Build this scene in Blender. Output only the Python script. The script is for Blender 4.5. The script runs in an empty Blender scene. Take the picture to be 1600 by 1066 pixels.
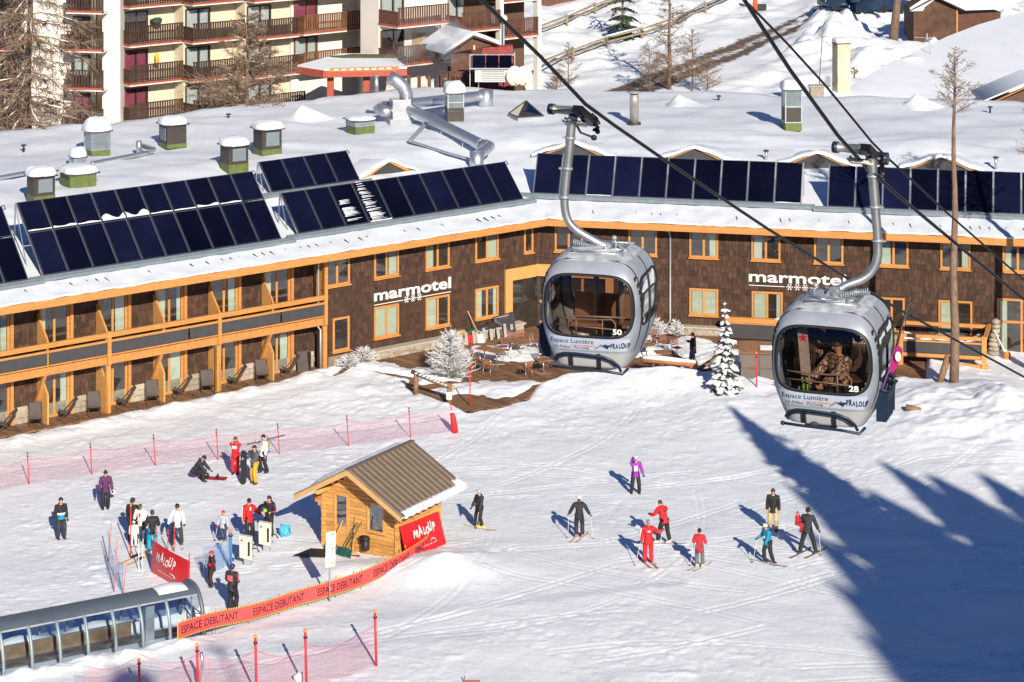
import bpy, bmesh, math, random
import numpy as np
from mathutils import Vector, Matrix, Quaternion
from mathutils import noise as mnoise
random.seed(7); np.random.seed(7)
S = bpy.context.scene
COL = S.collection
PI = math.pi
# ---------------------------------------------------------------- camera, sky, sun
F, H = 3800.0, 34.0            # focal length in photo pixels, camera height above the snow
HORIZON = 435.0                # how far the horizon lies above the photo's top edge (photo pixels)
cam_d = bpy.data.cameras.new('camera'); cam = bpy.data.objects.new('camera', cam_d); COL.objects.link(cam)
cam.location = (0, 0, H); cam.rotation_euler = (PI/2, 0, 0)
cam_d.sensor_width = 36.0; cam_d.lens = F/1600*36.0
cam_d.shift_y = -(HORIZON+533)/1600
cam_d.clip_start = 0.5; cam_d.clip_end = 6000
S.camera = cam
SUN_EL, SUN_AZ = math.radians(26.0), math.radians(164.0)      # azimuth clockwise from +Y
w = bpy.data.worlds.new('World'); S.world = w; w.use_nodes = True
nt = w.node_tree; nt.nodes.clear()
sky = nt.nodes.new('ShaderNodeTexSky'); sky.sky_type = 'NISHITA'; sky.sun_disc = False
sky.sun_elevation = SUN_EL; sky.sun_rotation = SUN_AZ
sky.altitude = 1600; sky.air_density = 0.8; sky.dust_density = 0.0; sky.ozone_density = 10.0
bg = nt.nodes.new('ShaderNodeBackground'); bg.inputs['Strength'].default_value = 0.09
wo = nt.nodes.new('ShaderNodeOutputWorld')
nt.links.new(sky.outputs[0], bg.inputs[0]); nt.links.new(bg.outputs[0], wo.inputs[0])
sl = bpy.data.lights.new('sun', 'SUN'); sl.energy = 5.0; sl.angle = math.radians(0.5); sl.color = (1.0, 0.89, 0.74)
so = bpy.data.objects.new('sun', sl); COL.objects.link(so); so.location = (30, -60, 80)
SUNV = Vector((math.sin(SUN_AZ)*math.cos(SUN_EL), math.cos(SUN_AZ)*math.cos(SUN_EL), math.sin(SUN_EL)))
so.rotation_euler = (-SUNV).to_track_quat('-Z', 'Y').to_euler()
vs = S.view_settings; vs.view_transform = 'Standard'; vs.look = 'None'; vs.gamma = 1.0; vs.exposure = 0.42
vs.use_curve_mapping = False
S.cycles.max_bounces = 6; S.cycles.transparent_max_bounces = 16; S.cycles.diffuse_bounces = 3; S.cycles.glossy_bounces = 3

# ---------------------------------------------------------------- places
def P(px, py, Y):
    return Vector(((px-800)*Y/F, Y, H-(py+HORIZON)*Y/F))
def G(px, py, z=0.0):
    Y = F*(H-z)/(py+HORIZON)
    return Vector(((px-800)*Y/F, Y, z))
def V(*a): return Vector(a)

# ---------------------------------------------------------------- materials
MATS = {}
def M(name, col, rough=0.6, metal=0.0, var=0.12, scale=3.0, bump=0.0, bscale=30.0, rnd=0.0, island=0.0, spec=0.5, stretch=None, coat=0.0):
    if name in MATS: return MATS[name]
    m = bpy.data.materials.new(name); m.use_nodes = True; MATS[name] = m
    n = m.node_tree.nodes; l = m.node_tree.links
    b = n['Principled BSDF']
    b.inputs['Roughness'].default_value = rough; b.inputs['Metallic'].default_value = metal
    b.inputs['Specular IOR Level'].default_value = spec
    if coat: b.inputs['Coat Weight'].default_value = coat
    tc = n.new('ShaderNodeTexCoord'); mp = n.new('ShaderNodeMapping'); l.new(tc.outputs['Object'], mp.inputs[0])
    if stretch: mp.inputs['Scale'].default_value = stretch
    nz = n.new('ShaderNodeTexNoise'); nz.inputs['Scale'].default_value = scale; nz.inputs['Detail'].default_value = 5
    l.new(mp.outputs[0], nz.inputs['Vector'])
    mr = n.new('ShaderNodeMapRange'); mr.inputs[1].default_value = 0.25; mr.inputs[2].default_value = 0.75
    mr.inputs[3].default_value = 1-var; mr.inputs[4].default_value = 1+var
    l.new(nz.outputs[0], mr.inputs[0])
    fac = mr.outputs[0]
    for src, amt in (('o', rnd), ('i', island)):
        if amt:
            if src == 'o': r = n.new('ShaderNodeObjectInfo').outputs['Random']
            else: r = n.new('ShaderNodeNewGeometry').outputs['Random Per Island']
            m2 = n.new('ShaderNodeMapRange'); m2.inputs[3].default_value = 1-amt; m2.inputs[4].default_value = 1+amt
            l.new(r, m2.inputs[0])
            mm = n.new('ShaderNodeMath'); mm.operation = 'MULTIPLY'; l.new(fac, mm.inputs[0]); l.new(m2.outputs[0], mm.inputs[1]); fac = mm.outputs[0]
    mx = n.new('ShaderNodeVectorMath'); mx.operation = 'SCALE'; mx.inputs[0].default_value = col
    l.new(fac, mx.inputs['Scale']); l.new(mx.outputs[0], b.inputs['Base Color'])
    if bump:
        bz = n.new('ShaderNodeTexNoise'); bz.inputs['Scale'].default_value = bscale; bz.inputs['Detail'].default_value = 4
        l.new(mp.outputs[0], bz.inputs['Vector'])
        bp = n.new('ShaderNodeBump'); bp.inputs['Strength'].default_value = bump; bp.inputs['Distance'].default_value = 0.05
        l.new(bz.outputs[0], bp.inputs['Height']); l.new(bp.outputs[0], b.inputs['Normal'])
    return m
def glass(name, tint, gloss=0.1, rough=0.02):
    if name in MATS: return MATS[name]
    m = bpy.data.materials.new(name); m.use_nodes = True; MATS[name] = m
    n = m.node_tree.nodes; l = m.node_tree.links; n.remove(n['Principled BSDF'])
    t = n.new('ShaderNodeBsdfTransparent'); t.inputs[0].default_value = (*tint, 1)
    g = n.new('ShaderNodeBsdfGlossy'); g.inputs['Roughness'].default_value = rough; g.inputs[0].default_value = (0.9, 0.9, 0.9, 1)
    lw = n.new('ShaderNodeFresnel'); lw.inputs[0].default_value = 1.5
    ad = n.new('ShaderNodeMath'); ad.operation = 'ADD'; ad.inputs[1].default_value = gloss; ad.use_clamp = True
    mx = n.new('ShaderNodeMixShader'); l.new(lw.outputs[0], ad.inputs[0]); l.new(ad.outputs[0], mx.inputs[0])
    l.new(t.outputs[0], mx.inputs[1]); l.new(g.outputs[0], mx.inputs[2]); l.new(mx.outputs[0], n['Material Output'].inputs[0])
    return m
def net_mat(name, col, cell=0.07, wire=0.16):
    """Woven netting: strings with open holes, strung in the sheet's own uv-like local axes (x along, z up)."""
    if name in MATS: return MATS[name]
    m = bpy.data.materials.new(name); m.use_nodes = True; MATS[name] = m
    n = m.node_tree.nodes; l = m.node_tree.links; b = n['Principled BSDF']
    b.inputs['Base Color'].default_value = (*col, 1); b.inputs['Roughness'].default_value = 0.7
    uv = n.new('ShaderNodeUVMap'); sp = n.new('ShaderNodeSeparateXYZ'); l.new(uv.outputs[0], sp.inputs[0])
    outs = []
    for k in (0, 1):
        d = n.new('ShaderNodeMath'); d.operation = 'DIVIDE'; d.inputs[1].default_value = cell; l.new(sp.outputs[k], d.inputs[0])
        f = n.new('ShaderNodeMath'); f.operation = 'FRACT'; l.new(d.outputs[0], f.inputs[0])
        c = n.new('ShaderNodeMath'); c.operation = 'LESS_THAN'; c.inputs[1].default_value = wire; l.new(f.outputs[0], c.inputs[0]); outs.append(c)
    mx = n.new('ShaderNodeMath'); mx.operation = 'MAXIMUM'; l.new(outs[0].outputs[0], mx.inputs[0]); l.new(outs[1].outputs[0], mx.inputs[1])
    l.new(mx.outputs[0], b.inputs['Alpha'])
    return m

def snow_mat(name, col=(0.762, 0.808, 0.85), b1=0.35, s1=1.3, b2=0.5, s2=7.0, dirt=False, b3=0.0, stretch=(1, 1, 1)):
    m = bpy.data.materials.new(name); m.use_nodes = True; MATS[name] = m
    n = m.node_tree.nodes; l = m.node_tree.links; b = n['Principled BSDF']
    b.inputs['Roughness'].default_value = 0.62; b.inputs['Specular IOR Level'].default_value = 0.25
    tc = n.new('ShaderNodeTexCoord'); mp = n.new('ShaderNodeMapping'); mp.inputs['Scale'].default_value = stretch
    l.new(tc.outputs['Object'], mp.inputs[0])
    prev = None
    for st, sc, dist, det in ((b1, s1, 0.12, 4), (b2, s2, 0.03, 6), (b3, 15.0, 0.025, 5)):
        if not st: continue
        z = n.new('ShaderNodeTexNoise'); z.inputs['Scale'].default_value = sc; z.inputs['Detail'].default_value = det
        z.inputs['Roughness'].default_value = 0.6
        l.new(mp.outputs[0], z.inputs['Vector'])
        bp = n.new('ShaderNodeBump'); bp.inputs['Strength'].default_value = st; bp.inputs['Distance'].default_value = dist
        l.new(z.outputs[0], bp.inputs['Height'])
        if prev: l.new(prev.outputs[0], bp.inputs['Normal'])
        prev = bp
    if prev: l.new(prev.outputs[0], b.inputs['Normal'])
    cz = n.new('ShaderNodeTexNoise'); cz.inputs['Scale'].default_value = 0.5; cz.inputs['Detail'].default_value = 6; l.new(mp.outputs[0], cz.inputs['Vector'])
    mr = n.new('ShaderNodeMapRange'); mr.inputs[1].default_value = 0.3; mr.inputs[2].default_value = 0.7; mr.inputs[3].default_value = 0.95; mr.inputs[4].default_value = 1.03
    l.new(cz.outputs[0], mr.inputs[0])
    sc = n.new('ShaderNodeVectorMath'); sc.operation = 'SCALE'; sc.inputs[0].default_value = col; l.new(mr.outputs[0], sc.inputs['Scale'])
    out = sc.outputs[0]
    if dirt:                       # trodden and gritted snow: a stain stored on the mesh
        at = n.new('ShaderNodeAttribute'); at.attribute_name = 'dirt'
        dn = n.new('ShaderNodeTexNoise'); dn.inputs['Scale'].default_value = 1.6; dn.inputs['Detail'].default_value = 7
        l.new(tc.outputs['Object'], dn.inputs['Vector'])
        ad = n.new('ShaderNodeMath'); ad.operation = 'MULTIPLY_ADD'; ad.inputs[1].default_value = 1.0
        l.new(dn.outputs[0], ad.inputs[2]); l.new(at.outputs['Fac'], ad.inputs[0])
        r2 = n.new('ShaderNodeMapRange'); r2.inputs[1].default_value = 0.95; r2.inputs[2].default_value = 1.25; l.new(ad.outputs[0], r2.inputs[0])
        mx = n.new('ShaderNodeMix'); mx.data_type = 'RGBA'; mx.inputs['B'].default_value = (0.13, 0.09, 0.065, 1)
        l.new(r2.outputs[0], mx.inputs['Factor']); l.new(out, mx.inputs['A']); out = mx.outputs['Result']
    l.new(out, b.inputs['Base Color'])
    return m

# ---------------------------------------------------------------- mesh building
W = {}
class MB:
    def __init__(s): s.v = []; s.f = []; s.m = []; s.s = []; s.uv = None
    def add(s, vs_, fs, mat=0, smooth=False):
        o = len(s.v); s.v.extend([tuple(x) for x in vs_])
        for f in fs: s.f.append(tuple(i+o for i in f)); s.m.append(mat); s.s.append(smooth)
        return s
    def obox(s, o, ax, ay, az, mat=0):
        o, ax, ay, az = Vector(o), Vector(ax), Vector(ay), Vector(az)
        p = [o, o+ax, o+ax+ay, o+ay]; p += [q+az for q in p]
        fs = [(0,3,2,1),(4,5,6,7),(0,1,5,4),(1,2,6,5),(2,3,7,6),(3,0,4,7)]
        if ax.cross(ay).dot(az) < 0: fs = [f[::-1] for f in fs]
        return s.add(p, fs, mat)
    def box(s, c, size, mat=0, rz=0.0):
        r = Matrix.Rotation(rz, 3, 'Z'); x, y, z = size
        ax, ay, az = r@V(x,0,0), r@V(0,y,0), V(0,0,z)
        return s.obox(Vector(c)-ax/2-ay/2-az/2, ax, ay, az, mat)
    def bar(s, a, b, wd, dp, up=(0,0,1), mat=0):
        """a square-section bar from a to b"""
        a, b = Vector(a), Vector(b); d = b-a; u = Vector(up)
        x = d.cross(u)
        if x.length < 1e-6: x = d.cross(V(1,0,0))
        x.normalize(); y = x.cross(d).normalized()
        return s.obox(a-x*wd/2-y*dp/2, d, x*wd, y*dp, mat)
    def tube(s, pts, r, n=6, mat=0, caps=True, smooth=True):
        pts = [Vector(p) for p in pts]; k = len(pts)
        if not hasattr(r, '__len__'): r = [r]*k
        vs_, fs = [], []; prevx = None
        for i, p in enumerate(pts):
            d = (pts[min(i+1,k-1)]-pts[max(i-1,0)])
            if d.length < 1e-9: d = V(0,0,1)
            d.normalize()
            if prevx is None:
                a = V(0,0,1) if abs(d.z) < .9 else V(1,0,0)
                x = d.cross(a).normalized()
            else:
                x = (prevx-d*prevx.dot(d))
                x = x.normalized() if x.length > 1e-6 else d.orthogonal().normalized()
            prevx = x; y = d.cross(x)
            for j in range(n):
                a = 2*PI*j/n; vs_.append(p+(x*math.cos(a)+y*math.sin(a))*r[i])
        for i in range(k-1):
            for j in range(n):
                fs.append((i*n+j, i*n+(j+1)%n, (i+1)*n+(j+1)%n, (i+1)*n+j))
        s.add(vs_, fs, mat, smooth)
        if caps and n > 2:
            o = len(s.v)-len(vs_)
            s.f += [tuple(o+j for j in range(n))[::-1], tuple(o+(k-1)*n+j for j in range(n))]; s.m += [mat]*2; s.s += [False]*2
        return s
    def ball(s, c, r, nu=12, nv=8, mat=0, jit=0.0, seed=0, zmin=-1.0, rot=None):
        c = Vector(c); r = Vector((r,r,r)) if not hasattr(r, '__len__') else Vector(r)
        vs_, fs = [], []; rn = random.Random(seed)
        for i in range(nv+1):
            th = PI*i/nv
            for j in range(nu):
                a = 2*PI*j/nu; q = V(math.sin(th)*math.cos(a), math.sin(th)*math.sin(a), math.cos(th))
                if jit:
                    q = q*(1+jit*mnoise.noise(q*1.7+V(seed*3.1, seed*1.3, 0)))
                q.z = max(q.z, zmin)
                q = V(q.x*r.x, q.y*r.y, q.z*r.z)
                if rot is not None: q = rot@q
                vs_.append(c+q)
        for i in range(nv):
            for j in range(nu):
                fs.append((i*nu+j, (i+1)*nu+j, (i+1)*nu+(j+1)%nu, i*nu+(j+1)%nu))
        return s.add(vs_, fs, mat, True)
    def prism(s, poly, off, mat=0):
        """flat polygon (3-D points) with thickness vector off"""
        p = [Vector(q) for q in poly]; n = len(p); off = Vector(off)
        nrm = V(0,0,0)
        for i in range(n): nrm += p[i].cross(p[(i+1) % n])
        if nrm.dot(off) > 0: p = p[::-1]
        vs_ = p+[q+off for q in p]
        fs = [tuple(range(n)), tuple(range(2*n-1, n-1, -1))]
        for i in range(n): j = (i+1) % n; fs.append((j, i, n+i, n+j))
        return s.add(vs_, fs, mat)
    def sheet(s, rows, mat=0, smooth=True, flip=False):
        o = len(s.v); nr, nc = len(rows), len(rows[0])
        for r in rows: s.v.extend([tuple(p) for p in r])
        for i in range(nr-1):
            for j in range(nc-1):
                f = (o+i*nc+j, o+i*nc+j+1, o+(i+1)*nc+j+1, o+(i+1)*nc+j)
                s.f.append(f[::-1] if flip else f); s.m.append(mat); s.s.append(smooth)
        return s
    def mesh(s, name, mats, inv=None):
        me = bpy.data.meshes.new(name)
        vs_ = s.v if inv is None else [tuple(inv@Vector(p)) for p in s.v]
        me.from_pydata(vs_, [], s.f)
        for m in (mats if isinstance(mats, (list, tuple)) else [mats]): me.materials.append(m)
        me.polygons.foreach_set('material_index', s.m); me.polygons.foreach_set('use_smooth', s.s)
        if s.uv:
            ul = me.uv_layers.new(name='UVMap'); li = 0
            for p in me.polygons:
                for vi in p.vertices: ul.data[li].uv = s.uv[vi]; li += 1
        me.update(); return me
    def build(s, name, mats, parent=None, world=False, bevel=0.0, kind=None):
        inv = None
        if parent is not None and world: inv = W[parent.name].inverted()
        o = bpy.data.objects.new(name, s.mesh(name, mats, inv)); COL.objects.link(o)
        link(o, parent)
        if bevel:
            b = o.modifiers.new('bevel', 'BEVEL'); b.width = bevel; b.segments = 2; b.limit_method = 'ANGLE'
        if kind: o['kind'] = kind
        return o
def link(o, parent):
    if parent is not None:
        o.parent = parent; W[o.name] = W[parent.name]@o.matrix_basis
    else: W[o.name] = o.matrix_basis.copy()
    return o
def tag(o, label=None, cat=None, group=None, kind=None):
    if label: o['label'] = label
    if cat: o['category'] = cat
    if group: o['group'] = group
    if kind: o['kind'] = kind
    return o
def thing(name, label, cat, loc=(0,0,0), rz=0.0, group=None):
    o = bpy.data.objects.new(name, None); COL.objects.link(o); o.location = loc; o.rotation_euler = (0,0,rz)
    o.empty_display_size = 0.2
    W[o.name] = Matrix.Translation(Vector(loc))@Matrix.Rotation(rz, 4, 'Z')
    return tag(o, label, cat, group)
def copy_tree(o, parent=None, loc=None, rz=None, label=None):
    c = o.copy(); COL.objects.link(c)
    if parent is not None: c.parent = parent
    if loc is not None: c.location = loc
    if rz is not None: c.rotation_euler = (0,0,rz)
    if label: c['label'] = label
    for ch in list(KIDS.get(o.name, [])) : copy_tree(ch, c)
    return c
KIDS = {}
def kids(root):
    """children lists, made once per source before copying"""
    for o in COL.objects:
        if o.parent is not None: KIDS.setdefault(o.parent.name, [])
    KIDS.clear()
    for o in COL.objects:
        if o.parent is not None: KIDS.setdefault(o.parent.name, []).append(o)
def text_geo(txt, size=1.0, offset=0.0, shear=0.0, align='LEFT'):
    cu = bpy.data.curves.new('lettering', 'FONT'); cu.body = txt; cu.size = size; cu.offset = offset; cu.shear = shear; cu.align_x = align
    cu.resolution_u = 3
    o = bpy.data.objects.new('lettering', cu); COL.objects.link(o)
    dg = bpy.context.evaluated_depsgraph_get(); dg.update()
    me = bpy.data.meshes.new_from_object(o.evaluated_get(dg))
    vs_ = [(v.co.x, v.co.y) for v in me.vertices]; fs = [tuple(p.vertices) for p in me.polygons]
    bpy.data.objects.remove(o); bpy.data.curves.remove(cu); bpy.data.meshes.remove(me)
    return vs_, fs
TXT = {}
def prep_text():
    """all lettering is made first, while the scene is still empty"""
    for key, a in dict(hotel=('marmotel', 1.0, 0.018), snack=('SNACK', 1.0, 0.02), aux=('Aux', 1.0, 0.02), deb=('ESPACE DEBUTANT', 1.0, 0.012),
                       el=('Espace Lumière', 1.0, 0.0), val=("Val d'Allos - Pra Loup", 1.0, 0.0), n50=('50', 1.0, 0.03), n28=('28', 1.0, 0.03),
                       menu=('MENU', 1.0, 0.02)).items():
        TXT[key] = text_geo(*a)
    for c in 'PRALOU': TXT['c'+c] = text_geo(c, 1.0, 0.04, 0.12)
prep_text()
def put_text(mb, key, size, fn, mat=0, fit=None):
    """fn(x, y) -> 3-D point"""
    vs_, fs = TXT[key]; k = size
    x0 = min(v[0] for v in vs_); x1 = max(v[0] for v in vs_)
    kx = k if fit is None else fit/(x1-x0)
    mb.add([fn((x-x0)*kx, y*k) for x, y in vs_], fs, mat)
def put_brush(mb, size, fn, mat=0, seed=1):
    """the brushed two-word resort lettering"""
    rn = random.Random(seed); x = 0.0
    for ch in 'PRA LOUP':
        if ch == ' ': x += 0.12*size; continue
        vs_, fs = TXT['c'+ch]; k = size*rn.uniform(.85, 1.15); a = rn.uniform(-.16, .12); dy = rn.uniform(-.06, .08)*size
        x0 = min(v[0] for v in vs_); w_ = (max(v[0] for v in vs_)-x0)*k*.72
        mb.add([fn(x+((vx-x0)*math.cos(a)-vy*math.sin(a))*k*.72, dy+((vx-x0)*math.sin(a)+vy*math.cos(a))*k) for vx, vy in vs_], fs, mat)
        x += w_+.04*size
    return x
def islands(vs_, fs):
    par = list(range(len(vs_)))
    def find(a):
        while par[a] != a: par[a] = par[par[a]]; a = par[a]
        return a
    for f in fs:
        for i in f[1:]: par[find(i)] = find(f[0])
    g = {}
    for f in fs: g.setdefault(find(f[0]), []).append(f)
    for r, ff_ in g.items():
        ix = {}; lv = []
        for f in ff_:
            for i in f:
                if i not in ix: ix[i] = len(lv); lv.append(vs_[i])
        yield lv, [tuple(ix[i] for i in f) for f in ff_]
def edge_walls(m, front, fs, off):
    cnt = {}
    for f in fs:
        for a, b in zip(f, f[1:]+f[:1]): cnt[(a, b)] = 1
    for (a, b) in list(cnt):
        if (b, a) not in cnt: m.add([front[a], front[b], front[b]-off, front[a]-off], [(3, 2, 1, 0)])
def clampf(x, a, b): return max(a, min(b, x))
def smooth(a, b, x):
    t = np.clip((x-a)/(b-a), 0, 1); return t*t*(3-2*t)
# value noise on arrays
_perm = np.random.RandomState(3).rand(256, 256)
def vnoise(x, y):
    xi = np.floor(x).astype(int); yi = np.floor(y).astype(int); fx = x-xi; fy = y-yi
    fx = fx*fx*(3-2*fx); fy = fy*fy*(3-2*fy)
    g = lambda a, b: _perm[a % 256, b % 256]
    return (g(xi, yi)*(1-fx)*(1-fy)+g(xi+1, yi)*fx*(1-fy)+g(xi, yi+1)*(1-fx)*fy+g(xi+1, yi+1)*fx*fy)*2-1
def fbm(x, y, o=4):
    a, t = 1.0, 0.0
    for k in range(o): t = t+a*vnoise(x*2**k+17.3*k, y*2**k+5.1*k); a *= .5
    return t
def grid_obj(name, xs, ys, zf, mat, attr=None, **kw):
    X, Y = np.meshgrid(xs, ys); Z = zf(X, Y)
    nx, ny = len(xs), len(ys)
    co = np.stack([X.ravel(), Y.ravel(), Z.ravel()], 1).astype(np.float32)
    i = np.arange(nx*ny).reshape(ny, nx)
    fs = np.stack([i[:-1,:-1].ravel(), i[:-1,1:].ravel(), i[1:,1:].ravel(), i[1:,:-1].ravel()], 1)
    me = bpy.data.meshes.new(name)
    me.vertices.add(len(co)); me.vertices.foreach_set('co', co.ravel())
    me.loops.add(fs.size); me.loops.foreach_set('vertex_index', fs.ravel().astype(np.int32))
    me.polygons.add(len(fs)); me.polygons.foreach_set('loop_start', np.arange(0, fs.size, 4, dtype=np.int32))
    me.polygons.foreach_set('loop_total', np.full(len(fs), 4, dtype=np.int32))
    me.polygons.foreach_set('use_smooth', np.ones(len(fs), dtype=bool))
    me.materials.append(mat); me.update(calc_edges=True)
    if attr is not None:
        at = me.attributes.new('dirt', 'FLOAT', 'POINT'); at.data.foreach_set('value', attr(X, Y).ravel().astype(np.float32))
    o = bpy.data.objects.new(name, me); COL.objects.link(o); link(o, None)
    return tag(o, **kw)

# shared materials
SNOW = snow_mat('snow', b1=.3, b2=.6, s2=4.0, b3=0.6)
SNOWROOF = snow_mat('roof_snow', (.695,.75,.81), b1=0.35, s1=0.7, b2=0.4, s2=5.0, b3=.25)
SNOWFAR = snow_mat('far_snow', b1=0.5, s1=0.9, b2=0.7, s2=3.0, dirt=True)
WOOD = M('orange_timber', (0.52, 0.23, 0.062), 0.55, var=0.18, scale=2.0, bump=0.15, bscale=25, rnd=0.1, stretch=(1,1,6))
WOODL = M('pale_timber', (0.60, 0.32, 0.10), 0.55, var=0.18, scale=2.5, bump=0.15, rnd=0.08, stretch=(1,1,8))
SHING = M('brown_shingle', (0.054, 0.026, 0.015), 0.8, var=0.45, scale=3.0, bump=0.4, bscale=30, rnd=0.3, island=0.42, stretch=(3,3,.7))
DKWOOD = M('dark_timber', (0.075, 0.034, 0.02), 0.7, var=0.3, scale=4, bump=0.3, rnd=0.2, island=0.25)
DECK = M('deck_board', (0.20, 0.105, 0.052), 0.7, var=0.35, scale=2.5, bump=0.3, island=0.3)
WGLASS = glass('window_glass', (0.72, 0.76, 0.76), 0.10)
ROOMDARK = M('unlit_room_tone', (0.05, 0.035, 0.028), 0.9, var=0.5, scale=1.5)  # dark tone painted for the unlit depth behind window glass
CURT = M('pale_curtain', (0.62, 0.66, 0.55), 0.9, var=0.12, scale=6, stretch=(6,6,.3))
STEEL = M('galvanised_steel', (0.56, 0.59, 0.62), 0.38, 0.85, var=0.15, scale=5, bump=0.05)
STEELM = M('matt_zinc', (0.34, 0.38, 0.42), 0.5, 0.3, var=0.12, scale=3)
BLACK = M('black_rubber', (0.012, 0.013, 0.015), 0.55, var=0.2)
CHAR = M('charcoal_panel', (0.045, 0.046, 0.05), 0.6, var=0.12)
WHITE = M('white_paint', (0.78, 0.78, 0.76), 0.5, var=0.05)
RED = M('red_plastic', (0.62, 0.012, 0.02), 0.5, var=0.1)
STONE = M('grey_stone', (0.33, 0.29, 0.23), 0.85, var=0.3, scale=6, bump=0.5, rnd=0.25, island=0.25)
CONC = M('pale_concrete', (0.42, 0.38, 0.31), 0.85, var=0.15, scale=4, bump=0.2)
GREEN = M('moss_green_metal', (0.10, 0.135, 0.035), 0.6, var=0.25, scale=4)
BROWNMET = M('dark_brown_metal', (0.045, 0.038, 0.034), 0.55, var=0.15, scale=3)
BARK = M('larch_bark', (0.17, 0.115, 0.08), 0.9, var=0.4, scale=6, bump=0.8, bscale=18, stretch=(1,1,.4))
TWIG = M('bare_twig', (0.27, 0.195, 0.14), 0.9, var=0.3, scale=4)
# ---------------------------------------------------------------- hotel frame of reference
OL = V(-9.76, 127.0, 0); UL = V(.788, .6157, 0); NL = V(.6157, -.788, 0)       # wing with balconies
OR = V(1.61, 135.9, 0); UR = V(.979, -.2037, 0); NR = V(-.2037, -.979, 0)      # other wing
def LW(t, o, z): return OL+UL*t+NL*o+V(0,0,z)
def RW(t, o, z): return OR+UR*t+NR*o+V(0,0,z)
def tl(px): k = (px-800)/F; return (127*k+9.76)/(.788-.6157*k)
def tr(px): k = (px-800)/F; return (135.9*k-1.61)/(.979+.2037*k)
EAVE, ZE, DEPTH = 1.2, 6.55, 32.0                                   # roof plane above the eaves
def wL(x, y): return -((x-OL.x)*NL.x+(y-OL.y)*NL.y)+EAVE
def wR(x, y): return -((x-OR.x)*NR.x+(y-OR.y)*NR.y)+EAVE
def roofp(w_):
    """roof profile: rises from the eaves, then lies almost flat"""
    w_ = np.maximum(w_, 0); a = np.minimum(w_, 7)*.235; u_ = np.clip(w_-7, 0, 8); b_ = .235*u_-(.255/16)*u_*u_; c_ = -.02*np.maximum(w_-15, 0)
    return a+b_+c_
def roofz(x, y): return ZE+roofp(np.maximum(wL(x, y), wR(x, y)))
def roof_noise(x, y): return (.17*fbm(x*.16, y*.16, 3)+.05*fbm(x*.7, y*.7, 2)+.05*fbm(x*.16+3, y*1.1, 3)+.10*np.maximum(0, fbm(x*.25+8, y*.5, 2)))*smooth(3.6, 7, np.maximum(wL(x, y), wR(x, y)))+.055*fbm(x*1.5, y*1.5, 3)*smooth(3.0, 2.2, np.maximum(wL(x, y), wR(x, y)))
def RP(px, py, dz=0.0):
    """the point of the snow roof seen at a photo position"""
    Y = 140.0
    for _ in range(40):
        X = (px-800)*Y/F; z = float(roofz(X, Y))+dz; Y = .5*Y+.5*F*(H-z)/(py+HORIZON)
    X = (px-800)*Y/F
    return V(X, Y, float(roofz(X, Y)))
TZ = 0.28                                                                      # terrace boards
TERR = [tuple(G(px, py, TZ)[:2]) for px, py in [(520,590),(600,540),(720,528),(845,495),(1060,505),(1160,520),(1240,530),(1440,545),
        (1440,600),(1235,612),(1150,590),(1060,592),(960,588),(880,592),(836,603),(815,622),(775,634),(735,640),(694,624),(640,604),(650,592),(560,578)]]
def poly_sd(X, Y, poly):
    """signed distance to a polygon, negative inside"""
    d = np.full(X.shape, 1e9); ins = np.zeros(X.shape, bool); n = len(poly)
    for i in range(n):
        ax, ay = poly[i]; bx, by = poly[(i+1) % n]
        ex, ey = bx-ax, by-ay; t = np.clip(((X-ax)*ex+(Y-ay)*ey)/(ex*ex+ey*ey), 0, 1)
        d = np.minimum(d, (X-ax-t*ex)**2+(Y-ay-t*ey)**2)
        c = ((ay > Y) != (by > Y)) & (X < (bx-ax)*(Y-ay)/(by-ay+1e-12)+ax); ins ^= c
    d = np.sqrt(d); return np.where(ins, -d, d)
# snow lying on the terrace: (photo x, photo y, half width m, half depth m, height)
PATCH = [(1000,545,1.6,1.6,.20),(800,548,3.1,2.0,.16),(870,540,1.7,1.6,.12),(660,588,2.4,1.6,.25),(590,582,1.8,1.2,.22),(790,608,3.2,1.6,.22),(700,612,1.2,.9,.10),
         (1130,565,1.8,2.4,.25),(1085,545,1.2,2.5,.18),(1180,595,1.0,1.6,.20),(670,543,2.6,.35,.10),(1060,570,1.6,1.0,.1),(760,606,1.6,.9,.12),(1000,528,1.2,1.0,.1),
         (560,580,2,2,.3)]
BUMPS = [(1480,660,2.4,4.0,.5),(1560,640,2.2,4.0,.6),(1450,640,1.6,3.0,.35),(1560,700,3.5,6.0,.4),(1400,660,2.0,4.0,.3),(1600,660,2.4,5.0,.6),(1330,620,2.4,4.0,.35),
         (1130,640,2.0,4.0,.3),(560,605,2.4,3.0,.25),(520,620,2.6,3.6,.12),(640,880,.1,.1,.0),(660,890,1.6,1.4,.45),(720,880,2.0,1.6,.35),(560,890,1.5,1.0,.25),(880,600,3.0,2.2,.2),(960,600,3.0,2.0,.2),(1050,600,2.4,2.0,.25)]
TRACKS = []
_rt = random.Random(21)
for k in range(60):           # the curving grooves that skis leave
    x0, y0 = _rt.uniform(-14, 20), _rt.uniform(85, 112); a = _rt.choice([.25, .4, .6, 2.6, 2.8])+_rt.uniform(-.35, .35); c = _rt.uniform(-.05, .05)
    TRACKS.append((x0, y0, a, c, _rt.uniform(6, 20)))
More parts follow.
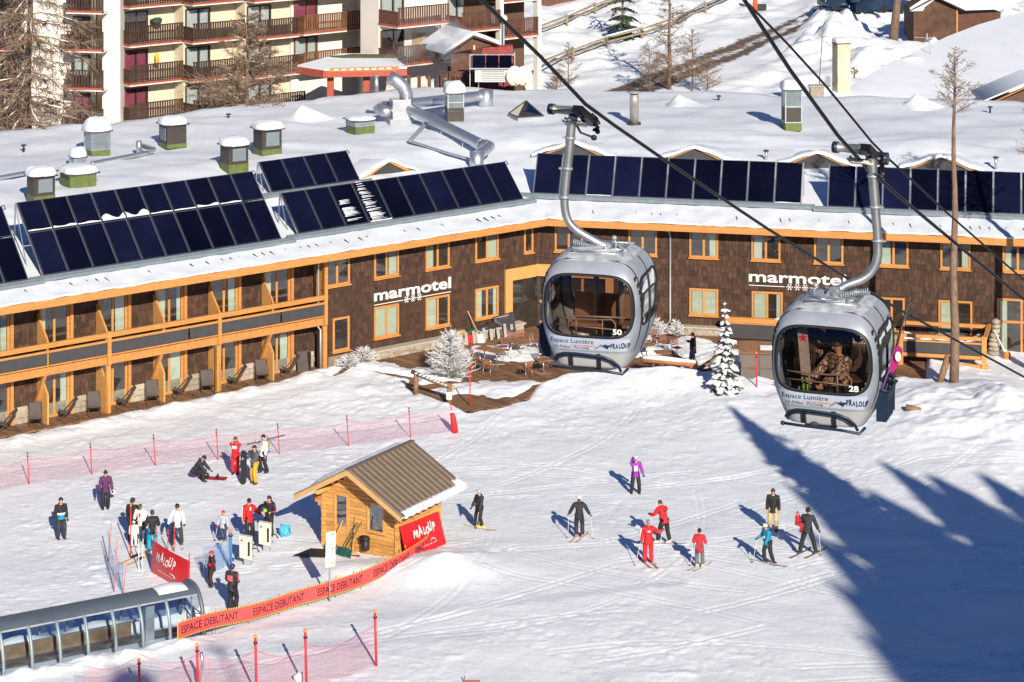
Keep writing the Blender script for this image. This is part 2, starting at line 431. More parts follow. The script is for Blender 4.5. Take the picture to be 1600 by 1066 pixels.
def near_z(X, Y):
    z = .10*fbm(X*.12, Y*.12, 3)
    rough = .35+.65*smooth(112, 120, Y)
    z = z+.03*fbm(X*1.1, Y*1.1, 3)*rough
    churn = np.maximum(0, fbm(X*.35+9, Y*.35, 2))
    z = z+.045*np.maximum(0, fbm(X*2.6, Y*2.6, 2))*churn
    dim = fbm(X*3.6+4, Y*2.6+2, 3); zone = smooth(.05, .5, fbm(X*.22+3, Y*.22, 2)+np.where(Y > 108, .25, 0)+np.where(X < -4, .2, 0))
    z = z-.022*smooth(.35, .8, dim)*zone+.016*smooth(.5, .9, fbm(X*4.2, Y*2.6+7, 2))*zone
    for x0, y0, a, c, ln in TRACKS:
        dx, dy = X-x0, Y-y0; u = dx*math.cos(a)+dy*math.sin(a); v = -dx*math.sin(a)+dy*math.cos(a)-c*u*u
        for off in (-.16, .16):
            z = z+(-.026*np.exp(-((v-off)/.06)**2)+.010*np.exp(-((v-off-.1)/.05)**2))*((u > 0) & (u < ln))
    for px, py, rx, ry, h in BUMPS:
        c = G(px, py, h*.5); q = ((X-c.x)/rx)**2+((Y-c.y)/ry)**2
        z = z+h*np.exp(-q)*(1+.16*fbm(X*.8, Y*.8, 3))
    sd = poly_sd(X, Y, TERR)
    lip = smooth(9, .2, sd)*smooth(-16, -2, X-.0*Y+np.where(X < -2, 0, 0))
    bank = (.30+.10*fbm(X*.5, Y*.5, 3)+.22*smooth(3, 8, X))*np.exp(-np.maximum(sd-.5, 0)/2.6)
    front = smooth(138, 131, Y)
    z = np.where(sd > 0, z+bank*front*smooth(0, .5, sd), z)
    # inside the terrace outline: bare boards with patches of snow
    t = TZ-.10+.0*X
    wob = .07*fbm(X*.8, Y*.8, 3)+.03*fbm(X*3, Y*3, 2)
    pz = np.zeros(X.shape)
    for px, py, rx, ry, h in PATCH:
        c = G(px, py, TZ); q = ((X-c.x)/rx)**2+((Y-c.y)/ry)**2; pz = np.maximum(pz, (h+.1)*np.exp(-q*1.1))
    t = t+pz+wob*smooth(0, .1, pz)
    k = smooth(-.55, .15, sd)
    z = np.where(sd < .2, t*(1-k)+(z)*k, z)
    # strip of boards in front of the balcony wing
    o = (X-OL.x)*NL.x+(Y-OL.y)*NL.y; tt = (X-OL.x)*UL.x+(Y-OL.y)*UL.y
    strip = smooth(.55+.25*vnoise(tt*.5, tt*.2), .1, o)*smooth(.6, .2, tt)
    rim = .16*np.exp(-((o-.9)/.8)**2)*smooth(1.5, -1, tt)
    z = z+rim*(1+.5*fbm(X*1.5, Y*1.5, 2))
    z = np.where((tt < .8), z*(1-strip)+(-.25)*strip, z)
    z = np.where((o < -.2) & (tt >= .2) & (tt < 14.6), -.3, z)
    # trench the conveyor runs in
    a = G(22,1050); d = V(.866, .5, 0); oo = (X-a.x)*.5-(Y-a.y)*.866; uu = (X-a.x)*d.x+(Y-a.y)*d.y
    tr_ = smooth(2.6, 2.2, np.abs(oo+1.1)*2)*smooth(8.6, 7.8, uu)
    z = z*(1-tr_)+(-.32)*tr_
    rim2 = np.exp(-((oo-.5)/.45)**2)*smooth(7.6, 6.2, uu)*.15*(1+.8*fbm(X*2, Y*2, 2))
    z = z+rim2
    return z
GSP = .095
NX, NY = np.arange(-26.5, 34.01, GSP), np.arange(83.5, 141.01, GSP)
grid_obj('snow_ground', NX, NY, near_z, SNOW, kind='structure')
_cache = near_z(*np.meshgrid(NX, NY))
def gz(x, y):
    i = int(clampf(round((x-NX[0])/GSP), 0, len(NX)-1)); j = int(clampf(round((y-NY[0])/GSP), 0, len(NY)-1)); return float(_cache[j, i])
def GS(px, py):
    """point of the modelled snow surface at a photo position"""
    p = G(px, py, 0)
    for _ in range(8): p = G(px, py, gz(p.x, p.y))
    return p
# the street and the slope beyond the hotel
ROAD = [tuple(x) for x in [(5,176),(8.5,184),(12.2,190.5),(16.5,197),(24,209),(32,221),(46,240)]]
def seg_d(X, Y, pts):
    d = np.full(X.shape, 1e9)
    for (ax, ay), (bx, by) in zip(pts, pts[1:]):
        ex, ey = bx-ax, by-ay; t = np.clip(((X-ax)*ex+(Y-ay)*ey)/(ex*ex+ey*ey), 0, 1); d = np.minimum(d, (X-ax-t*ex)**2+(Y-ay-t*ey)**2)
    return np.sqrt(d)
PATHL = [(-3,178),(3,188),(9,199),(16,211),(22,222)]
def far_z(X, Y):
    z = 3+.08*(Y-150)+.25*fbm(X*.1, Y*.1, 3)
    dr = seg_d(X, Y, ROAD); dp = seg_d(X, Y, PATHL)
    side = smooth(3.2, 6.0, dr)
    lump = np.maximum(0, fbm(X*.55, Y*.55, 4))
    z = z+side*(.28*fbm(X*.4, Y*.4, 4)+.25*lump)
    right = smooth(20, 28, X-.55*(Y-190))
    z = z+right*(.9+.6*lump)*smooth(178, 190, Y)
    ridge = np.exp(-(((X-27)-.28*(Y-205))/3.2)**2)*smooth(190, 200, Y)
    z = z+ridge*(1.5+.8*fbm(X*.8, Y*.8, 3))
    z = z-.25*np.exp(-(dp/1.6)**2)
    return z+.0*X+np.where(Y > 235, (Y-235)*.12, 0)
def far_dirt(X, Y):
    d = seg_d(X, Y, ROAD); dp = seg_d(X, Y, PATHL)
    g = .50*np.exp(-((d-.9)/.75)**2)+.42*np.exp(-(d/3.0)**2)*smooth(235, 200, Y)+.18*np.exp(-((dp-1.2)/.4)**2)
    g = g+.35*np.exp(-((d-1.0)/.9)**2)*smooth(196, 186, Y)
    return g
grid_obj('snow_slope', np.arange(-75, 90.1, .45), np.arange(141.5, 262, .45), far_z, SNOWFAR, far_dirt, kind='structure')
def GF(px, py):
    Y = 190.0
    for _ in range(50):
        X = (px-800)*Y/F; z = float(far_z(np.array([X]), np.array([Y]))[0]); Y = .5*Y+.5*F*(H-z)/(py+HORIZON)
    X = (px-800)*Y/F
    return V(X, Y, float(far_z(np.array([X]), np.array([Y]))[0]))
def land_z(X, Y):
    z = -.6+.35*fbm(X*.02, Y*.02, 3)+np.where(Y > 150, 2.2+.08*(Y-150), 0)+np.where(Y > 260, (Y-260)*.35, 0)
    r = np.maximum(np.abs(X)-150, 0); return z+r*.12*(1+.4*fbm(X*.006, Y*.006, 3))+np.where(Y < 70, (70-Y)*.30, 0)-.8
HILLDARK = bpy.data.materials.new('bounce_dark_hills'); HILLDARK.use_nodes = True  # unseen hills, darkened like forest to cut light bounced into the shade
_n = HILLDARK.node_tree.nodes; _l = HILLDARK.node_tree.links; _t = _n.new('ShaderNodeTexCoord'); _z = _n.new('ShaderNodeTexNoise'); _z.inputs['Scale'].default_value = .03; _z.inputs['Detail'].default_value = 8
_l.new(_t.outputs['Object'], _z.inputs['Vector']); _r = _n.new('ShaderNodeValToRGB'); _r.color_ramp.elements[0].color = (.03,.042,.03,1); _r.color_ramp.elements[0].position = .53; _r.color_ramp.elements[1].color = (.72,.78,.84,1); _r.color_ramp.elements[1].position = .6
_l.new(_z.outputs[0], _r.inputs[0]); _l.new(_r.outputs[0], _n['Principled BSDF'].inputs['Base Color']); _n['Principled BSDF'].inputs['Roughness'].default_value = .85
grid_obj('valley_hills', np.linspace(-1500, 1500, 240), np.linspace(-800, 2200, 240), land_z, HILLDARK, kind='structure')
grid_obj('front_snow', np.linspace(-60, 60, 40), np.linspace(20, 84, 30), lambda X, Y: -.25+.2*fbm(X*.05, Y*.05, 3)+np.where(Y < 70, (70-Y)*.30, 0), SNOW, kind='structure')
# ---------------------------------------------------------------- the hotel
hotel = thing('hotel', 'long two storey hotel clad in brown shingles with orange timber balconies and snowy roof', 'hotel', (1.61, 135.9, 0))
TL0, TR1 = -26.0, 33.0
JT = 14.43
b = MB()          # rendered core walls: the shingles hang on these
b.obox(LW(TL0, -1.15, -.3), UL*(JT-TL0+1.2), -NL*28, V(0,0,6.7))
b.obox(LW(.16, -.02, -.3), UL*(JT-.16), -NL*1.12, V(0,0,6.5))
b.obox(RW(0, -.02, -.3), UR*TR1, -NR*28, V(0,0,6.5))
b.build('wall', M('wall_board', (.06,.03,.018), .8), hotel, True)
# --- openings: (wing, t0, t1, z0, z1)
OPEN = []
def rect_hit(wing, t0, t1, z0, z1):
    return any(wg == wing and t0 < b1 and t1 > a0 and z0 < d1 and z1 > c0 for wg, a0, b1, c0, d1 in OPEN)
FR = {'L': (LW, UL, NL), 'R': (RW, UR, NR)}
SHARED = {}
def window(wing, t0, t1, z0, z1, o=0.0, leaves=2, curtain=(1,1), transom=None, door=False, deep=.10):
    """timber window with its own panes, curtains and a dark sheet for unlit depth behind"""
    f, u, n = FR[wing]; OPEN.append((wing+('b' if o < -.5 else ''), t0, t1, z0, z1))
    k = .11; m = MB()
    P0 = lambda t, oo, z: f(t, o+oo, z)
    def fr(ta, tb, za, zb, oo, dp): m.obox(P0(ta, oo, za), u*(tb-ta), n*dp, V(0,0,zb-za))
    fr(t0, t0+k, z0, z1, .0, .07); fr(t1-k, t1, z0, z1, .0, .07)
    fr(t0+k, t1-k, z1-k, z1, .0, .068); fr(t0+k, t1-k, z0, z0+k, .0, .068)
    lw = (t1-t0-2*k)/leaves
    for i in range(1, leaves): fr(t0+k+lw*i-.06, t0+k+lw*i+.06, z0+k, z1-k, .0, .06)
    if transom: fr(t0+k, t1-k, transom-.07, transom+.07, .0, .055)
    r = m.build('window', WOOD, hotel, True)
    if not door:
        s = MB(); s.obox(P0(t0-.05, .0, z0-.07), u*(t1-t0+.1), n*.16, V(0,0,.067)); s.build('sill', WOOD, r, True)
    bk = MB(); bk.obox(P0(t0, .0, z0), u*(t1-t0), n*.004, V(0,0,z1-z0)); bk.build('dark_backing', ROOMDARK, r, True)
    for i in range(leaves):
        a, c = t0+k+lw*i+.03, t0+k+lw*(i+1)-.03
        p = MB(); p.add([P0(a, .036, z0+k), P0(c, .036, z0+k), P0(c, .036, z1-k), P0(a, .036, z1-k)], [(0,1,2,3)]); p.build('pane', WGLASS, r, True)
        cv = curtain[i % len(curtain)]
        if cv:
            q = MB(); ww = (c-a)*cv; st = a if i == 0 else c-ww
            cols = 9; rows = []
            for zz in (z0+k, z1-k): rows.append([P0(st+ww*j/(cols-1), .02+.01*math.sin(j*2.4), zz) for j in range(cols)])
            q.sheet(rows); q.build('curtain', CURT, r, True)
    return r
rn = random.Random(5)
# marmotel front, both storeys (lettered part)
for c, cu in ((.72, (0,.0)), (3.88, (0,.8)), (7.25, (.6,0)), (10.6, (0,.9))):
    window('L', c-.8, c+.8, 4.45, 5.9, curtain=cu)
window('L', 13.2, 13.85, 4.45, 5.9, leaves=1, curtain=(0,))
for c, cu in ((3.88, (1,1)), (7.25, (.9,.0)), (10.6, (.5,.35))):
    window('L', c-.8, c+.8, 1.28, 2.95, curtain=cu)
window('L', .45, 1.5, 1.0, 2.75, leaves=1, curtain=(0,))
for c, cu in ((1.6, (.0,.0)), (5.76, (0,0)), (9.16, (0,.55)), (12.58, (.7,0)), (16.0, (0,0)), (19.5, (.8,0)), (22.8, (0,.5)), (26.1, (.5,0)), (29.5, (0,0))):
    window('R', c-.8, c+.8, 4.45, 5.9, curtain=cu)
window('R', 8.36, 9.96, 1.28, 2.75, curtain=(1,1))
window('R', 11.8, 13.5, .38, 2.75, curtain=(1,.3), door=True)
window('R', 14.6, 16.4, 1.28, 2.75, curtain=(.7,.3))
window('R', 18.7, 20.1, 1.0, 2.75, curtain=(0,.0))
window('R', 21.9, 23.7, .42, 2.75, curtain=(.9,0), door=True)
window('R', 25.0, 27.6, -.2, 3.0, curtain=(.35,0), transom=1.75, door=True)
# balcony wing: one opening per bay and storey, set back behind the posts
BAY = 3.2; NB = 9
for i in range(NB):
    t0 = -i*BAY-3.2
    cu = [(.5,.0),(.0,.6),(.7,.35),(.0,.8),(.3,.0),(.0,.5),(.6,.0),(.0,.3),(0,0)][i]
    window('L', t0+.12, t0+1.72, 3.02, 5.55, o=-1.15, curtain=cu, door=True)
    cu = [(.0,.7),(.3,.0),(.0,1.0),(.5,.0),(.0,.5),(.8,.0),(.0,.3),(.3,.6),(0,0)][i]
    window('L', t0+.12, t0+1.72, .13, 2.45, o=-1.15, curtain=cu, door=True)
# --- entrance portal across the corner
m = MB()
m.obox(LW(11.85, 0, TZ), UL*.5, NL*.12, V(0,0,3.07-TZ)); m.obox(LW(11.85, 0, 3.07), UL*2.15, NL*.12, V(0,0,.66))
m.obox(RW(-.45, .14, 3.07), UR*4.6, NR*.12, V(0,0,.66)); m.obox(RW(3.7, .14, TZ), UR*.45, NR*.12, V(0,0,3.07-TZ))
ent = m.build('entrance', WOODL, hotel, True)
OPEN += [('L', 11.85, 14.5, -.5, 3.73), ('R', 0, 4.2, -.5, 3.73)]
d = MB()
for (ta, tb) in ((-.25,-.08), (.95,1.1), (2.3,2.45)): d.obox(RW(ta, .02, TZ), UR*(tb-ta), NR*.07, V(0,0,3.07-TZ))
d.obox(RW(-.08, .022, TZ), UR*1.03, NR*.06, V(0,0,.25)); d.obox(RW(-.08, .022, 1.55), UR*1.03, NR*.06, V(0,0,.16))
dr = d.build('glass_door', WOOD, hotel, True)
h_ = MB(); h_.bar(RW(-.16, .13, 1.45), RW(-.16, .13, 1.75), .04, .04); h_.bar(RW(-.16,.09,1.5), RW(.0,.16,1.5), .03, .03); h_.build('handle', BLACK, dr, True)
g_ = MB(); g_.add([RW(-.08,.05,TZ), RW(3.7,.05,TZ), RW(3.7,.05,3.07), RW(-.08,.05,3.07)], [(0,1,2,3)])
g_.add([LW(12.35,.04,TZ), LW(14.2,.04,TZ), LW(14.2,.04,3.07), LW(12.35,.04,3.07)], [(0,1,2,3)]); g_.build('pane', WGLASS, dr, True)
b_ = MB(); b_.obox(RW(-.3,.0,TZ), UR*4.0, NR*.006, V(0,0,2.8)); b_.obox(LW(12.35,.0,TZ), UL*2.1, NL*.006, V(0,0,2.8)); b_.build('dark_backing', ROOMDARK, dr, True)
n_ = MB(); n_.obox(RW(.62,.055,1.75), UR*.3, NR*.004, V(0,0,.32)); n_.build('notice', M('pale_blue_print', (.45,.62,.68), .7), dr, True)
t_ = MB(); put_text(t_, 'snack', .26, lambda x, y: RW(.55+x, .268, 3.45+y), fit=1.5); put_text(t_, 'aux', .24, lambda x, y: RW(.55+x, .268, 3.13+y), fit=.62)
t_.build('lettering', M('black_lettering', (.01,.01,.01), .6, var=0), ent, True)
# --- shingles: the largest 300 are parts, the rest one mass of the same pieces
SW, SH_ = .27, .30
def shingle_cells():
    out = []
    for wing, wo, ta, tb, za, zb in (('L', 0.0, .2, JT, .78, 6.0), ('R', 0.0, .05, TR1-1, .72, 6.0), ('Lb', -1.15, -NB*BAY, .0, .9, 5.9)):
        f, u, n = FR[wing[0]]
        z = za; row = 0
        while z < zb:
            t = ta-rn.uniform(0, SW)
            while t < tb:
                w_ = SW*rn.uniform(.6, 1.35); a, c = max(t, ta), min(t+w_, tb)
                if c-a > .05 and not rect_hit(wing, a, c, z, z+SH_*.9):
                    out.append((wing, f, u, n, wo, a, c, z+rn.uniform(-.02,.02), rn.uniform(.022,.055)))
                t += w_
            z += SH_
    return out
CELLS = shingle_cells()
picked = set(sorted(range(len(CELLS)), key=lambda i: CELLS[i][1](CELLS[i][5], 0, 0).y if CELLS[i][0] == 'L' and CELLS[i][6]-CELLS[i][5] > .25 and CELLS[i][7] < 4.3 else 999)[:290])
mass = MB()
base = MB(); base.obox(V(-.5,0,0), V(1,0,0), V(0,-1,0), V(0,0,1)); 
unit = MB(); unit.add([(-.5,0,0),(.5,0,0),(.5,-1,0),(-.5,-1,0),(-.5,0,1),(.5,0,1),(.5,-.25,1),(-.5,-.25,1)], [(0,1,2,3)[::-1],(4,5,6,7)[::-1],(3,2,6,7),(0,3,7,4),(1,5,6,2)])
unit_me = unit.mesh('shingle', SHING)
for i, (wing, f, u, n, wo, a, c, z, th) in enumerate(CELLS):
    if i in picked:
        o = bpy.data.objects.new('shingle', unit_me); COL.objects.link(o); o.parent = hotel
        ctr = f((a+c)/2, wo, z)-hotel.location
        mt = Matrix(((u.x, -n.x, 0), (u.y, -n.y, 0), (0, 0, 1))).to_4x4()
        o.matrix_basis = Matrix.Translation(ctr)@mt@Matrix.Diagonal((c-a-.012, th, SH_+.03, 1))
    else:
        p0, p1 = f(a+.006, wo, z), f(c-.006, wo, z)
        mass.add([p0, p1, p1+n*th, p0+n*th, p0+V(0,0,SH_+.03), p1+V(0,0,SH_+.03), p1+n*th*.25+V(0,0,SH_+.03), p0+n*th*.25+V(0,0,SH_+.03)],
                 [(0,1,2,3),(3,2,6,7),(0,3,7,4),(1,5,6,2)])
mass.build('shingles', SHING, hotel, True, kind='stuff')
# --- stone plinth with its concrete ledge
m = MB(); m.obox(LW(.2, 0, -.3), UL*12.6, NL*.52, V(0,0,.98)); m.obox(RW(5.2, 0, -.3), UR*6.4, NR*.45, V(0,0,.95)); m.obox(RW(13.5,0,-.3), UR*8.2, NR*.42, V(0,0,.95))
m.obox(LW(-NB*BAY, -1.15, -.2), UL*(NB*BAY), NL*.03, V(0,0,1.0))
pl = m.build('plinth', CONC, hotel, True)
for a_, b_, c_, d_ in ((LW(.2, 0, .682), UL*12.7, NL*.62, .09), (RW(5.1, 0, .652), UR*6.5, NR*.55, .08), (RW(13.5,0,.652), UR*8.2, NR*.5, .08)):
    m = MB(); m.obox(a_, b_, c_, V(0,0,d_)); m.build('ledge', CONC, hotel, True)
rs = random.Random(8); cnt = 0; smass = MB()
for f, u, n, ta, tb, o0 in ((LW, UL, NL, .2, 12.8, .52), (RW, UR, NR, 5.2, 11.6, .45), (RW, UR, NR, 13.5, 21.7, .42)):
    z = -.1
    while z < .62:
        hh = rs.uniform(.09, .16); t = ta
        while t < tb-.05:
            ww = min(rs.uniform(.22, .6), tb-t)
            m = MB() if cnt < 150 else smass
            m.obox(f(t+.012, o0, z+.01), u*(ww-.024), n*rs.uniform(.015, .05), V(0,0,hh-.02))
            if cnt < 150: m.build('stone', STONE, hotel, True)
            cnt += 1; t += ww
        z += hh
smass.build('stones', STONE, hotel, True, kind='stuff')
for i in range(NB):        # rough stone under each balcony-wing window wall
    t0 = -i*BAY-1.4
    m = MB()
    for k in range(3):
        m.obox(LW(t0+.05+rs.uniform(0,.04), -1.12, .08+k*.28), UL*(1.3+rs.uniform(-.05,.05)), NL*rs.uniform(.05,.1), V(0,0,.26))
    m.build('stone', STONE, hotel, True)
# --- balcony wing timber: posts, beams, rails, panels, dividers, braces, floor
beams = [(2.52, .38, .0, .16), ]
m = MB(); m.obox(LW(-NB*BAY, -.16, 2.50), UL*(NB*BAY+.1), NL*.16, V(0,0,.38)); m.build('beam', WOOD, hotel, True)
m = MB(); m.obox(LW(-NB*BAY, -1.14, 2.885), UL*(NB*BAY), NL*1.1, V(0,0,.06)); m.build('balcony_floor', DECK, hotel, True)
jm = MB()
for i in range(NB*8): jm.obox(LW(-.2-i*.4, -1.1, 2.72), UL*.08, NL*1.14, V(0,0,.155))
jm.build('floor_joists', WOOD, hotel, True, kind='stuff')
for z, hh, nm in ((3.60, .10, 'rail'), (3.84, .24, 'handrail'), (2.95, .05, 'rail')):
    m = MB(); m.obox(LW(-NB*BAY, .0, z), UL*(NB*BAY+.1), NL*(.1 if hh < .2 else .14), V(0,0,hh)); m.build(nm, WOOD, hotel, True)
for i in range(NB*2):
    m = MB(); ln = BAY*.5-.02 if i % 2 else BAY*.5-.02
    pass
tpan = [0, -2.75, -6.42, -8.2, -12.7, -16.0, -19.2, -22.4, -25.6, -28.8]
for a, c in zip(tpan[1:], tpan):
    m = MB(); m.obox(LW(a+.06, .02, 3.02), UL*(c-a-.1), NL*.03, V(0,0,.57)); m.build('parapet_panel', CHAR, hotel, True)
for t in (0, -6.43, -12.7, -19.1, -25.5):
    m = MB(); m.obox(LW(t-.11, -.17, -.1), UL*.24, NL*.17, V(0,0,2.6)); m.obox(LW(t-.1, .005, 2.5), UL*.18, NL*.14, V(0,0,1.62 if t else 3.45)); m.build('post', WOOD, hotel, True)
m = MB(); m.obox(LW(.02,-1.1,2.9), UL*.13, NL*1.1, V(0,0,3.2)); m.build('end_screen', WOOD, hotel, True)
m = MB(); m.tube([LW(-.05,.28,6.0), LW(-.35,-.1,5.85), LW(-.35,-.12,2.4), LW(-.32,.05,2.3), LW(-.32,.05,.0)], .055, 8); m.build('downpipe', STEELM, hotel, True)
m = MB(); m.tube([RW(7.1,.9,6.1), RW(7.3,.5,5.9), RW(7.3,.10,5.6), RW(7.3,.10,.9), RW(7.1,.55,.7), RW(7.1,.55,.1)], .06, 8); m.build('downpipe', STEELM, hotel, True)
for i in range(1, NB):
    t0 = -i*BAY
    m = MB(); m.prism([LW(t0,-1.1,2.95), LW(t0,-.02,2.95), LW(t0,-.02,4.1), LW(t0,-1.1,5.25)], UL*.06)
    fin = m.build('divider', WOODL, hotel, True)
    q = MB()
    for zz in np.arange(3.05, 5.1, .14):
        o1 = -.02 if zz+.13 < 4.1 else -.04-max(0,zz+.13-4.1)/1.15*1.08
        q.obox(LW(t0-.012,-1.08,zz), UL*.084, NL*max(.05,o1+1.08), V(0,0,.125))
    q.build('boards', WOODL, fin, True, kind='stuff')
    q = MB(); q.bar(LW(t0+.03,-1.1,5.25), LW(t0+.03,-.02,4.1), .10, .05); q.bar(LW(t0+.03,-.03,2.95), LW(t0+.03,-.03,4.12), .10, .05); q.build('edge_trim', WOOD, fin, True)
    m = MB(); m.prism([LW(t0,-1.1,.1), LW(t0,.0,.1), LW(t0,.0,1.55), LW(t0,-.55,2.2), LW(t0,-1.1,2.2)], UL*.06)
    fin = m.build('divider', WOODL, hotel, True)
    q = MB()
    for zz in np.arange(.15, 2.1, .14):
        o1 = -.01 if zz+.13 < 1.5 else -.03-.55*max(0,zz+.13-1.55)/.65
        q.obox(LW(t0-.012,-1.08,zz), UL*.084, NL*max(.05,o1+1.08), V(0,0,.125))
    q.build('boards', WOODL, fin, True, kind='stuff')
    if i % 2:
        m = MB(); m.bar(LW(t0-.1,-1.05,.85), LW(t0-.1,-.08,2.55), .16, .16); m.build('brace', WOOD, hotel, True)
    m = MB(); m.obox(LW(t0-.05,-.1,2.9), UL*.1, NL*.1, V(0,0,1.3)); m.build('rail_post', WOOD, hotel, True)
    for zz in (3.0, .1):
        m = MB(); m.obox(LW(t0+1.72,-1.14,zz), UL*.16, NL*.2, V(0,0,2.55)); m.build('jamb', WOOD, hotel, True)
dk = MB()
for k in range(int(NB*BAY/.15)):
    dk.obox(LW(-NB*BAY+k*.15,-1.14,.02), UL*.138, NL*1.5, V(0,0,.08))
dk.build('deck_boards', DECK, hotel, True, kind='stuff')
# --- eaves: timber fascia, soffit, snow roof
kL = ((14.43-EAVE*0)/1)
# meeting point of the two eaves lines and of the ridges (offset e outward)
def meet(e):
    A = OL+NL*e; B = OR+NR*e
    d_ = UL.x*(-UR.y)-(-UR.x)*UL.y; r = B-A
    t = (r.x*(-UR.y)-(-UR.x)*r.y)/d_; p = A+UL*t
    return t, (p-OR).dot(UR), p
tJ, sJ, pJ = meet(EAVE)
fw = MB(); zz = 6.08
fw.prism([LW(TL0,EAVE,zz), LW(tJ,EAVE,zz), LW(tJ,EAVE,zz+.42), LW(TL0,EAVE,zz+.42)], -NL*.12)
fw.prism([RW(sJ,EAVE,zz), RW(TR1,EAVE,zz), RW(TR1,EAVE,zz+.42), RW(sJ,EAVE,zz+.42)], -NR*.12)
fw.build('fascia', WOOD, hotel, True)
sf = MB(); ti, si, _ = meet(-1.3)
sf.prism([LW(TL0,EAVE-.13,6.12), LW(tJ,EAVE-.13,6.12), LW(ti,-1.3,6.12), LW(TL0,-1.3,6.12)], V(0,0,.1))
sf.prism([RW(sJ,EAVE-.13,6.12), RW(TR1,EAVE-.13,6.12), RW(TR1,-1.3,6.12), RW(si,-1.3,6.12)], V(0,0,.1))
sf.build('soffit', DKWOOD, hotel, True)
# snow-laden roof as two sheets that share the valley
def roof_sheet(wing):
    f, u, n = FR[wing]
    ws = [-.06, -.10, -.08, 0.0, .12]+list(np.arange(.4, 16, .4))+list(np.arange(16, DEPTH, .8))+[DEPTH, DEPTH+.25, DEPTH+.4]
    dzs = {0: -.07, 1: -.02, 2: .05, len(ws)-2: -.12, len(ws)-1: -1.5}
    rows = []; n_t = 190
    for i, ww in enumerate(ws):
        tv, sv, _ = meet(EAVE-ww)
        ta, tb = (TL0-6, tv) if wing == 'L' else (sv, TR1+4)
        r = []
        for j in range(n_t+1):
            t = ta+(tb-ta)*j/n_t; p = f(t, EAVE-ww, 0)
            z = ZE+float(roofp(ww))+float(roof_noise(np.array(p.x), np.array(p.y)))*smooth(-.2, .4, ww)
            jag = .02*math.sin(t*3.1)+.05*float(vnoise(np.array(t*5.3), np.array(1.3)))+.06*float(vnoise(np.array(t*1.9), np.array(3.3)))
            if i < 5: z += jag*.6
            if i < 3: p = p+n*jag
            r.append(V(p.x, p.y, z+dzs.get(i, 0)))
        rows.append(r)
    return rows
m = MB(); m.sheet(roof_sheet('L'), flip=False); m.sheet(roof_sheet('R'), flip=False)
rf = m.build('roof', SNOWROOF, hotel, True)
m = MB(); bt, bs, _ = meet(EAVE-31)
m.prism([LW(TL0,-1.3,6.2), LW(bt,EAVE-31,6.2), LW(bt,EAVE-31,6.3), LW(TL0,-1.3,6.3)], V(0,0,.02))
m.build('roof_boards', DKWOOD, rf, True)
# little snow guards along the eaves
sg = MB(); r3 = random.Random(4)
for f, u, n, ta, tb in ((LW, UL, NL, TL0, tJ-1), (RW, UR, NR, sJ+1, TR1)):
    t = ta
    while t < tb:
        sg.bar(f(t, .15, 6.62+.21), f(t+.1, .5, 6.5+.16), .03, .05); t += r3.choice([.5,.5,.9,1.6,2.4])
sg.build('snow_guards', BLACK, hotel, True, kind='stuff')
# lettering on both fronts with a rule and three snowflakes
def sign(f, u, n, t0, wd, nm):
    m = MB()
    vs_, fs = TXT['hotel']; x0 = min(v[0] for v in vs_); x1 = max(v[0] for v in vs_); kx = wd/(x1-x0); ky = .84
    s = MB().obox(f(t0, .06, 3.2), u*.01, n*.01, V(0,0,.01)).build('lettering', WHITE, hotel, True)
    for lv, lf in islands(vs_, fs):
        m = MB(); front = [f(t0+(x-x0)*kx, .12, 3.3+y*ky) for x, y in lv]; m.add(front, lf); m.add([p-n*.06 for p in front], [g[::-1] for g in lf]); edge_walls(m, front, lf, n*.06); m.build('letter', WHITE, s, True)
    q = MB()
    for a, c in ((0, .37), (.63, 1)): q.obox(f(t0+wd*a, .07, 3.06), u*wd*(c-a), n*.03, V(0,0,.035))
    q.build('rule', WHITE, s, True)
    for j in (-1, 0, 1):
        q = MB(); c = f(t0+wd*.5+j*.42, .09, 3.08)
        for k in range(6):
            a = k*PI/3; q.bar(c, c+u*math.cos(a)*.17+V(0,0,math.sin(a)*.17), .025, .05, up=n)
            for e in (-.6, .6):
                p = c+u*math.cos(a)*.11+V(0,0,math.sin(a)*.11); q.bar(p, p+u*math.cos(a+e)*.07+V(0,0,math.sin(a+e)*.07), .02, .04, up=n)
        q.build('snowflake', WHITE, s, True)
sign(LW, UL, NL, 3.05, 5.05, 'a'); sign(RW, UR, NR, 11.65, 5.3, 'b')
# dormer gables peeping over the panels
def dormer(px, py, wing, half, rise, back=3.2):
    f, u, n = FR[wing]; c = RP(px, py); m = MB()
    a, e = c-u*half, c+u*half; top = c+V(0,0,rise)
    base_z = -.15
    m.prism([a+V(0,0,base_z), e+V(0,0,base_z), top], -n*.1)
    g = m.build('dormer', CHAR, hotel, True)
    q = MB(); q.bar(a+n*.06+V(0,0,-.05), top+n*.06+V(0,0,.03), .14, .12, up=n); q.bar(top+n*.06+V(0,0,.03), e+n*.06+V(0,0,-.05), .14, .12, up=n); q.build('verge_board', WOOD if wing == 'L' else M('weathered_timber', (.30,.17,.085), .7), g, True)
    s = MB(); rows = []
    for k, oo in enumerate((.20, .17, .0, -back*.5, -back)):
        r = []
        for j in range(13):
            x = (j-6)/6; lift = (.06 if k == 0 else .20 if k == 1 else .24)-.0*abs(x); fall = 1-abs(x)
            zc = rise*fall*(1 if k < 3 else (1-.55*(k-2)/2))-.05
            p = c+u*(half*1.16*x)+n*oo; pz = c.z+zc+lift*(1 if k < 3 else .7)+.04*math.sin(j*1.7+px)
            if k >= 3: pz = max(pz, 0)
            r.append(V(p.x, p.y, pz))
        rows.append(r)
    s.sheet(rows, flip=False); s.build('snow_cap', SNOWROOF, g, True)
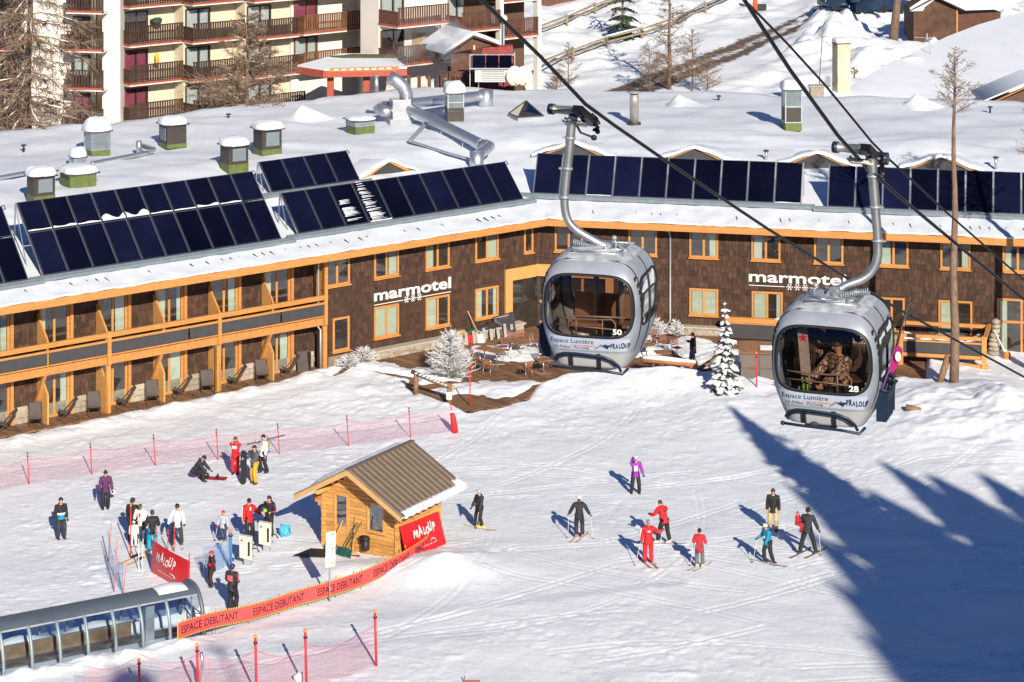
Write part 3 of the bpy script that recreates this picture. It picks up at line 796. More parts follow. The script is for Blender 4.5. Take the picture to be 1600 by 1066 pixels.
for a in ((605,274,'L',1.75,.80), (897,246,'R',2.15,.85), (1087,253,'R',2.05,.82), (1277,261,'R',2.05,.82), (1471,267,'R',2.05,.82)): dormer(*a)
# terrace boards
m = MB(); r4 = random.Random(2)
cx, cy = 3.5, 128.0
for k in range(-110, 190):
    a = V(cx, cy, 0)+UL*(k*.15-2)
    # one board: clip a line perpendicular to the wing against the terrace outline by sampling
    s = np.arange(-14, 16, .25); X = a.x+NL.x*s; Y = a.y+NL.y*s
    ins = poly_sd(X, Y, TERR) < .35
    i = 0
    while i < len(s):
        if ins[i]:
            j = i
            while j+1 < len(s) and ins[j+1]: j += 1
            m.obox(V(X[i], Y[i], TZ-.05+r4.uniform(-.004,.004)), NL*(s[j]-s[i]), UL*.135, V(0,0,.05)); i = j+1
        else: i += 1
tb_ = m.build('terrace_boards', DECK, None, kind='stuff'); tag(tb_, 'brown timber terrace boards in front of the hotel partly under snow', 'decking')
# ---------------------------------------------------------------- solar collectors on the roof
SOLAR = M('solar_glass', (.004,.005,.018), 0.16, var=.35, scale=.5, spec=.15, rnd=.5)
def solar_array(label, wing, p0, p1, n_, rows, tilt, group='solar arrays on the hotel roof', snowy=(), seams=True, lift=.18, frosted=()):
    """p0, p1: photo positions of the lower edge's ends; rows: slope lengths from the bottom"""
    f, u, n = FR[wing]; a = RP(*p0); c = RP(*p1)
    ln = (c-a).dot(u); c = a+u*ln
    r = thing('solar_array', label, 'solar array', tuple(a), 0, group)
    up = -n*math.cos(tilt)+V(0,0,math.sin(tilt)); nr = (n*math.sin(tilt)+V(0,0,math.cos(tilt)))
    s0 = 0.0; pw = ln/n_; a0 = V(0,0,lift)
    for ri, L in enumerate(rows):
        for k in range(n_):
            o = a0+u*(k*pw+.035)+up*(s0+.02); m = MB(); m.obox(o, u*(pw-.07), up*(L-.04), nr*.08); pn = m.build('solar_panel', STEEL if False else SOLAR, r)
            e = MB()
            for (q, x, y) in ((o, u*(pw-.07), up*.035), (o+up*(L-.075), u*(pw-.07), up*.035), (o, u*.03, up*(L-.04)), (o+u*(pw-.10), u*.03, up*(L-.04))):
                e.obox(q+nr*.082, x, y, nr*.012)
            e.build('frame', M('dark_steel', (.10,.11,.13), .4, .6), pn)
            if (ri, k) in snowy:
                h = snowy[(ri, k)]; q = MB(); rr = []
                for jz, (su, dn) in enumerate(((0, .10), (.0, .20), (h*.6, .17), (h, .09))):
                    rr.append([o+u*((pw-.1)*j/8)+up*(su*(.5+.5*math.sin(j*.9+k*2)+.25)+.0)+nr*dn for j in range(9)])
                q.sheet(rr, flip=True); q.build('snow_strip', SNOW, pn)
            if (ri, k) in frosted:
                q = MB(); rq = random.Random(k); wd = frosted[(ri, k)]
                for z in [zz_ for zz_ in np.arange(.12, L*wd, .07) if rq.random() < .72]:
                    x1 = (pw-.12)*(.75-.35*z/L)*rq.uniform(.75, 1.1); x0 = .1*rq.random()+.10
                    pts = [o+u*x0+up*z+nr*.094, o+u*(x0+x1)+up*(z+.02)+nr*.094, o+u*(x0+x1*.8)+up*(z+.02+.03*rq.random())+nr*.094, o+u*(x0+.05)+up*(z+.02+.04*rq.random())+nr*.094]
                    q.prism(pts, nr*.012)
                q.build('frost', SNOW, pn)
        s0 += L+.03
    tot = s0
    for k in range(n_+1):
        m = MB(); o = a0+u*(k*pw-.02)-nr*.03
        m.obox(o, u*.04, up*tot, nr*.07); m.build('rail', STEEL, r)
    for k in range(0, n_+1, 2):
        m = MB()
        b0 = a0+u*(k*pw)+up*tot-nr*.05; m.bar(b0, V(b0.x, b0.y, 0)-n*.15+V(0,0,-.1), .05, .05); m.build('strut', STEEL, r); m = MB(); m.bar(b0, a0+u*(k*pw)-n*(tot*math.cos(tilt)*.55)-V(0,0,.1), .04, .04); m.build('strut', STEEL, r)
    for bo_, zo_, bw_, bh_ in ((.02,-.14,.14,.20),(.20,-.20,.08,.17)):
        m = MB(); m.obox(a0+u*-.75+n*bo_+V(0,0,zo_), u*(ln+1.5), n*bw_, V(0,0,bh_)); m.build('base_beam', M('blue_grey_steel', (.22,.27,.31), .45, .4, var=.12), r)
    m = MB(); m.tube([a0+u*(ln+.02)+up*tot, a0+u*(ln+.16)+up*(tot+.02), a0+u*(ln+.18)+up*(tot-.18), a0+u*(ln+.04)+up*(tot-.2)], .025, 6); m.build('pipe_loop', BLACK, r)
    return r
T46, T58 = math.radians(47), math.radians(57)
solar_array('big double row of dark solar panels with snow caught between its rows', 'L', (67,438), (437,378), 10, (2.45,1.75), T46,
            snowy={(1,0):.06,(1,1):.12,(1,2):.10,(1,3):.32,(1,4):.30,(1,5):.07,(1,6):.05,(1,7):.14,(1,8):.08})
solar_array('cut off double row of solar panels at the roof corner past a snowy gap', 'L', (-70,462), (44,444), 3, (2.45,1.75), T46)
solar_array('single row of ten solar panels, two of them streaked with frost', 'L', (466,372), (809,312), 10, (2.55,), T46, frosted={(0,2):.62,(0,3):1.0}, snowy={(0,3):.06})
solar_array('short row of four solar panels set higher, beside a small gable', 'L', (424,307), (558,285), 4, (2.0,), T46)
solar_array('row of ten solar panels across the roof behind the gondola hanger arm', 'R', (833,308), (1252,327), 10, (2.45,), T58, snowy={(0,2):.03,(0,9):.05})
solar_array('row of solar panels behind the tall bare larch trunk', 'R', (1293,329), (1640,345), 8, (2.45,), T58)

# ---------------------------------------------------------------- vents, ducts, chimneys on the roof
BOX = M('vent_glass_box', (.27,.33,.36), .2, .5, var=.2, scale=3)
LOUV = M('pale_louvre', (.20,.25,.28), .5, .3)
def snowcap(parent, c, sx, sy, h, rz=0.0, seed=0):
    m = MB(); R = Matrix.Rotation(rz, 3, 'Z')
    nx = 14; rows = []
    for i in range(7):
        a = PI/2*i/6; r_ = math.cos(a)**.45; z = h*math.sin(a)**.9
        row = []
        for j in range(25):
            t = 2*PI*j/24; cx, cy = math.cos(t), math.sin(t); k = (abs(cx)**3.2+abs(cy)**3.2)**(-1/3.2)
            q = V(cx*k*sx*r_, cy*k*sy*r_, z); q *= 1+.13*mnoise.noise(V(q.x*2.4+seed, q.y*2.4, q.z*2))+.06*mnoise.noise(V(q.x*6+seed, q.y*6, q.z*5))
            row.append(Vector(c)+R@q)
        rows.append(row)
    m.sheet(rows); return m.build('snow_cap', SNOWROOF, parent)
VG = 'ventilation boxes on the snowy roof'
def vent_box(px, py, w_, h, label, gh=.45, rz=.55, louvre='r', cap=.32, kind='brown'):
    b = RP(px, py); r = thing('roof_vent', label, 'roof vent', tuple(b+V(0,0,-.12)), rz, VG); d = w_
    m = MB(); m.box((0,0,gh/2), (w_,d,gh)); m.build('base', GREEN, r, bevel=.01)
    m = MB(); m.box((0,0,gh+(h-gh)/2), (w_*.98,d*.98,h-gh)); m.build('housing', BROWNMET if kind == 'brown' else BOX, r, bevel=.01)
    if kind == 'brown':
        m = MB(); s = w_*.62; hz = h-gh
        for sd in louvre:
            for k in range(6):
                z = gh+hz*.2+hz*.62*k/6
                if sd == 'r': m.obox(V(-s/2+.03, -d*.49-.02, z), V(s,0,0), V(0,-.03,.0), V(0,.02,hz*.085))
                else: m.obox(V(-w_*.49-.02, -s/2, z), V(0,s,0), V(-.03,0,0), V(.02,0,hz*.085))
            if sd == 'r': m.obox(V(-s/2, -d*.49-.02, gh+hz*.16), V(s+.06,0,0), V(0,.015,0), V(0,0,hz*.72))
            else: m.obox(V(-w_*.49-.02, -s/2-.03, gh+hz*.16), V(0,s+.06,0), V(.015,0,0), V(0,0,hz*.72))
        m.build('louvre', LOUV, r)
    else:
        m = MB()
        for sx in (-1,1):
            for sy in (-1,1): m.box((sx*w_*.49, sy*d*.49, gh+(h-gh)/2), (.06,.06,h-gh))
        m.box((0,0,gh+(h-gh)*.5), (w_+.03,d+.03,.04)); m.box((0,0,gh+.03), (w_+.04,d+.04,.06)); m.build('frame', STEEL, r)
    m = MB(); m.box((0,0,h+.03), (w_*1.22,d*1.22,.06)); m.build('lid', BROWNMET, r)
    if cap: snowcap(r, (0,0,h+.05), w_*.66, d*.66, cap*1.35, seed=px)
    return r
vent_box(64, 318, 1.15, 1.6, 'brown louvred roof vent on green base by the cut off solar row', .62)
vent_box(122, 288, 1.5, .78, 'broad low green roof vent topped with snow and a small glass box', .72, cap=.28, kind='glass')
vent_box(122, 263, .7, .75, 'small glass vent box sitting on snow of the broad green base', .12, kind='glass', cap=.4)
vent_box(152, 240, 1.15, 1.45, 'large metal framed glass vent box with a thick snow dome', .4, kind='glass', cap=.55)
vent_box(270, 226, 1.25, 1.35, 'dark brown roof vent with its louvre turned to the side away from the road', .25, louvre='l', cap=.32)
vent_box(366, 268, 1.2, 1.6, 'brown louvred vent with green base, lower of the pair beside double solar row', .62)
vent_box(418, 241, 1.25, 1.6, 'brown louvred vent with green base, higher of the pair beside double solar row', .5)
vent_box(563, 208, 1.3, .95, 'squat green and grey roof vent in front of the shiny ducts', .62, cap=.14, kind='glass')
vent_box(710, 192, 1.0, 2.0, 'tall vent with glass top and dark lower half behind the bent duct', .9, rz=.2, kind='glass', cap=.5)
vent_box(1237, 200, 1.02, 2.5, 'tall lone vent of glass, brown and green bands on the long roof', .5, rz=.12, kind='glass', cap=.42)
o = COL.objects
for nm in [x for x in o if x.get('label','').startswith(('tall vent with', 'tall lone'))]:
    m = MB(); hh = .8 if 'with glass top' in nm['label'] else .9; z0 = .3 if hh == .8 else .5
    m.box((0,0,z0+hh/2+.02), (1.04,1.04,hh)); m.build('dark_panel', BROWNMET, nm)
# shiny ducts
def rib_tube(m, a, c, r, n=14, step=.16):
    a, c = Vector(a), Vector(c); L = (c-a).length; k = max(2, int(L/step)); pts, rad = [], []
    for i in range(k+1):
        p = a.lerp(c, i/k)
        for dd, rr in ((0, r*1.05), (.25, r)):
            if i < k or dd == 0: pts.append(p+(c-a)*(dd/k)); rad.append(rr)
    m.tube(pts, rad, n)
r0 = RP(625, 196); duct = thing('ventilation_duct', 'shiny galvanised duct branching in two across the snowy roof', 'duct', tuple(r0), 0)
def D(px, py, dz=0): return RP(px, py, dz)-r0+V(0,0,dz)
m = MB(); m.box((0,.1,.2), (1.5,1.3,.5), rz=.25); m.build('plinth', STEELM, duct)
m = MB(); m.box((0,.1,1.0), (1.15,1.1,1.25), rz=.25); m.build('junction_box', STEEL, duct, bevel=.02)
c1 = V(.05,.1,1.6); 
m = MB(); m.tube([c1+V(.35,0,0), c1+V(.3,-.05,.45), c1+V(.1,-.1,.85), c1+V(-.25,-.12,1.15), c1+V(-.75,-.1,1.4)], .42, 16); m.tube([c1+V(.3,-.05,.42), c1+V(.3,-.05,.47)], .46, 16); m.tube([c1+V(-.25,-.12,1.15), c1+V(-.3,-.12,1.17)], .46, 16); m.build('outlet_bend', STEEL, duct)
e1 = D(752, 226, .75)
m = MB(); rib_tube(m, V(.6,-.1,1.05), e1, .31); m.build('long_pipe', STEEL, duct)
e2 = D(745, 243, .8)
m = MB(); m.tube([e1+V(-.05,.02,0), e1+V(.3,-.1,0), e1+V(.5,-.5,-.02), e1+V(.35,-1.1,-.05), e2+V(.1,.3,.0), e2], .31, 14); m.build('elbow', STEEL, duct)
m = MB(); m.tube([e2+V(0,0,.2), e2+V(0,0,-1.1)], .42, 16); m.box(e2+V(0,0,-1.0), (1.7,1.1,.14)); m.build('inlet', STEEL, duct)
m = MB(); m.tube([V(-.5,.1,.8), V(-1.1,.2,.85), V(-1.35,.6,.9), V(-1.1,1.1,1.0)], .34, 14); m.build('side_bend', STEEL, duct)
e3 = D(752, 150, .75)
m = MB(); rib_tube(m, V(-1.0,1.15,1.0), e3, .32); m.build('rear_pipe', STEEL, duct)
m = MB(); m.tube([e3+V(.3,0,.4), e3+V(.3,0,-.9)], .48, 16); m.build('rear_inlet', STEEL, duct)
m = MB()
for k in (.25,.5,.8):
    p = V(.6,-.1,1.05).lerp(e1, k)
    for s_ in (-.18,.18): m.bar(p+V(s_,0,-.3), p+V(s_*2,0,-1.0), .04, .04)
m.build('support', STEEL, duct)
r1 = RP(163, 256); pipe = thing('roof_pipe', 'thin ribbed duct lying across the snow between two vents', 'duct', tuple(r1), 0)
m = MB(); rib_tube(m, RP(143,260)-r1+V(0,0,.15), RP(232,244)-r1+V(0,0,.2), .13, 8, .2); m.tube([RP(232,244)-r1+V(0,0,.2), RP(240,240)-r1+V(0,0,.25), RP(222,236)-r1+V(0,0,.3)], .15, 8); m.build('pipe', STEEL, pipe)
for px_, py_ in ((588,142),(621,138)):
    r2_ = RP(px_, py_); t_ = thing('roof_riser', ('short upright steel pipe at the roof edge behind the duct outlet' if px_ < 600 else 'short upright steel pipe at the roof edge by the canopy pillar'), 'pipe', tuple(r2_), 0); mm_ = MB(); mm_.tube([V(0,0,-.2),V(0,0,1.0)], .17, 12); mm_.build('pipe', STEEL, t_); mm_ = MB(); mm_.tube([V(0,0,1.0),V(0,0,1.06)], .2, 12); mm_.build('cap', STEELM, t_)
m = MB(); q = RP(217,240)-r1; m.tube([q, q+V(0,0,.75)], .16, 10); m.build('riser', STEEL, pipe)
r1 = RP(20,284); pipe = thing('roof_pipe', 'thin duct running out of a snowdrift behind the corner vent', 'duct', tuple(r1), 0)
m = MB(); rib_tube(m, RP(-20,286)-r1+V(0,0,.15), RP(40,276)-r1+V(0,0,.2), .12, 8, .2); m.build('pipe', STEEL, pipe)
# ladder-like cable tray on the snow
r1 = RP(700,245); tray = thing('cable_tray', 'long flat cable tray lying on the snow below the bent duct', 'cable tray', tuple(r1), 0)
m = MB(); q = [RP(*p)-r1+V(0,0,.28) for p in ((641,228),(700,247),(740,258))]; m.bar(q[0], q[1], .3, .05); m.bar(q[1], q[2], .3, .05); m.bar(q[0]+V(0,0,.05), RP(668,200)-r1+V(0,0,.4), .28, .05); m.build('tray', STEELM, tray)
# chimney pipe
r1 = RP(991,194); ch = thing('flue_pipe', 'upright rusty steel flue with flat cap on the long roof', 'chimney', tuple(r1), 0)
m = MB(); m.tube([V(0,0,-.1), V(0,0,.1)], .42, 18); m.build('collar', BROWNMET, ch)
FL = M('stained_steel', (.50,.47,.43), .45, .6, var=.35, scale=2.2, stretch=(1,1,.5))
m = MB(); m.tube([V(0,0,0), V(0,0,.5), V(0,0,.505), V(0,0,1.25), V(0,0,1.26), V(0,0,1.85)], [.28,.28,.29,.28,.29,.28], 18); m.build('pipe', FL, ch)
m = MB(); m.tube([V(0,0,1.8), V(0,0,1.95)], .22, 12); m.build('throat', BLACK, ch)
m = MB(); m.tube([V(0,0,1.95), V(0,0,2.0), V(0,0,2.06)], [.45,.45,.05], 20); m.build('cap', STEELM, ch)
# small pipes poking out of the snow
for px, py, h, lb in ((1197,250,.5,'short steel vent pipe standing behind the second gable of the long roof'), (1556,262,.55,'short steel vent pipe near the larch branches shadow'),
                      (1123,158,.3,'tiny dark vent cap beside the snow peak behind the flue'), (1547,176,.32,'tiny dark vent cap at the far end of the long roof'),
                      (357,187,.3,'tiny dark vent cap near the apartment balconies'), (37,236,.3,'tiny dark vent cap in snow above corner panels')):
    r1 = RP(px, py); t = thing('vent_pipe', lb, 'vent pipe', tuple(r1), 0, 'small vent pipes in the roof snow')
    m = MB(); m.tube([V(0,0,-.05), V(0,0,h)], .09 if h > .4 else .06, 10); m.build('pipe', STEEL if h > .4 else BLACK, t)
    m = MB(); m.tube([V(0,0,h), V(0,0,h+.06), V(0,0,h+.1)], [.17,.17,.03], 10); m.build('cap', BROWNMET, t)
# pyramid skylight
r1 = RP(822,186); sk = thing('skylight', 'small glazed pyramid skylight ringed by snow', 'skylight', tuple(r1), .35)
m = MB(); m.box((0,0,.1), (1.7,1.7,.35)); m.build('kerb', STEELM, sk)
ap = V(0,0,1.15); cs = [V(-.85,-.85,.28), V(.85,-.85,.28), V(.85,.85,.28), V(-.85,.85,.28)]
for i in range(4):
    m = MB(); m.add([cs[i], cs[(i+1)%4], ap], [(0,1,2)]); m.build('pane', glass('sky_glass', (.5,.6,.62), .3), sk)
    m = MB(); m.bar(cs[i], ap, .06, .06); m.bar(cs[i], cs[(i+1)%4], .07, .07); m.build('glazing_bar', BROWNMET, sk)
m = MB(); m.box((0,0,.3), (1.5,1.5,.02)); m.build('liner', M('ochre_liner', (.45,.25,.05), .7), sk)
# peaks of drifted snow
for px, py in ((1058,168),(1430,168),(470,187)):
    b = RP(px, py); rows = []
    for j in range(13):
        r_ = []
        for i in range(19):
            x = -1.4+3.8*i/18; y = -1.5+3.0*j/12; k = max(0, 1-abs(y)/1.5)*max(0, 1-(x/2.4 if x > 0 else -x/.9)) if x > -.9 else 0
            X, Y = b.x+x, b.y+y; r_.append(V(X, Y, float(roofz(X, Y))+float(roof_noise(np.array(X), np.array(Y)))-.06+.95*k**1.25))
        rows.append(r_)
    m = MB(); m.sheet(rows); m.build('snow_peak', SNOWROOF, hotel, True)
# ---------------------------------------------------------------- cable cars
CABIN = M('cabin_silver_grey', (.36,.40,.47), .42, .3, var=.14, scale=3.5, bump=.02)
CROOF = M('mottled_cabin_roof', (.40,.43,.47), .55, .1, var=.35, scale=9)  # mottled tone, slightly paler than the cabin sides
BAND = M('cabin_pale_band', (.42,.49,.62), .45, .05, var=.03)
CLOW = M('cabin_lower_shell', (.42,.44,.45), .42, .1, var=.08)
NAVY = M('navy_tube', (.018,.035,.07), .4, .3, var=.2)
CGLASS = glass('cabin_window', (.92,.74,.62), .02, .015)
SEAT = M('cabin_bench', (.09,.06,.055), .6)
RAILM = M('taupe_rail', (.42,.33,.29), .4, .2)
CA, CB, CN = .86, .97, 5.6
def cf(z):
    if z < 1.0: return .715+.285*math.sin(PI/2*clampf(z/.95, 0, 1))**.9
    q = clampf((z-1.0)/1.06, 0, 1); return max(0.0, 1-q**3.1)**(1/3.1)
def shell_y(x, z, off=0.0):
    f = cf(z); a = CA*f+off*.6; q = min(1.0, abs(x)/max(a, 1e-4)); return -(CB*(f if z > 1 else .86+.14*(f-.715)/.285)+off)*(max(0, 1-q**CN))**(1/CN)
def shell_pt(th, z):
    f = cf(z); c, s_ = math.cos(th), math.sin(th); k = (abs(c)**CN+abs(s_)**CN)**(-1/CN)
    return V(CA*f*c*k, CB*(f if z > 1 else .86+.14*(f-.715)/.285)*s_*k, z)
WZ0, WZ1 = .585, 1.71
def front_curve(phi, k=1.0):
    """rounded window outline on the end wall: angle -> (x, z)"""
    c, s_ = math.cos(phi), math.sin(phi); q = (abs(c)**5+abs(s_)**5)**(-1/5)*k
    z = (WZ0+WZ1)/2+(WZ1-WZ0)/2*s_*q; hw = .755-.09*max(0, (z-1.1)/.6)**2-.06*max(0, (1.0-z)/.5)
    return hw*c*q, z
def side_curve(phi, k=1.0):
    c, s_ = math.cos(phi), math.sin(phi); q = (abs(c)**6+abs(s_)**6)**(-1/6)*k
    return .62*c*q, 1.18+.44*s_*q
def sx_pt(y, z, sgn, off=0.0):
    f = cf(z); b = CB*f; q = min(1.0, abs(y)/b); return V(sgn*(CA*f+off)*(max(0, 1-q**CN))**(1/CN), y, z)
def inside(fn_half, x, z):
    return fn_half(x, z)
def in_front(x, z, k):
    zc = (z-(WZ0+WZ1)/2)/((WZ1-WZ0)/2*k); hw = (.755-.09*max(0,(z-1.1)/.6)**2-.06*max(0,(1.0-z)/.5))*k
    return abs(zc)**5+abs(x/hw)**5 < 1
def in_side(y, z, k): return abs(y/(.62*k))**6+abs((z-1.18)/(.44*k))**6 < 1
def cabin_meshes():
    out = {}
    nt_, nz = 144, 84; zs = [2.055*(i/nz)**.92 for i in range(nz)]+[2.06]
    m = MB(); rows = [[shell_pt(2*PI*j/nt_, z) for j in range(nt_)] for z in zs]
    for r in rows: m.v.extend(tuple(p) for p in r)
    for i in range(len(zs)-1):
        for j in range(nt_):
            p = (rows[i][j]+rows[i+1][(j+1) % nt_])/2
            if abs(p.y) > .55 and in_front(p.x, p.z, .97): continue
            if abs(p.x) > .5 and in_side(p.y, p.z, .96): continue
            m.f.append((i*nt_+j, i*nt_+(j+1)%nt_, (i+1)*nt_+(j+1)%nt_, (i+1)*nt_+j)); m.s.append(True)
            m.m.append(1 if p.z > 1.93 else 2 if p.z < .30 else 0)
    m.f.append(tuple(range(nt_))[::-1]); m.s.append(False); m.m.append(0)
    out['shell'] = m.mesh('cabin_shell', [CABIN, CROOF, CLOW])
    for nm, sg in (('front', 1), ('back', -1)):
        g = MB(); N = 48; R_ = 8
        for i in range(R_+1):
            for j in range(N):
                x, z = front_curve(2*PI*j/N, i/R_); y = shell_y(x, z); g.v.append((x, (y+.005)*sg, z))
        for i in range(R_):
            for j in range(N): g.f.append((i*N+j, i*N+(j+1)%N, (i+1)*N+(j+1)%N, (i+1)*N+j)); g.m.append(0); g.s.append(True)
        out['glass_'+nm] = g.mesh('cabin_window', glass('cabin_side_window', (.62,.55,.50), .0, .05))
        t = MB(); rr = []
        for k, off in ((.955, -.012), (.96, .008), (.985, .012), (1.03, .012), (1.036, -.005)):
            rr.append([])
            for j in range(N*2+1):
                x, z = front_curve(2*PI*j/(N*2), k); rr[-1].append(V(x, (shell_y(x, z, 0)-off)*sg, z))
        t.sheet(rr); out['seal_'+nm] = t.mesh('window_seal', BLACK)
    for nm, sg in (('r', 1), ('l', -1)):
        g = MB(); N = 40; R_ = 6
        for i in range(R_+1):
            for j in range(N):
                y, z = side_curve(2*PI*j/N, i/R_); g.v.append(tuple(sx_pt(y, z, sg, -.004)))
        for i in range(R_):
            for j in range(N): g.f.append((i*N+j, i*N+(j+1)%N, (i+1)*N+(j+1)%N, (i+1)*N+j)); g.m.append(0); g.s.append(True)
        out['glass_'+nm] = g.mesh('cabin_window', glass('cabin_side_window', (.62,.55,.50), .0, .05))
        t = MB(); rr = []
        for k, off in ((.95, -.012), (.955, .01), (1.035, .012), (1.04, -.005)):
            rr.append([sx_pt(*side_curve(2*PI*j/(N*2), k), sg, off) for j in range(N*2+1)])
        t.sheet(rr); t.tube([sx_pt(0, z, sg, .004) for z in np.linspace(.15, 1.9, 24)], .014, 6)
        out['seal_'+nm] = t.mesh('window_seal', BLACK)
    return out
CMESH = cabin_meshes()
def inst(me, name, parent):
    o = bpy.data.objects.new(name, me); COL.objects.link(o); return link(o, parent)
def gondola(label, base, yaw, num, armpts, rack, seed, sc=1.0):
    r = thing('cable_car', label, 'cable car', tuple(base), yaw, 'cable cars hanging over the snow')
    r.scale = (sc, sc, sc*.9); W[r.name] = W[r.name]@Matrix.Diagonal((sc, sc, sc*.9, 1))
    inv = W[r.name].inverted(); rr = random.Random(seed)
    body = inst(CMESH['shell'], 'cabin_shell', r)
    for k in ('front', 'back', 'r', 'l'): inst(CMESH['glass_'+k], 'window', r); inst(CMESH['seal_'+k], 'window_seal', r)
    fp = lambda x, z, off: V(x, shell_y(x, z)-off, z)
    # pale band with the lettering
    m = MB(); rows = []
    for z in np.linspace(.335, .578, 7): rows.append([fp(-.74*cf(z)+1.48*cf(z)*j/30, z, .004) for j in range(31)])
    m.sheet(rows); band = m.build('name_band', BAND, r)
    m = MB(); put_text(m, 'el', .125, lambda x, y: fp(-.64+x, .455+y, .010), fit=.74)
    put_text(m, 'val', .075, lambda x, y: fp(-.60+x, .355+y, .010), fit=.62)
    put_brush(m, .16, lambda x, y: fp(.385+x*.56, .40+y*.85, .010), seed=seed)
    m.build('lettering', M('navy_print', (.015,.02,.04), .6), band, kind='stuff')
    for k, (c, o_) in enumerate((((.75,.42,.04), .0), ((.62,.10,.03), .014))):
        m = MB(); m.add([fp(-.6+k*.3, .435-o_, .009), fp(.0, .434-o_-.0*k, .009), fp(.26, .405-o_*.5, .009), fp(.0, .422-o_, .009), fp(-.6+k*.3, .428-o_, .009)], [(0,4,3,1),(1,3,2)]); m.build('stripe', M('stripe%d' % k, c, .6), band)
    q = MB()     # jagged ridge line with a leaping shape behind it
    def stroke(pts, wd):
        for (x0, z0), (x1, z1) in zip(pts, pts[1:]):
            dx, dz = x1-x0, z1-z0; l_ = math.hypot(dx, dz); nx_, nz_ = -dz/l_*wd/2, dx/l_*wd/2
            q.add([fp(x0-nx_, z0-nz_, .011), fp(x1-nx_, z1-nz_, .011), fp(x1+nx_, z1+nz_, .011), fp(x0+nx_, z0+nz_, .011)], [(0,1,2,3)])
    stroke([(.12,.365),(.17,.40),(.22,.455),(.245,.425),(.265,.455),(.29,.43)], .012)
    q.add([fp(*p, .011) for p in ((.25,.425),(.29,.452),(.30,.485),(.318,.452),(.37,.462),(.40,.435),(.36,.425),(.335,.375),(.30,.395))], [tuple(range(9))])
    q.build('emblem', M('navy_print', (.015,.02,.04), .6), band)
    m = MB(); put_text(m, 'n'+num, .14, lambda x, y: fp(.43+x, .665+y, .006), fit=.15); m.build('number', WHITE, r)
    # bumper hoop and straps below the band
    m = MB(); hoop = [(-.62,-.02),(-.61,.10),(-.53,.22),(-.40,.275),(-.2,.28),(.05,.265),(.27,.25),(.42,.19),(.52,.08),(.55,-.04)]
    m.tube([fp(x*.98, max(z,.0), .085)+V(0,0,min(z,0)) for x, z in hoop], .024, 8); m.tube([fp(x*.92, max(z*.86,.0), .06)+V(0,0,min(z,0)) for x, z in hoop[1:-1]], .02, 8)
    m.tube([V(-.64,-.86,-.02), V(-.3,-.93,-.015), V(.3,-.93,-.03), V(.58,-.9,-.07), V(.66,-.82,.02)], .026, 8); m.ball(V(-.64,-.86,-.02), .04, 8, 6)
    m.build('bumper', NAVY, r)
    for x in (-.30, .18):
        m = MB(); m.sheet([[fp(x-.035, z, .03), fp(x+.035, z, .03)] for z in np.linspace(.01, .28, 8)]); m.sheet([[fp(x-.035, z, .02), fp(x+.035, z, .02)] for z in np.linspace(.01, .28, 8)], flip=True); m.build('strap', BLACK, r)
    m = MB(); m.sheet([[fp(-.26+.4*j/8, z, .006) for j in range(9)] for z in np.linspace(.03, .25, 6)]); m.build('lower_panel', CLOW, r)
    m = MB(); m.obox(V(-.07,-.35,-.20), V(.14,0,0), V(0,.2,0), V(0,0,.2)); m.obox(V(-.3,-.8,-.05), V(.5,0,0), V(0,1.6,0), V(0,0,.06)); m.build('skid', BLACK, r)
    # roof rails and seams
    m = MB()
    for y in (-.66, .66): m.tube([shell_pt(0, 0.2)*0+V(x, y*(.98), 0)+V(0,0, zz) for x, zz in [(CA*cf(z)*((1-(abs(y)/(CB*cf(z)))**CN)**(1/CN) if abs(y) < CB*cf(z) else 0)*sg, z) for sg, zl in ((-1, np.linspace(.1,1.93,26)), (1, np.linspace(1.93,.1,26))) for z in zl if abs(y) < CB*cf(z)]], .018, 6)
    m.build('body_seam', BLACK, r)
    m = MB(); m.obox(V(-.45,-.35,1.985), V(.9,0,0), V(0,.7,0), V(0,0,.05)); m.tube([V(-.4,-.45,2.02), V(.5,-.45,2.02)], .03, 6); m.tube([V(-.4,.45,2.02), V(.5,.45,2.02)], .03, 6)
    for k in range(9): m.bar(V(rr.uniform(-.5,.5), rr.uniform(-.5,.4), 2.0), V(rr.uniform(-.5,.5), rr.uniform(-.5,.4), 2.06+rr.random()*.05), .05, .03)
    m.build('roof_gear', STEEL, r)
    m = MB(); m.tube([V(.28*rack,-.1,2.0), V(.30*rack,-.12,2.16), V(.24*rack,-.12,2.22)], .025, 6); m.ball(V(.27*rack,-.12,2.24), .05, 8, 6); m.build('latch', STEELM, r)
    # vent slots on the flank
    for sg in (-1, 1):
        m = MB()
        for k in range(6):
            z = 1.0+.12*k; m.obox(sx_pt(-.66-.02*k, z, sg, .005), V(sg*.012,0,0), V(0,.14,0), V(0,0,.085))
        m.build('vent_grille', BLACK, r)
    # inside: benches and hand rails
    m = MB(); m.box((0,.62,.42), (1.25,.35,.06)); m.box((0,.80,.72), (1.25,.06,.45)); m.build('bench', SEAT if num == '28' else M('bench_brown', (.28,.16,.11), .6), r)
    m = MB(); m.box((0,0,.04), (1.2,1.3,.04)); m.build('cabin_floor', BLACK, r)
    m = MB(); y = -.72
    m.tube([V(-.6,y,.86),V(-.3,y,.84),V(.1,y,.85),V(.36,y,.87),V(.42,y,.80),V(.42,y,.62)], .017, 6); m.tube([V(-.6,y,.72),V(.42,y,.69)], .015, 6)
    for x in (-.25,.2): m.tube([V(x,y,.86),V(x,y,.55)], .016, 6)
    if num == '50':
        m.tube([V(-.38,y,.62),V(-.38,y,.82),V(-.3,y,.9),V(.6,y,.92)], .018, 6)
        for x in (-.22,.22): m.tube([V(x,.66,.2), V(x,.66,1.75)], .05, 8)
    m.build('hand_rail', RAILM, r)
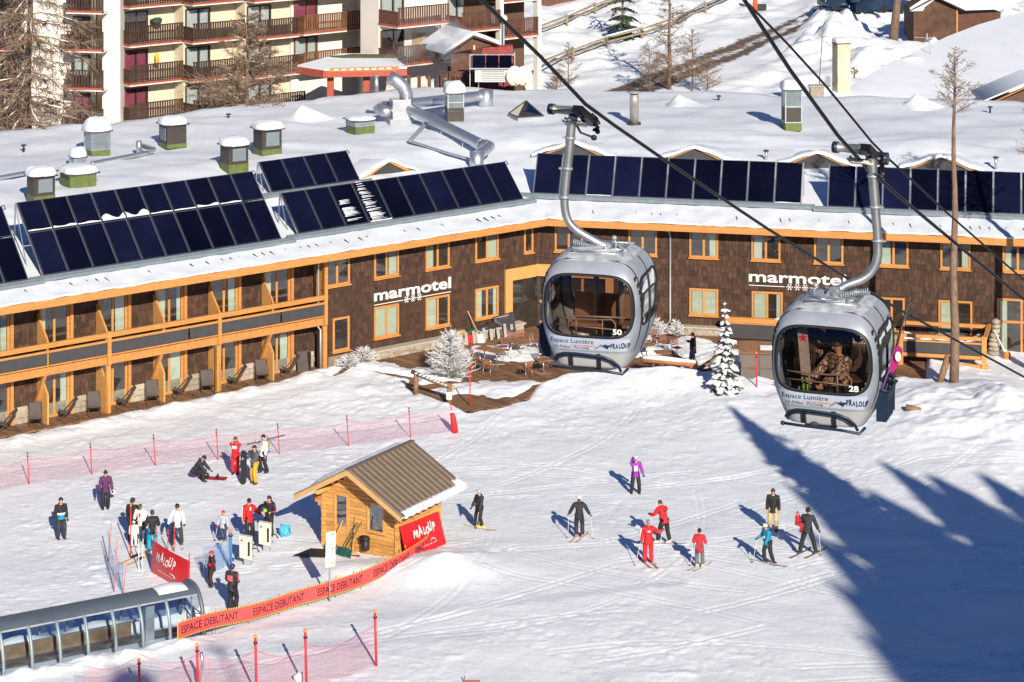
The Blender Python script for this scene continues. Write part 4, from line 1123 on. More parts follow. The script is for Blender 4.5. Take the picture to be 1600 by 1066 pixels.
    # hanger arm with bracket, spring and collars
    ap = [inv@Vector(p) for p in armpts]; k = len(ap)
    fine = []
    for i in range(k-1):
        for t in np.linspace(0, 1, 6, endpoint=False):
            p0, p1, p2, p3 = ap[max(i-1,0)], ap[i], ap[i+1], ap[min(i+2,k-1)]
            fine.append(.5*((2*p1)+(p2-p0)*t+(2*p0-5*p1+4*p2-p3)*t*t+(3*p1-p0-3*p2+p3)*t**3))
    fine.append(ap[-1])
    m = MB(); m.tube(fine, [.072+.012*clampf((i-len(fine)*.55)/(len(fine)*.45),0,1) for i in range(len(fine))], 14); arm = m.build('hanger_arm', STEEL, r)
    for t in (.55,.7,.82,.92):
        m = MB(); i = int(t*(len(fine)-1)); d = (fine[min(i+1,len(fine)-1)]-fine[i-1]).normalized(); m.tube([fine[i]-d*.02, fine[i]+d*.02], .095, 14); m.bar(fine[i], fine[i]+V(.14*(-rack),-.02,.0), .04, .03); m.build('collar', STEELM, arm)
    s0 = ap[0]; sd = 1 if ap[1].x > ap[0].x else -1
    m = MB(); m.prism([s0+V(-.2,-.06,-.12), s0+V(.2,-.06,-.12), s0+V(.06,-.06,.10), s0+V(-.06,-.06,.10)], V(0,.12,0)); m.tube([s0+V(0,-.12,0), s0+V(0,.12,0)], .05, 10); m.bar(s0+V(.18*sd,-.05,-.13), s0+V(.05*sd,-.05,.1), .05, .05); m.build('bracket', STEEL, r)
    m = MB(); hp = []
    for i in range(90):
        a = i*.9; p = (s0+V(.1*sd,-.12,-.03)).lerp(s0+V(.55*sd,-.12,.09), i/89); hp.append(p+V(0, math.cos(a)*.05, math.sin(a)*.05))
    m.tube(hp, .011, 4); m.build('spring', STEELM, r)
    return r, inv
def grip(r, inv, c, dirn, sidev, flip=1):
    """jaw that holds the rope: drum, rollers, springs and lever"""
    c = Vector(c); d = Vector(dirn).normalized(); s_ = Vector(sidev).normalized(); up = V(0,0,1)
    L = lambda p: inv@p
    m = MB(); m.tube([L(c-s_*.42), L(c-s_*.38), L(c-s_*.37), L(c-s_*.1), L(c-s_*.09), L(c+s_*.05)], [.09,.09,.075,.085,.1,.1], 14); m.build('grip_drum', FLG, r)
    m = MB(); m.tube([L(c-s_*.47), L(c-s_*.40)], .105, 16); m.build('roller', NAVY, r)
    m = MB(); m.bar(L(c+d*-.34+s_*.1-up*.06), L(c+d*.34+s_*.1-up*.06), .16, .13); rr = random.Random(3)
    for k in range(10): q = c+d*rr.uniform(-.3,.3)+s_*rr.uniform(-.02,.2)-up*rr.uniform(.0,.2); m.tube([L(q), L(q+V(rr.uniform(-.1,.1),rr.uniform(-.1,.1),rr.uniform(-.08,.08)))], rr.uniform(.025,.05), 8)
    m.build('grip_jaw', M('oily_black_steel', (.02,.02,.022), .35, .6), r)
    m = MB(); m.tube([L(c-s_*.25-up*.12), L(c-s_*.2-up*.17), L(c+s_*.0-up*.17), L(c+s_*.12-up*.2)], [.05,.06,.05,.03], 8); m.build('lever', M('bone_white_cast', (.6,.56,.47), .5), r)
    m = MB(); m.tube([L(c-s_*.06-up*.16), L(c+s_*.02-up*.3), L(c+s_*.22-up*.35)], .022, 6); m.ball(L(c+s_*.23-up*.355), .055, 10, 8); m.build('release_knob', BLACK, r)
FLG = M('stained_grip_steel', (.42,.40,.36), .4, .7, var=.35, scale=6)
KG = .86; GY1, GY2 = 40.0*KG, 39.6*KG
b1 = P(938, 554, GY1); b2 = P(1303, 642, GY2)
arm1 = [P(x, y, GY1) for x, y in ((948,386),(925,374),(900,359),(887,343),(882,318),(884,285),(889,240),(893,195),(896,181))]
arm2 = [P(x, y, GY2) for x, y in ((1306,456),(1322,446),(1346,437),(1362,424),(1371,402),(1371,370),(1368,330),(1365,290),(1362,250),(1361,242))]
g1, i1 = gondola('empty grey cable car whose hanger arm bends over the hotel corner, numbered 50', b1, math.radians(-15), '50', arm1, 1, 3, KG*.97)
g2, i2 = gondola('grey cable car carrying passengers, numbered 28', b2, math.radians(-19), '28', arm2, -1, 5, KG*1.02)
grip(g1, i1, P(905, 174, GY1), (P(1050,258,43*KG)-P(750,0,36*KG)), V(.88,-.46,0))
grip(g2, i2, P(1352, 234, GY2), (P(1450,330,42.5*KG)-P(1230,98,36*KG)), V(-.88,.46,0)*-1)
q = i2@P(1382, 248, 39.9*KG); m = MB(); m.tube([q+V(-.07,0,0), q+V(.06,0,0)], .115, 16); m.build('roller', NAVY, g2)
# ski buckets on the flanks
def bucket(r, sg, y0=-.1):
    m = MB(); x = sg*.76
    m.add([(x,y0-.28,.02),(x+sg*.16,y0-.28,.02),(x+sg*.16,y0+.3,.02),(x,y0+.3,.02),(x,y0-.32,.62),(x+sg*.20,y0-.32,.55),(x+sg*.20,y0+.34,.55),(x,y0+.34,.62)],
          [(0,1,2,3),(0,1,5,4),(1,2,6,5),(2,3,7,6),(3,0,4,7)])
    for k in range(4): m.obox(V(x+sg*.165, y0-.3+k*.18, .08), V(sg*.03,0,0), V(0,.04,0), V(0,0,.44))
    m.tube([V(x,y0-.33,.60), V(x+sg*.21,y0-.33,.57), V(x+sg*.21,y0+.35,.57)], .025, 6)
    m.build('ski_bucket', NAVY, r)
bucket(g1, -1, -.15); bucket(g2, 1, -.15)
# ---------------------------------------------------------------- ropes
ROPE = M('dark_steel_rope', (.022,.024,.028), .45, .4, var=.2, scale=30)
def cable(label, pts, r0):
    q = [P(*p) for p in pts]; o = thing('haul_rope', label, 'cable', tuple(q[0]))
    fine = []
    for a, c in zip(q, q[1:]):
        for t in np.linspace(0, 1, 10, endpoint=False): fine.append(a.lerp(c, t)-q[0])
    fine.append(q[-1]-q[0]); m = MB(); m.tube(fine, r0, 8); m.build('strand', ROPE, o)
def plan1(px): # rope 1 in plan: X = 1.37+.46(Y-40)
    k = (px-800)/F; return KG*(1.37-.46*40)/(k-.46)
def plan2(px):
    k = (px-800)/F; return KG*(5.64-.46*39.6)/(k-.46)
cable('thick steel rope gripped by the empty cable car, sloping over the hotel roof', [(x, y, plan1(x)) for x, y in ((700,-50),(752,0),(842,86),(915,163),(960,196),(1050,258),(1200,358),(1330,439),(1400,481),(1600,589),(1700,640))], .027)
cable('thick steel rope gripped by the passenger cable car', [(x, y, plan2(x)) for x, y in ((1120,-60),(1163,0),(1235,110),(1310,213),(1345,252),(1400,303),(1500,386),(1600,468),(1690,541))], .027)
cable('thin second rope running behind the passenger cable car arm', [(x, y, Y*KG) for x, y, Y in ((1140,-30,36.5),(1168,5,37),(1230,68,38),(1290,134,39.2),(1363,223,40.6),(1384,244,41),(1480,333,43.5),(1600,438,47),(1700,520,50))], .017)
# ---------------------------------------------------------------- people
SKIN = M('skin', (.52,.30,.21), .55, var=.05)
HAIRD = M('dark_hair', (.025,.016,.012), .5, var=.3, scale=30)
LENS = M('goggle_lens', (.02,.02,.03), .1)
PENDING = []
CLOTH = {}
def cloth(c):
    k = 'cloth_%02d%02d%02d' % tuple(int(round(x*99)) for x in c)
    return M(k, c, .75, var=.14, scale=9, bump=.35, bscale=14)
def skin_part(name, verts, edges, radii, mat, parent, levels=2):
    me = bpy.data.meshes.new(name); me.from_pydata([tuple(v) for v in verts], edges, [])
    o = bpy.data.objects.new(name, me); COL.objects.link(o); link(o, parent)
    bm = bmesh.new(); bm.from_mesh(me); ly = bm.verts.layers.skin.verify(); bm.verts.ensure_lookup_table()
    for i, v in enumerate(bm.verts):
        r = radii[i]; v[ly].radius = (r, r) if not hasattr(r, '__len__') else r
        v[ly].use_root = (i == 0)
    bm.to_mesh(me); bm.free()
    s = o.modifiers.new('skin', 'SKIN'); s.use_smooth_shade = True
    u = o.modifiers.new('smooth', 'SUBSURF'); u.levels = levels; u.render_levels = levels
    PENDING.append((o, mat)); return o
def flush_people():
    dg = bpy.context.evaluated_depsgraph_get(); dg.update()
    new = []
    for o, mat in PENDING:
        me = bpy.data.meshes.new_from_object(o.evaluated_get(dg)); me.name = o.name; new.append(me)
    for (o, mat), me in zip(PENDING, new):
        o.modifiers.clear(); o.data = me; me.materials.clear(); me.materials.append(mat)
        for p in me.polygons: p.use_smooth = True; p.material_index = 0
    PENDING.clear()
def ik(a, b, l1, l2, hint):
    a, b, hint = Vector(a), Vector(b), Vector(hint); d = b-a; L = d.length
    if L > (l1+l2)*.995: d = d*((l1+l2)*.995/L); b = a+d; L = d.length
    x = (l1*l1-l2*l2+L*L)/(2*L); h = math.sqrt(max(0, l1*l1-x*x)); u = d/L; p = hint-u*hint.dot(u)
    p = p.normalized() if p.length > 1e-5 else u.orthogonal().normalized()
    return a+u*x+p*h, b
PEOPLE = {}
def person(label, foot, yaw, h, jacket, trousers, boots=(.03,.03,.035), feet=((-.075,0),(.075,0)), lean=0.0, side=0.0, crouch=0.0, hands=((-.15,-.02,.45),(.15,-.02,.45)),
           head=None, headc=(.02,.02,.02), goggles=None, look=0.0, gloves=(.02,.02,.025), skis=None, poles=None, polec=(.55,.56,.58), hair=None, extra=None, ski_dir=0.0, group=None, hem=.47, nod=0.0, long=False, scale_w=1.0):
    """joints are in units of the body height; -y is the way the person faces"""
    loc = Vector(foot)+V(0,0,.05 if skis is not None else 0)
    r = thing('person', label, 'person', tuple(loc), yaw, group)
    PEOPLE[label] = r; k = h
    hipz = .525-crouch
    T = Matrix.Rotation(lean, 3, 'X')
    T = Matrix.Rotation(side, 3, 'Y')@T
    hip = V(0, crouch*.35, hipz)
    up = lambda x, y, z: (hip+T@V(x, y, z-.525))
    wv = scale_w
    P_ = dict(pel=hip, waist=up(0,0,.60), chest=up(0,.005,.71), uch=up(0,.005,.785), neck=up(0,-.002,.845), hb=up(0,-.008,.875))
    HT = T@Matrix.Rotation(nod, 3, 'X'); hc = P_['hb']+HT@V(0,-.006,.05)
    for i, s_ in enumerate((-1, 1)):
        P_['sh%d' % i] = up(s_*.112*wv, 0, .80)
        hd = hands[i]; hd = V(*hd) if len(hd) == 3 else V(*hd[:3])
        e, w_ = ik(P_['sh%d' % i], hd, .165, .15, V(s_*.3, .8, -.35)); P_['el%d' % i], P_['wr%d' % i] = e, w_
        P_['hj%d' % i] = hip+V(s_*.055*wv, 0, -.01)
        f = feet[i]; ft = V(f[0], f[1], .045+(f[2] if len(f) > 2 else 0))
        kn, an = ik(P_['hj%d' % i], ft, .245, .24, V(s_*.15,-1,.0)); P_['kn%d' % i], P_['an%d' % i] = kn, an
    q = {n: v*k for n, v in P_.items()}; hcq = hc*k
    # the body is one continuous skin
    names = ['pel','waist','chest','uch','neck','hb']; vs_ = [q[n] for n in names]+[hcq+HT@V(0,0,.0)*k, hcq+HT@V(0,.004,.035)*k]
    rad = [.06,.058,.066,.055,.027,.034,.047,.040]; ed = [(i,i+1) for i in range(7)]
    for i in (0,1):
        b = len(vs_); vs_ += [q['sh%d'%i], q['el%d'%i], q['wr%d'%i]]; rad += [.036,.027,.018]; ed += [(3,b),(b,b+1),(b+1,b+2)]
        b = len(vs_); vs_ += [q['hj%d'%i], q['kn%d'%i], q['an%d'%i]]; rad += [.05,.035,.026]; ed += [(0,b),(b,b+1),(b+1,b+2)]
    body = skin_part('body', vs_, ed, [x*k for x in rad], SKIN, r)
    # face: nose, brows, eyes, mouth, ears on the head
    fm = MB(); HQ = lambda x, y, z: hcq+HT@(V(x,y,z)*k)
    fm.tube([HQ(0,-.047,.006), HQ(0,-.060,-.012), HQ(0,-.050,-.016)], [.004*k,.009*k,.006*k], 6, 0)
    for s_ in (-1,1):
        fm.ball(HQ(s_*.019,-.0465,.008), (.007*k,.004*k,.0045*k), 8, 6, 1); fm.bar(HQ(s_*.010,-.047,.019), HQ(s_*.029,-.043,.018), .004*k, .005*k, mat=1)
        fm.ball(HQ(s_*.048,.004,0), (.006*k,.011*k,.015*k), 8, 6, 0)
    fm.bar(HQ(-.014,-.046,-.028), HQ(.014,-.046,-.028), .006*k, .005*k, mat=2)
    fm.build('face', [SKIN, HAIRD, M('lips', (.42,.12,.10), .5)], r)
    # clothes
    vs_ = [up(0,0,hem-.02)*k, up(0,0,hem-.012)*k, up(0,0,hem+.02)*k, q['waist'], q['chest'], q['uch'], up(0,-.002,.835)*k]; rad = [.122*wv,.116*wv,.106*wv,.101*wv,.101*wv,.080*wv,.052]; ed = [(0,1),(1,2),(2,3),(3,4),(4,5),(5,6)]
    for i in (0,1):
        b = len(vs_); m_ = (q['el%d'%i]+q['sh%d'%i])/2
        vs_ += [q['sh%d'%i], m_, q['el%d'%i], q['wr%d'%i]]; rad += [.058,.052,.047,.038]; ed += [(5,b),(b,b+1),(b+1,b+2),(b+2,b+3)]
    jk = skin_part('jacket', vs_, ed, [x*k for x in rad], cloth(jacket), r)
    vs_ = [q['pel']]; rad = [.078*wv]; ed = []
    for i in (0,1):
        b = len(vs_); kn = q['kn%d'%i]; vs_ += [q['hj%d'%i], (q['hj%d'%i]+kn)/2, kn, (kn+q['an%d'%i])/2, q['an%d'%i]]; rad += [.068*wv,.066*wv,.055,.055,.052]; ed += [(0,b),(b,b+1),(b+1,b+2),(b+2,b+3),(b+3,b+4)]
    skin_part('trousers', vs_, ed, [x*k for x in rad], cloth(trousers), r)
    for i, s_ in enumerate((-1,1)):
        a = q['an%d'%i]; ty = s_*.12+ski_dir; d = V(math.sin(ty)*.0+math.sin(ski_dir), -math.cos(ski_dir), 0)
        m = MB(); m.tube([a+V(0,0,.05*k), a+V(0,0,-.005*k), a+d*.01*k+V(0,0,-.028*k)], [.036*k,.036*k,.034*k], 10); m.ball(a+d*.035*k+V(0,0,-.022*k), (.036*k,.07*k,.028*k), 10, 8, rot=Matrix.Rotation(ski_dir, 3, 'Z')); m.build('boot', cloth(boots), r)
        # glove: palm, four unequal curled fingers, thumb from the side of the palm
        wr, el = q['wr%d'%i], q['el%d'%i]; fd = (wr-el).normalized(); sd_ = fd.cross(V(0,-1,0)); sd_ = sd_.normalized() if sd_.length > .1 else V(1,0,0); cd = sd_.cross(fd)
        g = MB(); g.ball(wr+fd*.022*k, (.02*k,.02*k,.022*k), 8, 6)
        for j, ln in enumerate((.036,.042,.040,.032)):
            o_ = wr+fd*.035*k+sd_*(j-1.5)*.0105*k; g.tube([o_-fd*.01*k, o_+fd*ln*.5*k, o_+fd*ln*.8*k+cd*.014*k, o_+fd*ln*.7*k+cd*.028*k], [.0075*k,.007*k,.0065*k,.005*k], 6)
        o_ = wr+fd*.018*k-sd_*s_*.018*k; g.tube([o_, o_+(fd*.6-sd_*s_)*.016*k, o_+(fd-sd_*s_*.6)*.028*k+cd*.01*k], [.008*k,.0075*k,.005*k], 6)
        g.build('glove' if gloves is not None else 'hand', cloth(gloves) if gloves is not None else SKIN, r)
    # head wear
    def dome(name, mat, grow, z0, back=0.0, peak=False, k2=1.0):
        m = MB(); rows = []
        for a in np.linspace(0, 1, 8):
            row = []
            for j in range(19):
                t = 2*PI*j/18; lim = z0-(back*max(0, math.sin(t)))
                th = a*math.acos(clampf(lim/.062, -1, 1)); row.append(HQ(.050*grow*math.sin(th)*math.cos(t), .004+.058*grow*math.sin(th)*math.sin(t), .012+.062*grow*math.cos(th)))
            rows.append(row)
        m.sheet(rows, flip=True); return m
    if head in ('helmet', 'hat', 'cap', 'bobble'):
        m = dome(head, None, 1.22 if head == 'helmet' else 1.10, .006 if head != 'cap' else .018, .04)
        if head == 'cap': m.tube([HQ(-.03,-.055,.03), HQ(0,-.085,.024), HQ(.03,-.055,.03)], .006*k, 6)
        if head == 'bobble': m.ball(HQ(0,.0,.088), .018*k, 8, 6)
        m.build('helmet' if head == 'helmet' else 'hat', M('headwear_%d' % (hash(headc) % 997), headc, .3 if head == 'helmet' else .85, var=.1), r)
    if hair is not None or head is None:
        m = dome('hair', None, 1.08, -.004, .055); col = hair if hair is not None else (.025,.017,.012)
        if long: m.tube([HQ(0,.045,.01), HQ(.0,.062,-.04), HQ(0,.06,-.10)], [.04*k,.04*k,.02*k], 8)
        m.build('hair', M('hair_%d' % (hash(col) % 997), col, .5, var=.3, scale=30), r)
    if goggles:
        m = MB(); m.sheet([[HQ(.050*math.sin(t)*1.04, -.052*math.cos(t)-.003, z) for t in np.linspace(-1.0,1.0,9)] for z in (-.006,.022)]); m.build('goggles', M('goggles_%d' % (hash(goggles) % 997), goggles, .15), r)
    # skis under the boots
    if skis is not None:
        for i in (0,1):
            a = q['an%d'%i]; d = V(math.sin(ski_dir+(.06 if i else -.06)*0), -math.cos(ski_dir), 0).normalized(); sd_ = V(d.y, -d.x, 0); L = .86*h; zb = a.z-.058*k
            m = MB(); rows = []
            for u, z, wd in ((-.5,.03,.05),(-.44,.006,.05),(-.1,.004,.036),(.3,.004,.045),(.42,.02,.048),(.48,.055,.035),(.50,.08,.012)):
                c = V(a.x,a.y,zb)+d*(u*L+.05)+V(0,0,z); rows.append([c-sd_*wd, c+sd_*wd])
            m.sheet(rows); m.sheet([[p-V(0,0,.012) for p in rw] for rw in rows], flip=True); m.obox(V(a.x,a.y,zb+.01)-d*.1-sd_*.035, d*.28, sd_*.07, V(0,0,.03)); m.build('ski', cloth(skis), r)
    # hood, zip and hem that break up the jacket
    dk_ = tuple(c*.55 for c in jacket)
    if jacket != (1.0,1.0,1.0):
        m = MB(); a_ = up(0,.045,.835)*k; m.ball(a_, (.062*k,.045*k,.038*k), 10, 7, jit=.3, seed=int(h*50)); m.build('hood', cloth(jacket), r)
        m = MB(); hz = up(0,0,hem-.012)*k; m.sheet([[hz+T@V(.107*k*wv*math.cos(t), .107*k*wv*math.sin(t), z) for t in np.linspace(0, 2*PI, 17)] for z in (-.008*k, .022*k)]); m.build('hem', cloth(dk_), r)
        m = MB()
        for x_ in (-.06,.06): m.bar(up(x_-.022,-.098,.60)*k, up(x_+.022,-.096,.585)*k, .012*k, .02*k)
        m.bar(up(0,-.104,.50)*k, up(0,-.088,.80)*k, .008*k, .012*k); m.build('zip_and_pockets', cloth(dk_), r)
    if extra: extra(r, q, k, HQ)
    if poles:
        for i, tip in enumerate(poles):
            if tip is None: continue
            hd = q['wr%d'%i]; Wm = W[r.name]; hw = Wm@hd; tw = Wm@(V(*tip)*k if not isinstance(tip, Vector) else tip)
            tw.z = gz(tw.x, tw.y)+.0
            o = thing('ski_pole', 'thin ski pole in the %s hand of the %s' % (('screen-side','other')[0] if False else ('first','second')[i], label), 'ski pole', tuple(tw), 0, 'ski poles held by skiers')
            o['side'] = i; m = MB(); dlt = hw-tw; m.tube([V(0,0,-.02), dlt*1.0], .0125, 6); m.build('shaft', cloth(polec), o)
            m = MB(); m.tube([dlt*.99, dlt*1.07], .02, 6); m.build('pole_grip', BLACK, o); m = MB(); m.tube([dlt*.06, dlt*.07], .045, 8); m.build('basket', BLACK, o)
            POLES.append((o, r, i))
    return r
POLES = []
D_ = math.radians
RDC = (.62,.012,.018); BLK = (.014,.014,.017); DKG = (.03,.031,.036)
def band(name, col, z0, z1, grow=1.0):
    """a coloured panel round the jacket"""
    def f(r, q, k, HQ):
        a, b_ = q['waist'], q['uch']; m = MB(); rows = []
        for z in np.linspace(z0, z1, 5):
            c = a.lerp(b_, (z-.60)/.185); rows.append([c+V(.110*grow*math.cos(t), .110*grow*math.sin(t), 0)*k for t in np.linspace(0, 2*PI, 21)])
        m.sheet(rows); m.build(name, cloth(col), r)
    return f
def both(*fs):
    def f(*a):
        for g in fs: g(*a)
    return f
def item(fn): return fn
def backpack(col):
    def f(r, q, k, HQ):
        c = (q['chest']+q['uch'])/2; m = MB(); m.ball(c+V(0,.10*k,-.02*k), (.075*k,.05*k,.115*k), 12, 8); m.build('backpack', cloth(col), r)
        m = MB()
        for s_ in (-1,1): m.tube([c+V(s_*.06,.06,.06)*k, c+V(s_*.07,-.03,.085)*k, c+V(s_*.065,-.085,.02)*k, c+V(s_*.075,-.02,-.09)*k], .011*k, 6)
        m.build('shoulder_strap', BLACK, r)
    return f
def stripes(col, seed=1):
    def f(r, q, k, HQ):
        m = MB()
        for i, s_ in enumerate((-1,1)):
            a, b_, c = q['sh%d'%i], q['el%d'%i], q['wr%d'%i]; o = V(s_*.044,0,.012)*k
            m.tube([a+o, (a+b_)/2+o, b_+o*.9, c+o*.7], [.016*k,.014*k,.012*k,.009*k], 6)
        m.build('sleeve_stripe', cloth(col), r)
    return f
def chestpatch(col, y=-1, w_=.05, z0=.66, z1=.77):
    def f(r, q, k, HQ):
        m = MB(); a, b_ = q['waist'], q['uch']; rows = []
        for z in np.linspace(z0, z1, 4):
            c = a.lerp(b_, (z-.6)/.185); rows.append([c+V(x, y*(.112-abs(x)*.32), 0)*k for x in np.linspace(-w_, w_, 5)])
        m.sheet(rows, flip=(y < 0)); m.build('jacket_panel', cloth(col), r)
    return f
def ff(px, py): return GS(px, py)
SK = 'people out on the snow'
# -- the beginners' area
person('person in dark jacket with white and blue bands and goggles standing alone', ff(95,842), D_(30), 1.72, BLK, DKG, head='helmet', headc=(.02,.02,.022), goggles=(.75,.32,.05), feet=((-.07,0),(.08,-.02)),
       hands=((-.145,-.04,.48),(.145,-.04,.48)), extra=both(band('blue_band', (.0,.24,.42), .50, .60), band('white_band', (.78,.78,.78), .605, .655)), group=SK)
person('person in purple jacket and black bobble hat carrying a pale helmet', ff(165,796), D_(10), 1.68, (.095,.02,.10), BLK, head='bobble', headc=BLK, hair=(.03,.02,.015), hands=((-.16,-.08,.50),(.18,-.07,.44)), feet=((-.07,0),(.06,.03)), group=SK)
person('person in dark clothes crouching over a snowboard', ff(311,751), D_(75), 1.75, (.018,.021,.03), BLK, boots=(.02,.03,.025), crouch=.27, lean=.55, head='hat', headc=BLK, feet=((-.09,-.16),(.1,-.02)), hands=((-.12,-.34,.16),(.10,-.34,.18)), nod=.2, group=SK)
person('woman in red and white ski suit holding her hands to her face', ff(368,741), D_(-15), 1.70, RDC, (.55,.01,.015), hair=(.10,.05,.03), long=True, hands=((-.03,-.10,.86),(.05,-.10,.84)), gloves=None, boots=BLK, extra=chestpatch((.8,.78,.76), -1, .06, .70, .775), feet=((-.06,0),(.07,0)), group=SK)
person('person in grey jacket and yellow trousers steadying an upright snowboard', ff(398,756), D_(-55), 1.72, (.075,.08,.095), (.62,.32,.025), head='hat', headc=(.03,.03,.035), hands=((-.14,-.22,.66),(.10,-.2,.62)), gloves=(.6,.6,.6), group=SK)
person('person in white jacket with green backpack shouldering skis', ff(412,739), D_(-60), 1.74, (.76,.77,.78), BLK, head='hat', headc=BLK, hands=((-.12,-.16,.83),(.19,-.04,.47)), gloves=None, extra=backpack((.20,.24,.04)), feet=((-.08,-.04),(.06,.08)), group=SK)
person('tall person in black jacket with shiny black helmet behind the family group', ff(207,846), D_(160), 1.80, BLK, BLK, head='helmet', headc=(.03,.03,.035), hands=((-.145,-.08,.5),(.145,-.04,.48)), group=SK)
person('person in camouflage cap and white jacket with red scarf bending to a child', ff(221,849), D_(-10), 1.70, (.70,.68,.64), (.07,.075,.11), head='cap', headc=(.07,.075,.035), hands=((-.14,-.14,.62),(.10,-.12,.56)), nod=.35, lean=.15, extra=chestpatch((.55,.02,.03), -1, .02, .68, .78), group=SK)
person('small child in white ski suit and white helmet', ff(209,855), D_(5), 1.08, (.72,.71,.66), (.74,.73,.68), head='helmet', headc=(.75,.72,.66), goggles=(.03,.03,.03), hands=((-.15,-.02,.46),(.16,-.05,.50)), feet=((-.08,0),(.08,0)), scale_w=1.15, group=SK)
person('person seen from behind in black jacket and turquoise trousers', ff(238,862), D_(190), 1.70, BLK, (.0,.30,.42), head=None, hair=(.045,.028,.02), hands=((-.13,-.14,.6),(.13,-.14,.62)), nod=.3, group=SK)
person('skier in white jacket and black helmet standing by the red mat', ff(277,853), D_(10), 1.68, (.78,.79,.80), (.035,.036,.036), head='helmet', headc=(.012,.012,.014), goggles=(.02,.02,.02), hair=(.03,.02,.015), hands=((-.22,-.05,.52),(.16,-.10,.53)), feet=((-.12,.02),(.11,-.02)), skis=(.6,.6,.62), group=SK, boots=(.12,.12,.12))
person('small child in pale grey jacket and red helmet', ff(349,848), D_(-20), 1.28, (.44,.46,.52), (.02,.04,.09), head='helmet', headc=(.6,.02,.03), hands=((-.2,-.05,.45),(.19,-.06,.45)), gloves=(.45,.03,.05), boots=(.45,.3,.12), skis=(.7,.68,.62), poles=((-.34,.05,0),None), scale_w=1.12, group=SK)
person('man in red jacket, black cap and sunglasses behind the lift barrier', ff(389,845), D_(25), 1.76, RDC, BLK, head='cap', headc=BLK, goggles=(.01,.01,.01), hands=((-.17,-.12,.5),(.24,-.16,.62)), extra=both(stripes((.75,.75,.75)), chestpatch((.75,.72,.70), -1, .018, .74, .82)), group=SK, gloves=None)
person('woman in black and pink jacket with dark tied hair beside the hut shadow', ff(421,838), D_(-25), 1.70, (.02,.018,.02), BLK, hair=(.03,.02,.015), long=True, hands=((-.07,-.13,.66),(.10,-.12,.63)), extra=stripes((.50,.03,.18)), gloves=None, group=SK)
person('child in black and red ski suit with red helmet seen from the side', ff(331,917), D_(-75), 1.42, (.035,.012,.016), (.03,.013,.016), head='helmet', headc=(.62,.03,.05), hands=((-.12,-.10,.5),(.14,-.08,.52)), extra=band('red_panel', (.55,.02,.03), .60, .68), scale_w=1.1, group=SK)
person('man in black and coral jacket riding the conveyor carpet', ff(363,955), D_(150), 1.80, (.03,.028,.03), BLK, head=None, hair=(.05,.03,.022), hands=((-.06,-.14,.60),(.11,-.13,.59)), gloves=None, extra=both(chestpatch((.75,.12,.13), 1, .075, .67, .79), stripes((.7,.1,.12))), boots=(.05,.05,.055), group=SK)
# -- skiers on the open slope
person('young skier in black with grey helmet on pale skis beside the hut', ff(749,826), D_(-50), 1.60, (.016,.018,.024), BLK, head='helmet', headc=(.38,.39,.40), hands=((-.16,-.13,.52),(.15,-.14,.52)), boots=(.75,.62,.05), skis=(.68,.60,.42), ski_dir=D_(105), poles=(None,(-.02,-.10,0)), group=SK, feet=((-.06,-.02),(.05,.05)))
person('skier in black jacket with white helmet and long brown hair seen from behind', ff(905,841), D_(175), 1.72, (.022,.02,.018), (.024,.022,.02), head='helmet', headc=(.72,.72,.70), hair=(.07,.035,.02), long=True, hands=((-.26,-.06,.52),(.25,-.06,.53)), feet=((-.075,0),(.075,0)), skis=(.55,.45,.38), ski_dir=D_(-20), boots=(.3,.22,.18), poles=((-.36,.10,0),(.28,.05,0)), group=SK)
person('person in purple and white jacket with one arm raised to the face', ff(993,771), D_(5), 1.66, (.26,.03,.35), BLK, head='hat', headc=(.7,.6,.66), hands=((-.05,-.12,.90),(.21,-.02,.47)), extra=chestpatch((.82,.80,.80), -1, .045, .62, .76), feet=((-.11,0),(.10,-.02)), group=SK)
person('ski instructor in red suit with white side panels reaching out an arm', ff(1013,881), D_(185), 1.72, RDC, (.60,.012,.02), head=None, hair=(.22,.20,.18), hands=((-.34,.0,.74),(.17,-.03,.47)), extra=both(stripes((.82,.80,.80)), chestpatch((.8,.8,.8), 1, .03, .74, .78)), skis=(.55,.25,.22), boots=(.25,.03,.04), ski_dir=D_(15), poles=((-.14,.18,0),(.34,.12,0)), group=SK)
person('skier in red jacket and striped hat leaning down towards the instructor', ff(1038,850), D_(-150), 1.74, RDC, BLK, head='hat', headc=(.10,.03,.04), lean=.42, hands=((.12,-.34,.60),(.20,-.30,.62)), feet=((-.12,.06),(.14,-.08)), skis=(.5,.45,.42), boots=(.55,.53,.5), ski_dir=D_(60), poles=(None,(.1,-.42,0)), extra=chestpatch((.05,.03,.03), 1, .05, .75, .80), group=SK)
person('child in red jacket and grey trousers with black hat, alone below the pair', ff(1093,887), D_(170), 1.52, (.52,.015,.028), (.12,.12,.125), head='hat', headc=BLK, hands=((-.14,-.12,.60),(.14,-.12,.60)), skis=(.5,.47,.44), boots=(.5,.5,.48), ski_dir=D_(-30), poles=(None,(.26,-.02,0)), group=SK, hem=.42)
person('man in black jacket and beige trousers standing in the tree shade edge', ff(1208,830), D_(-15), 1.80, BLK, (.47,.36,.20), head=None, hair=(.04,.025,.02), hands=((-.145,-.02,.48),(.145,-.02,.48)), gloves=None, group=SK)
person('skier in blue and white jacket with pale helmet at the shade edge', ff(1200,881), D_(-60), 1.60, (.0,.22,.36), BLK, head='helmet', headc=(.55,.58,.52), goggles=(.1,.1,.1), hands=((-.20,-.18,.58),(.14,-.2,.52)), feet=((-.07,-.05),(.09,.10)), lean=.18, skis=(.50,.48,.45), ski_dir=D_(110), poles=((-.26,-.30,0),None), extra=chestpatch((.7,.7,.65), -1, .05, .62, .7), group=SK)
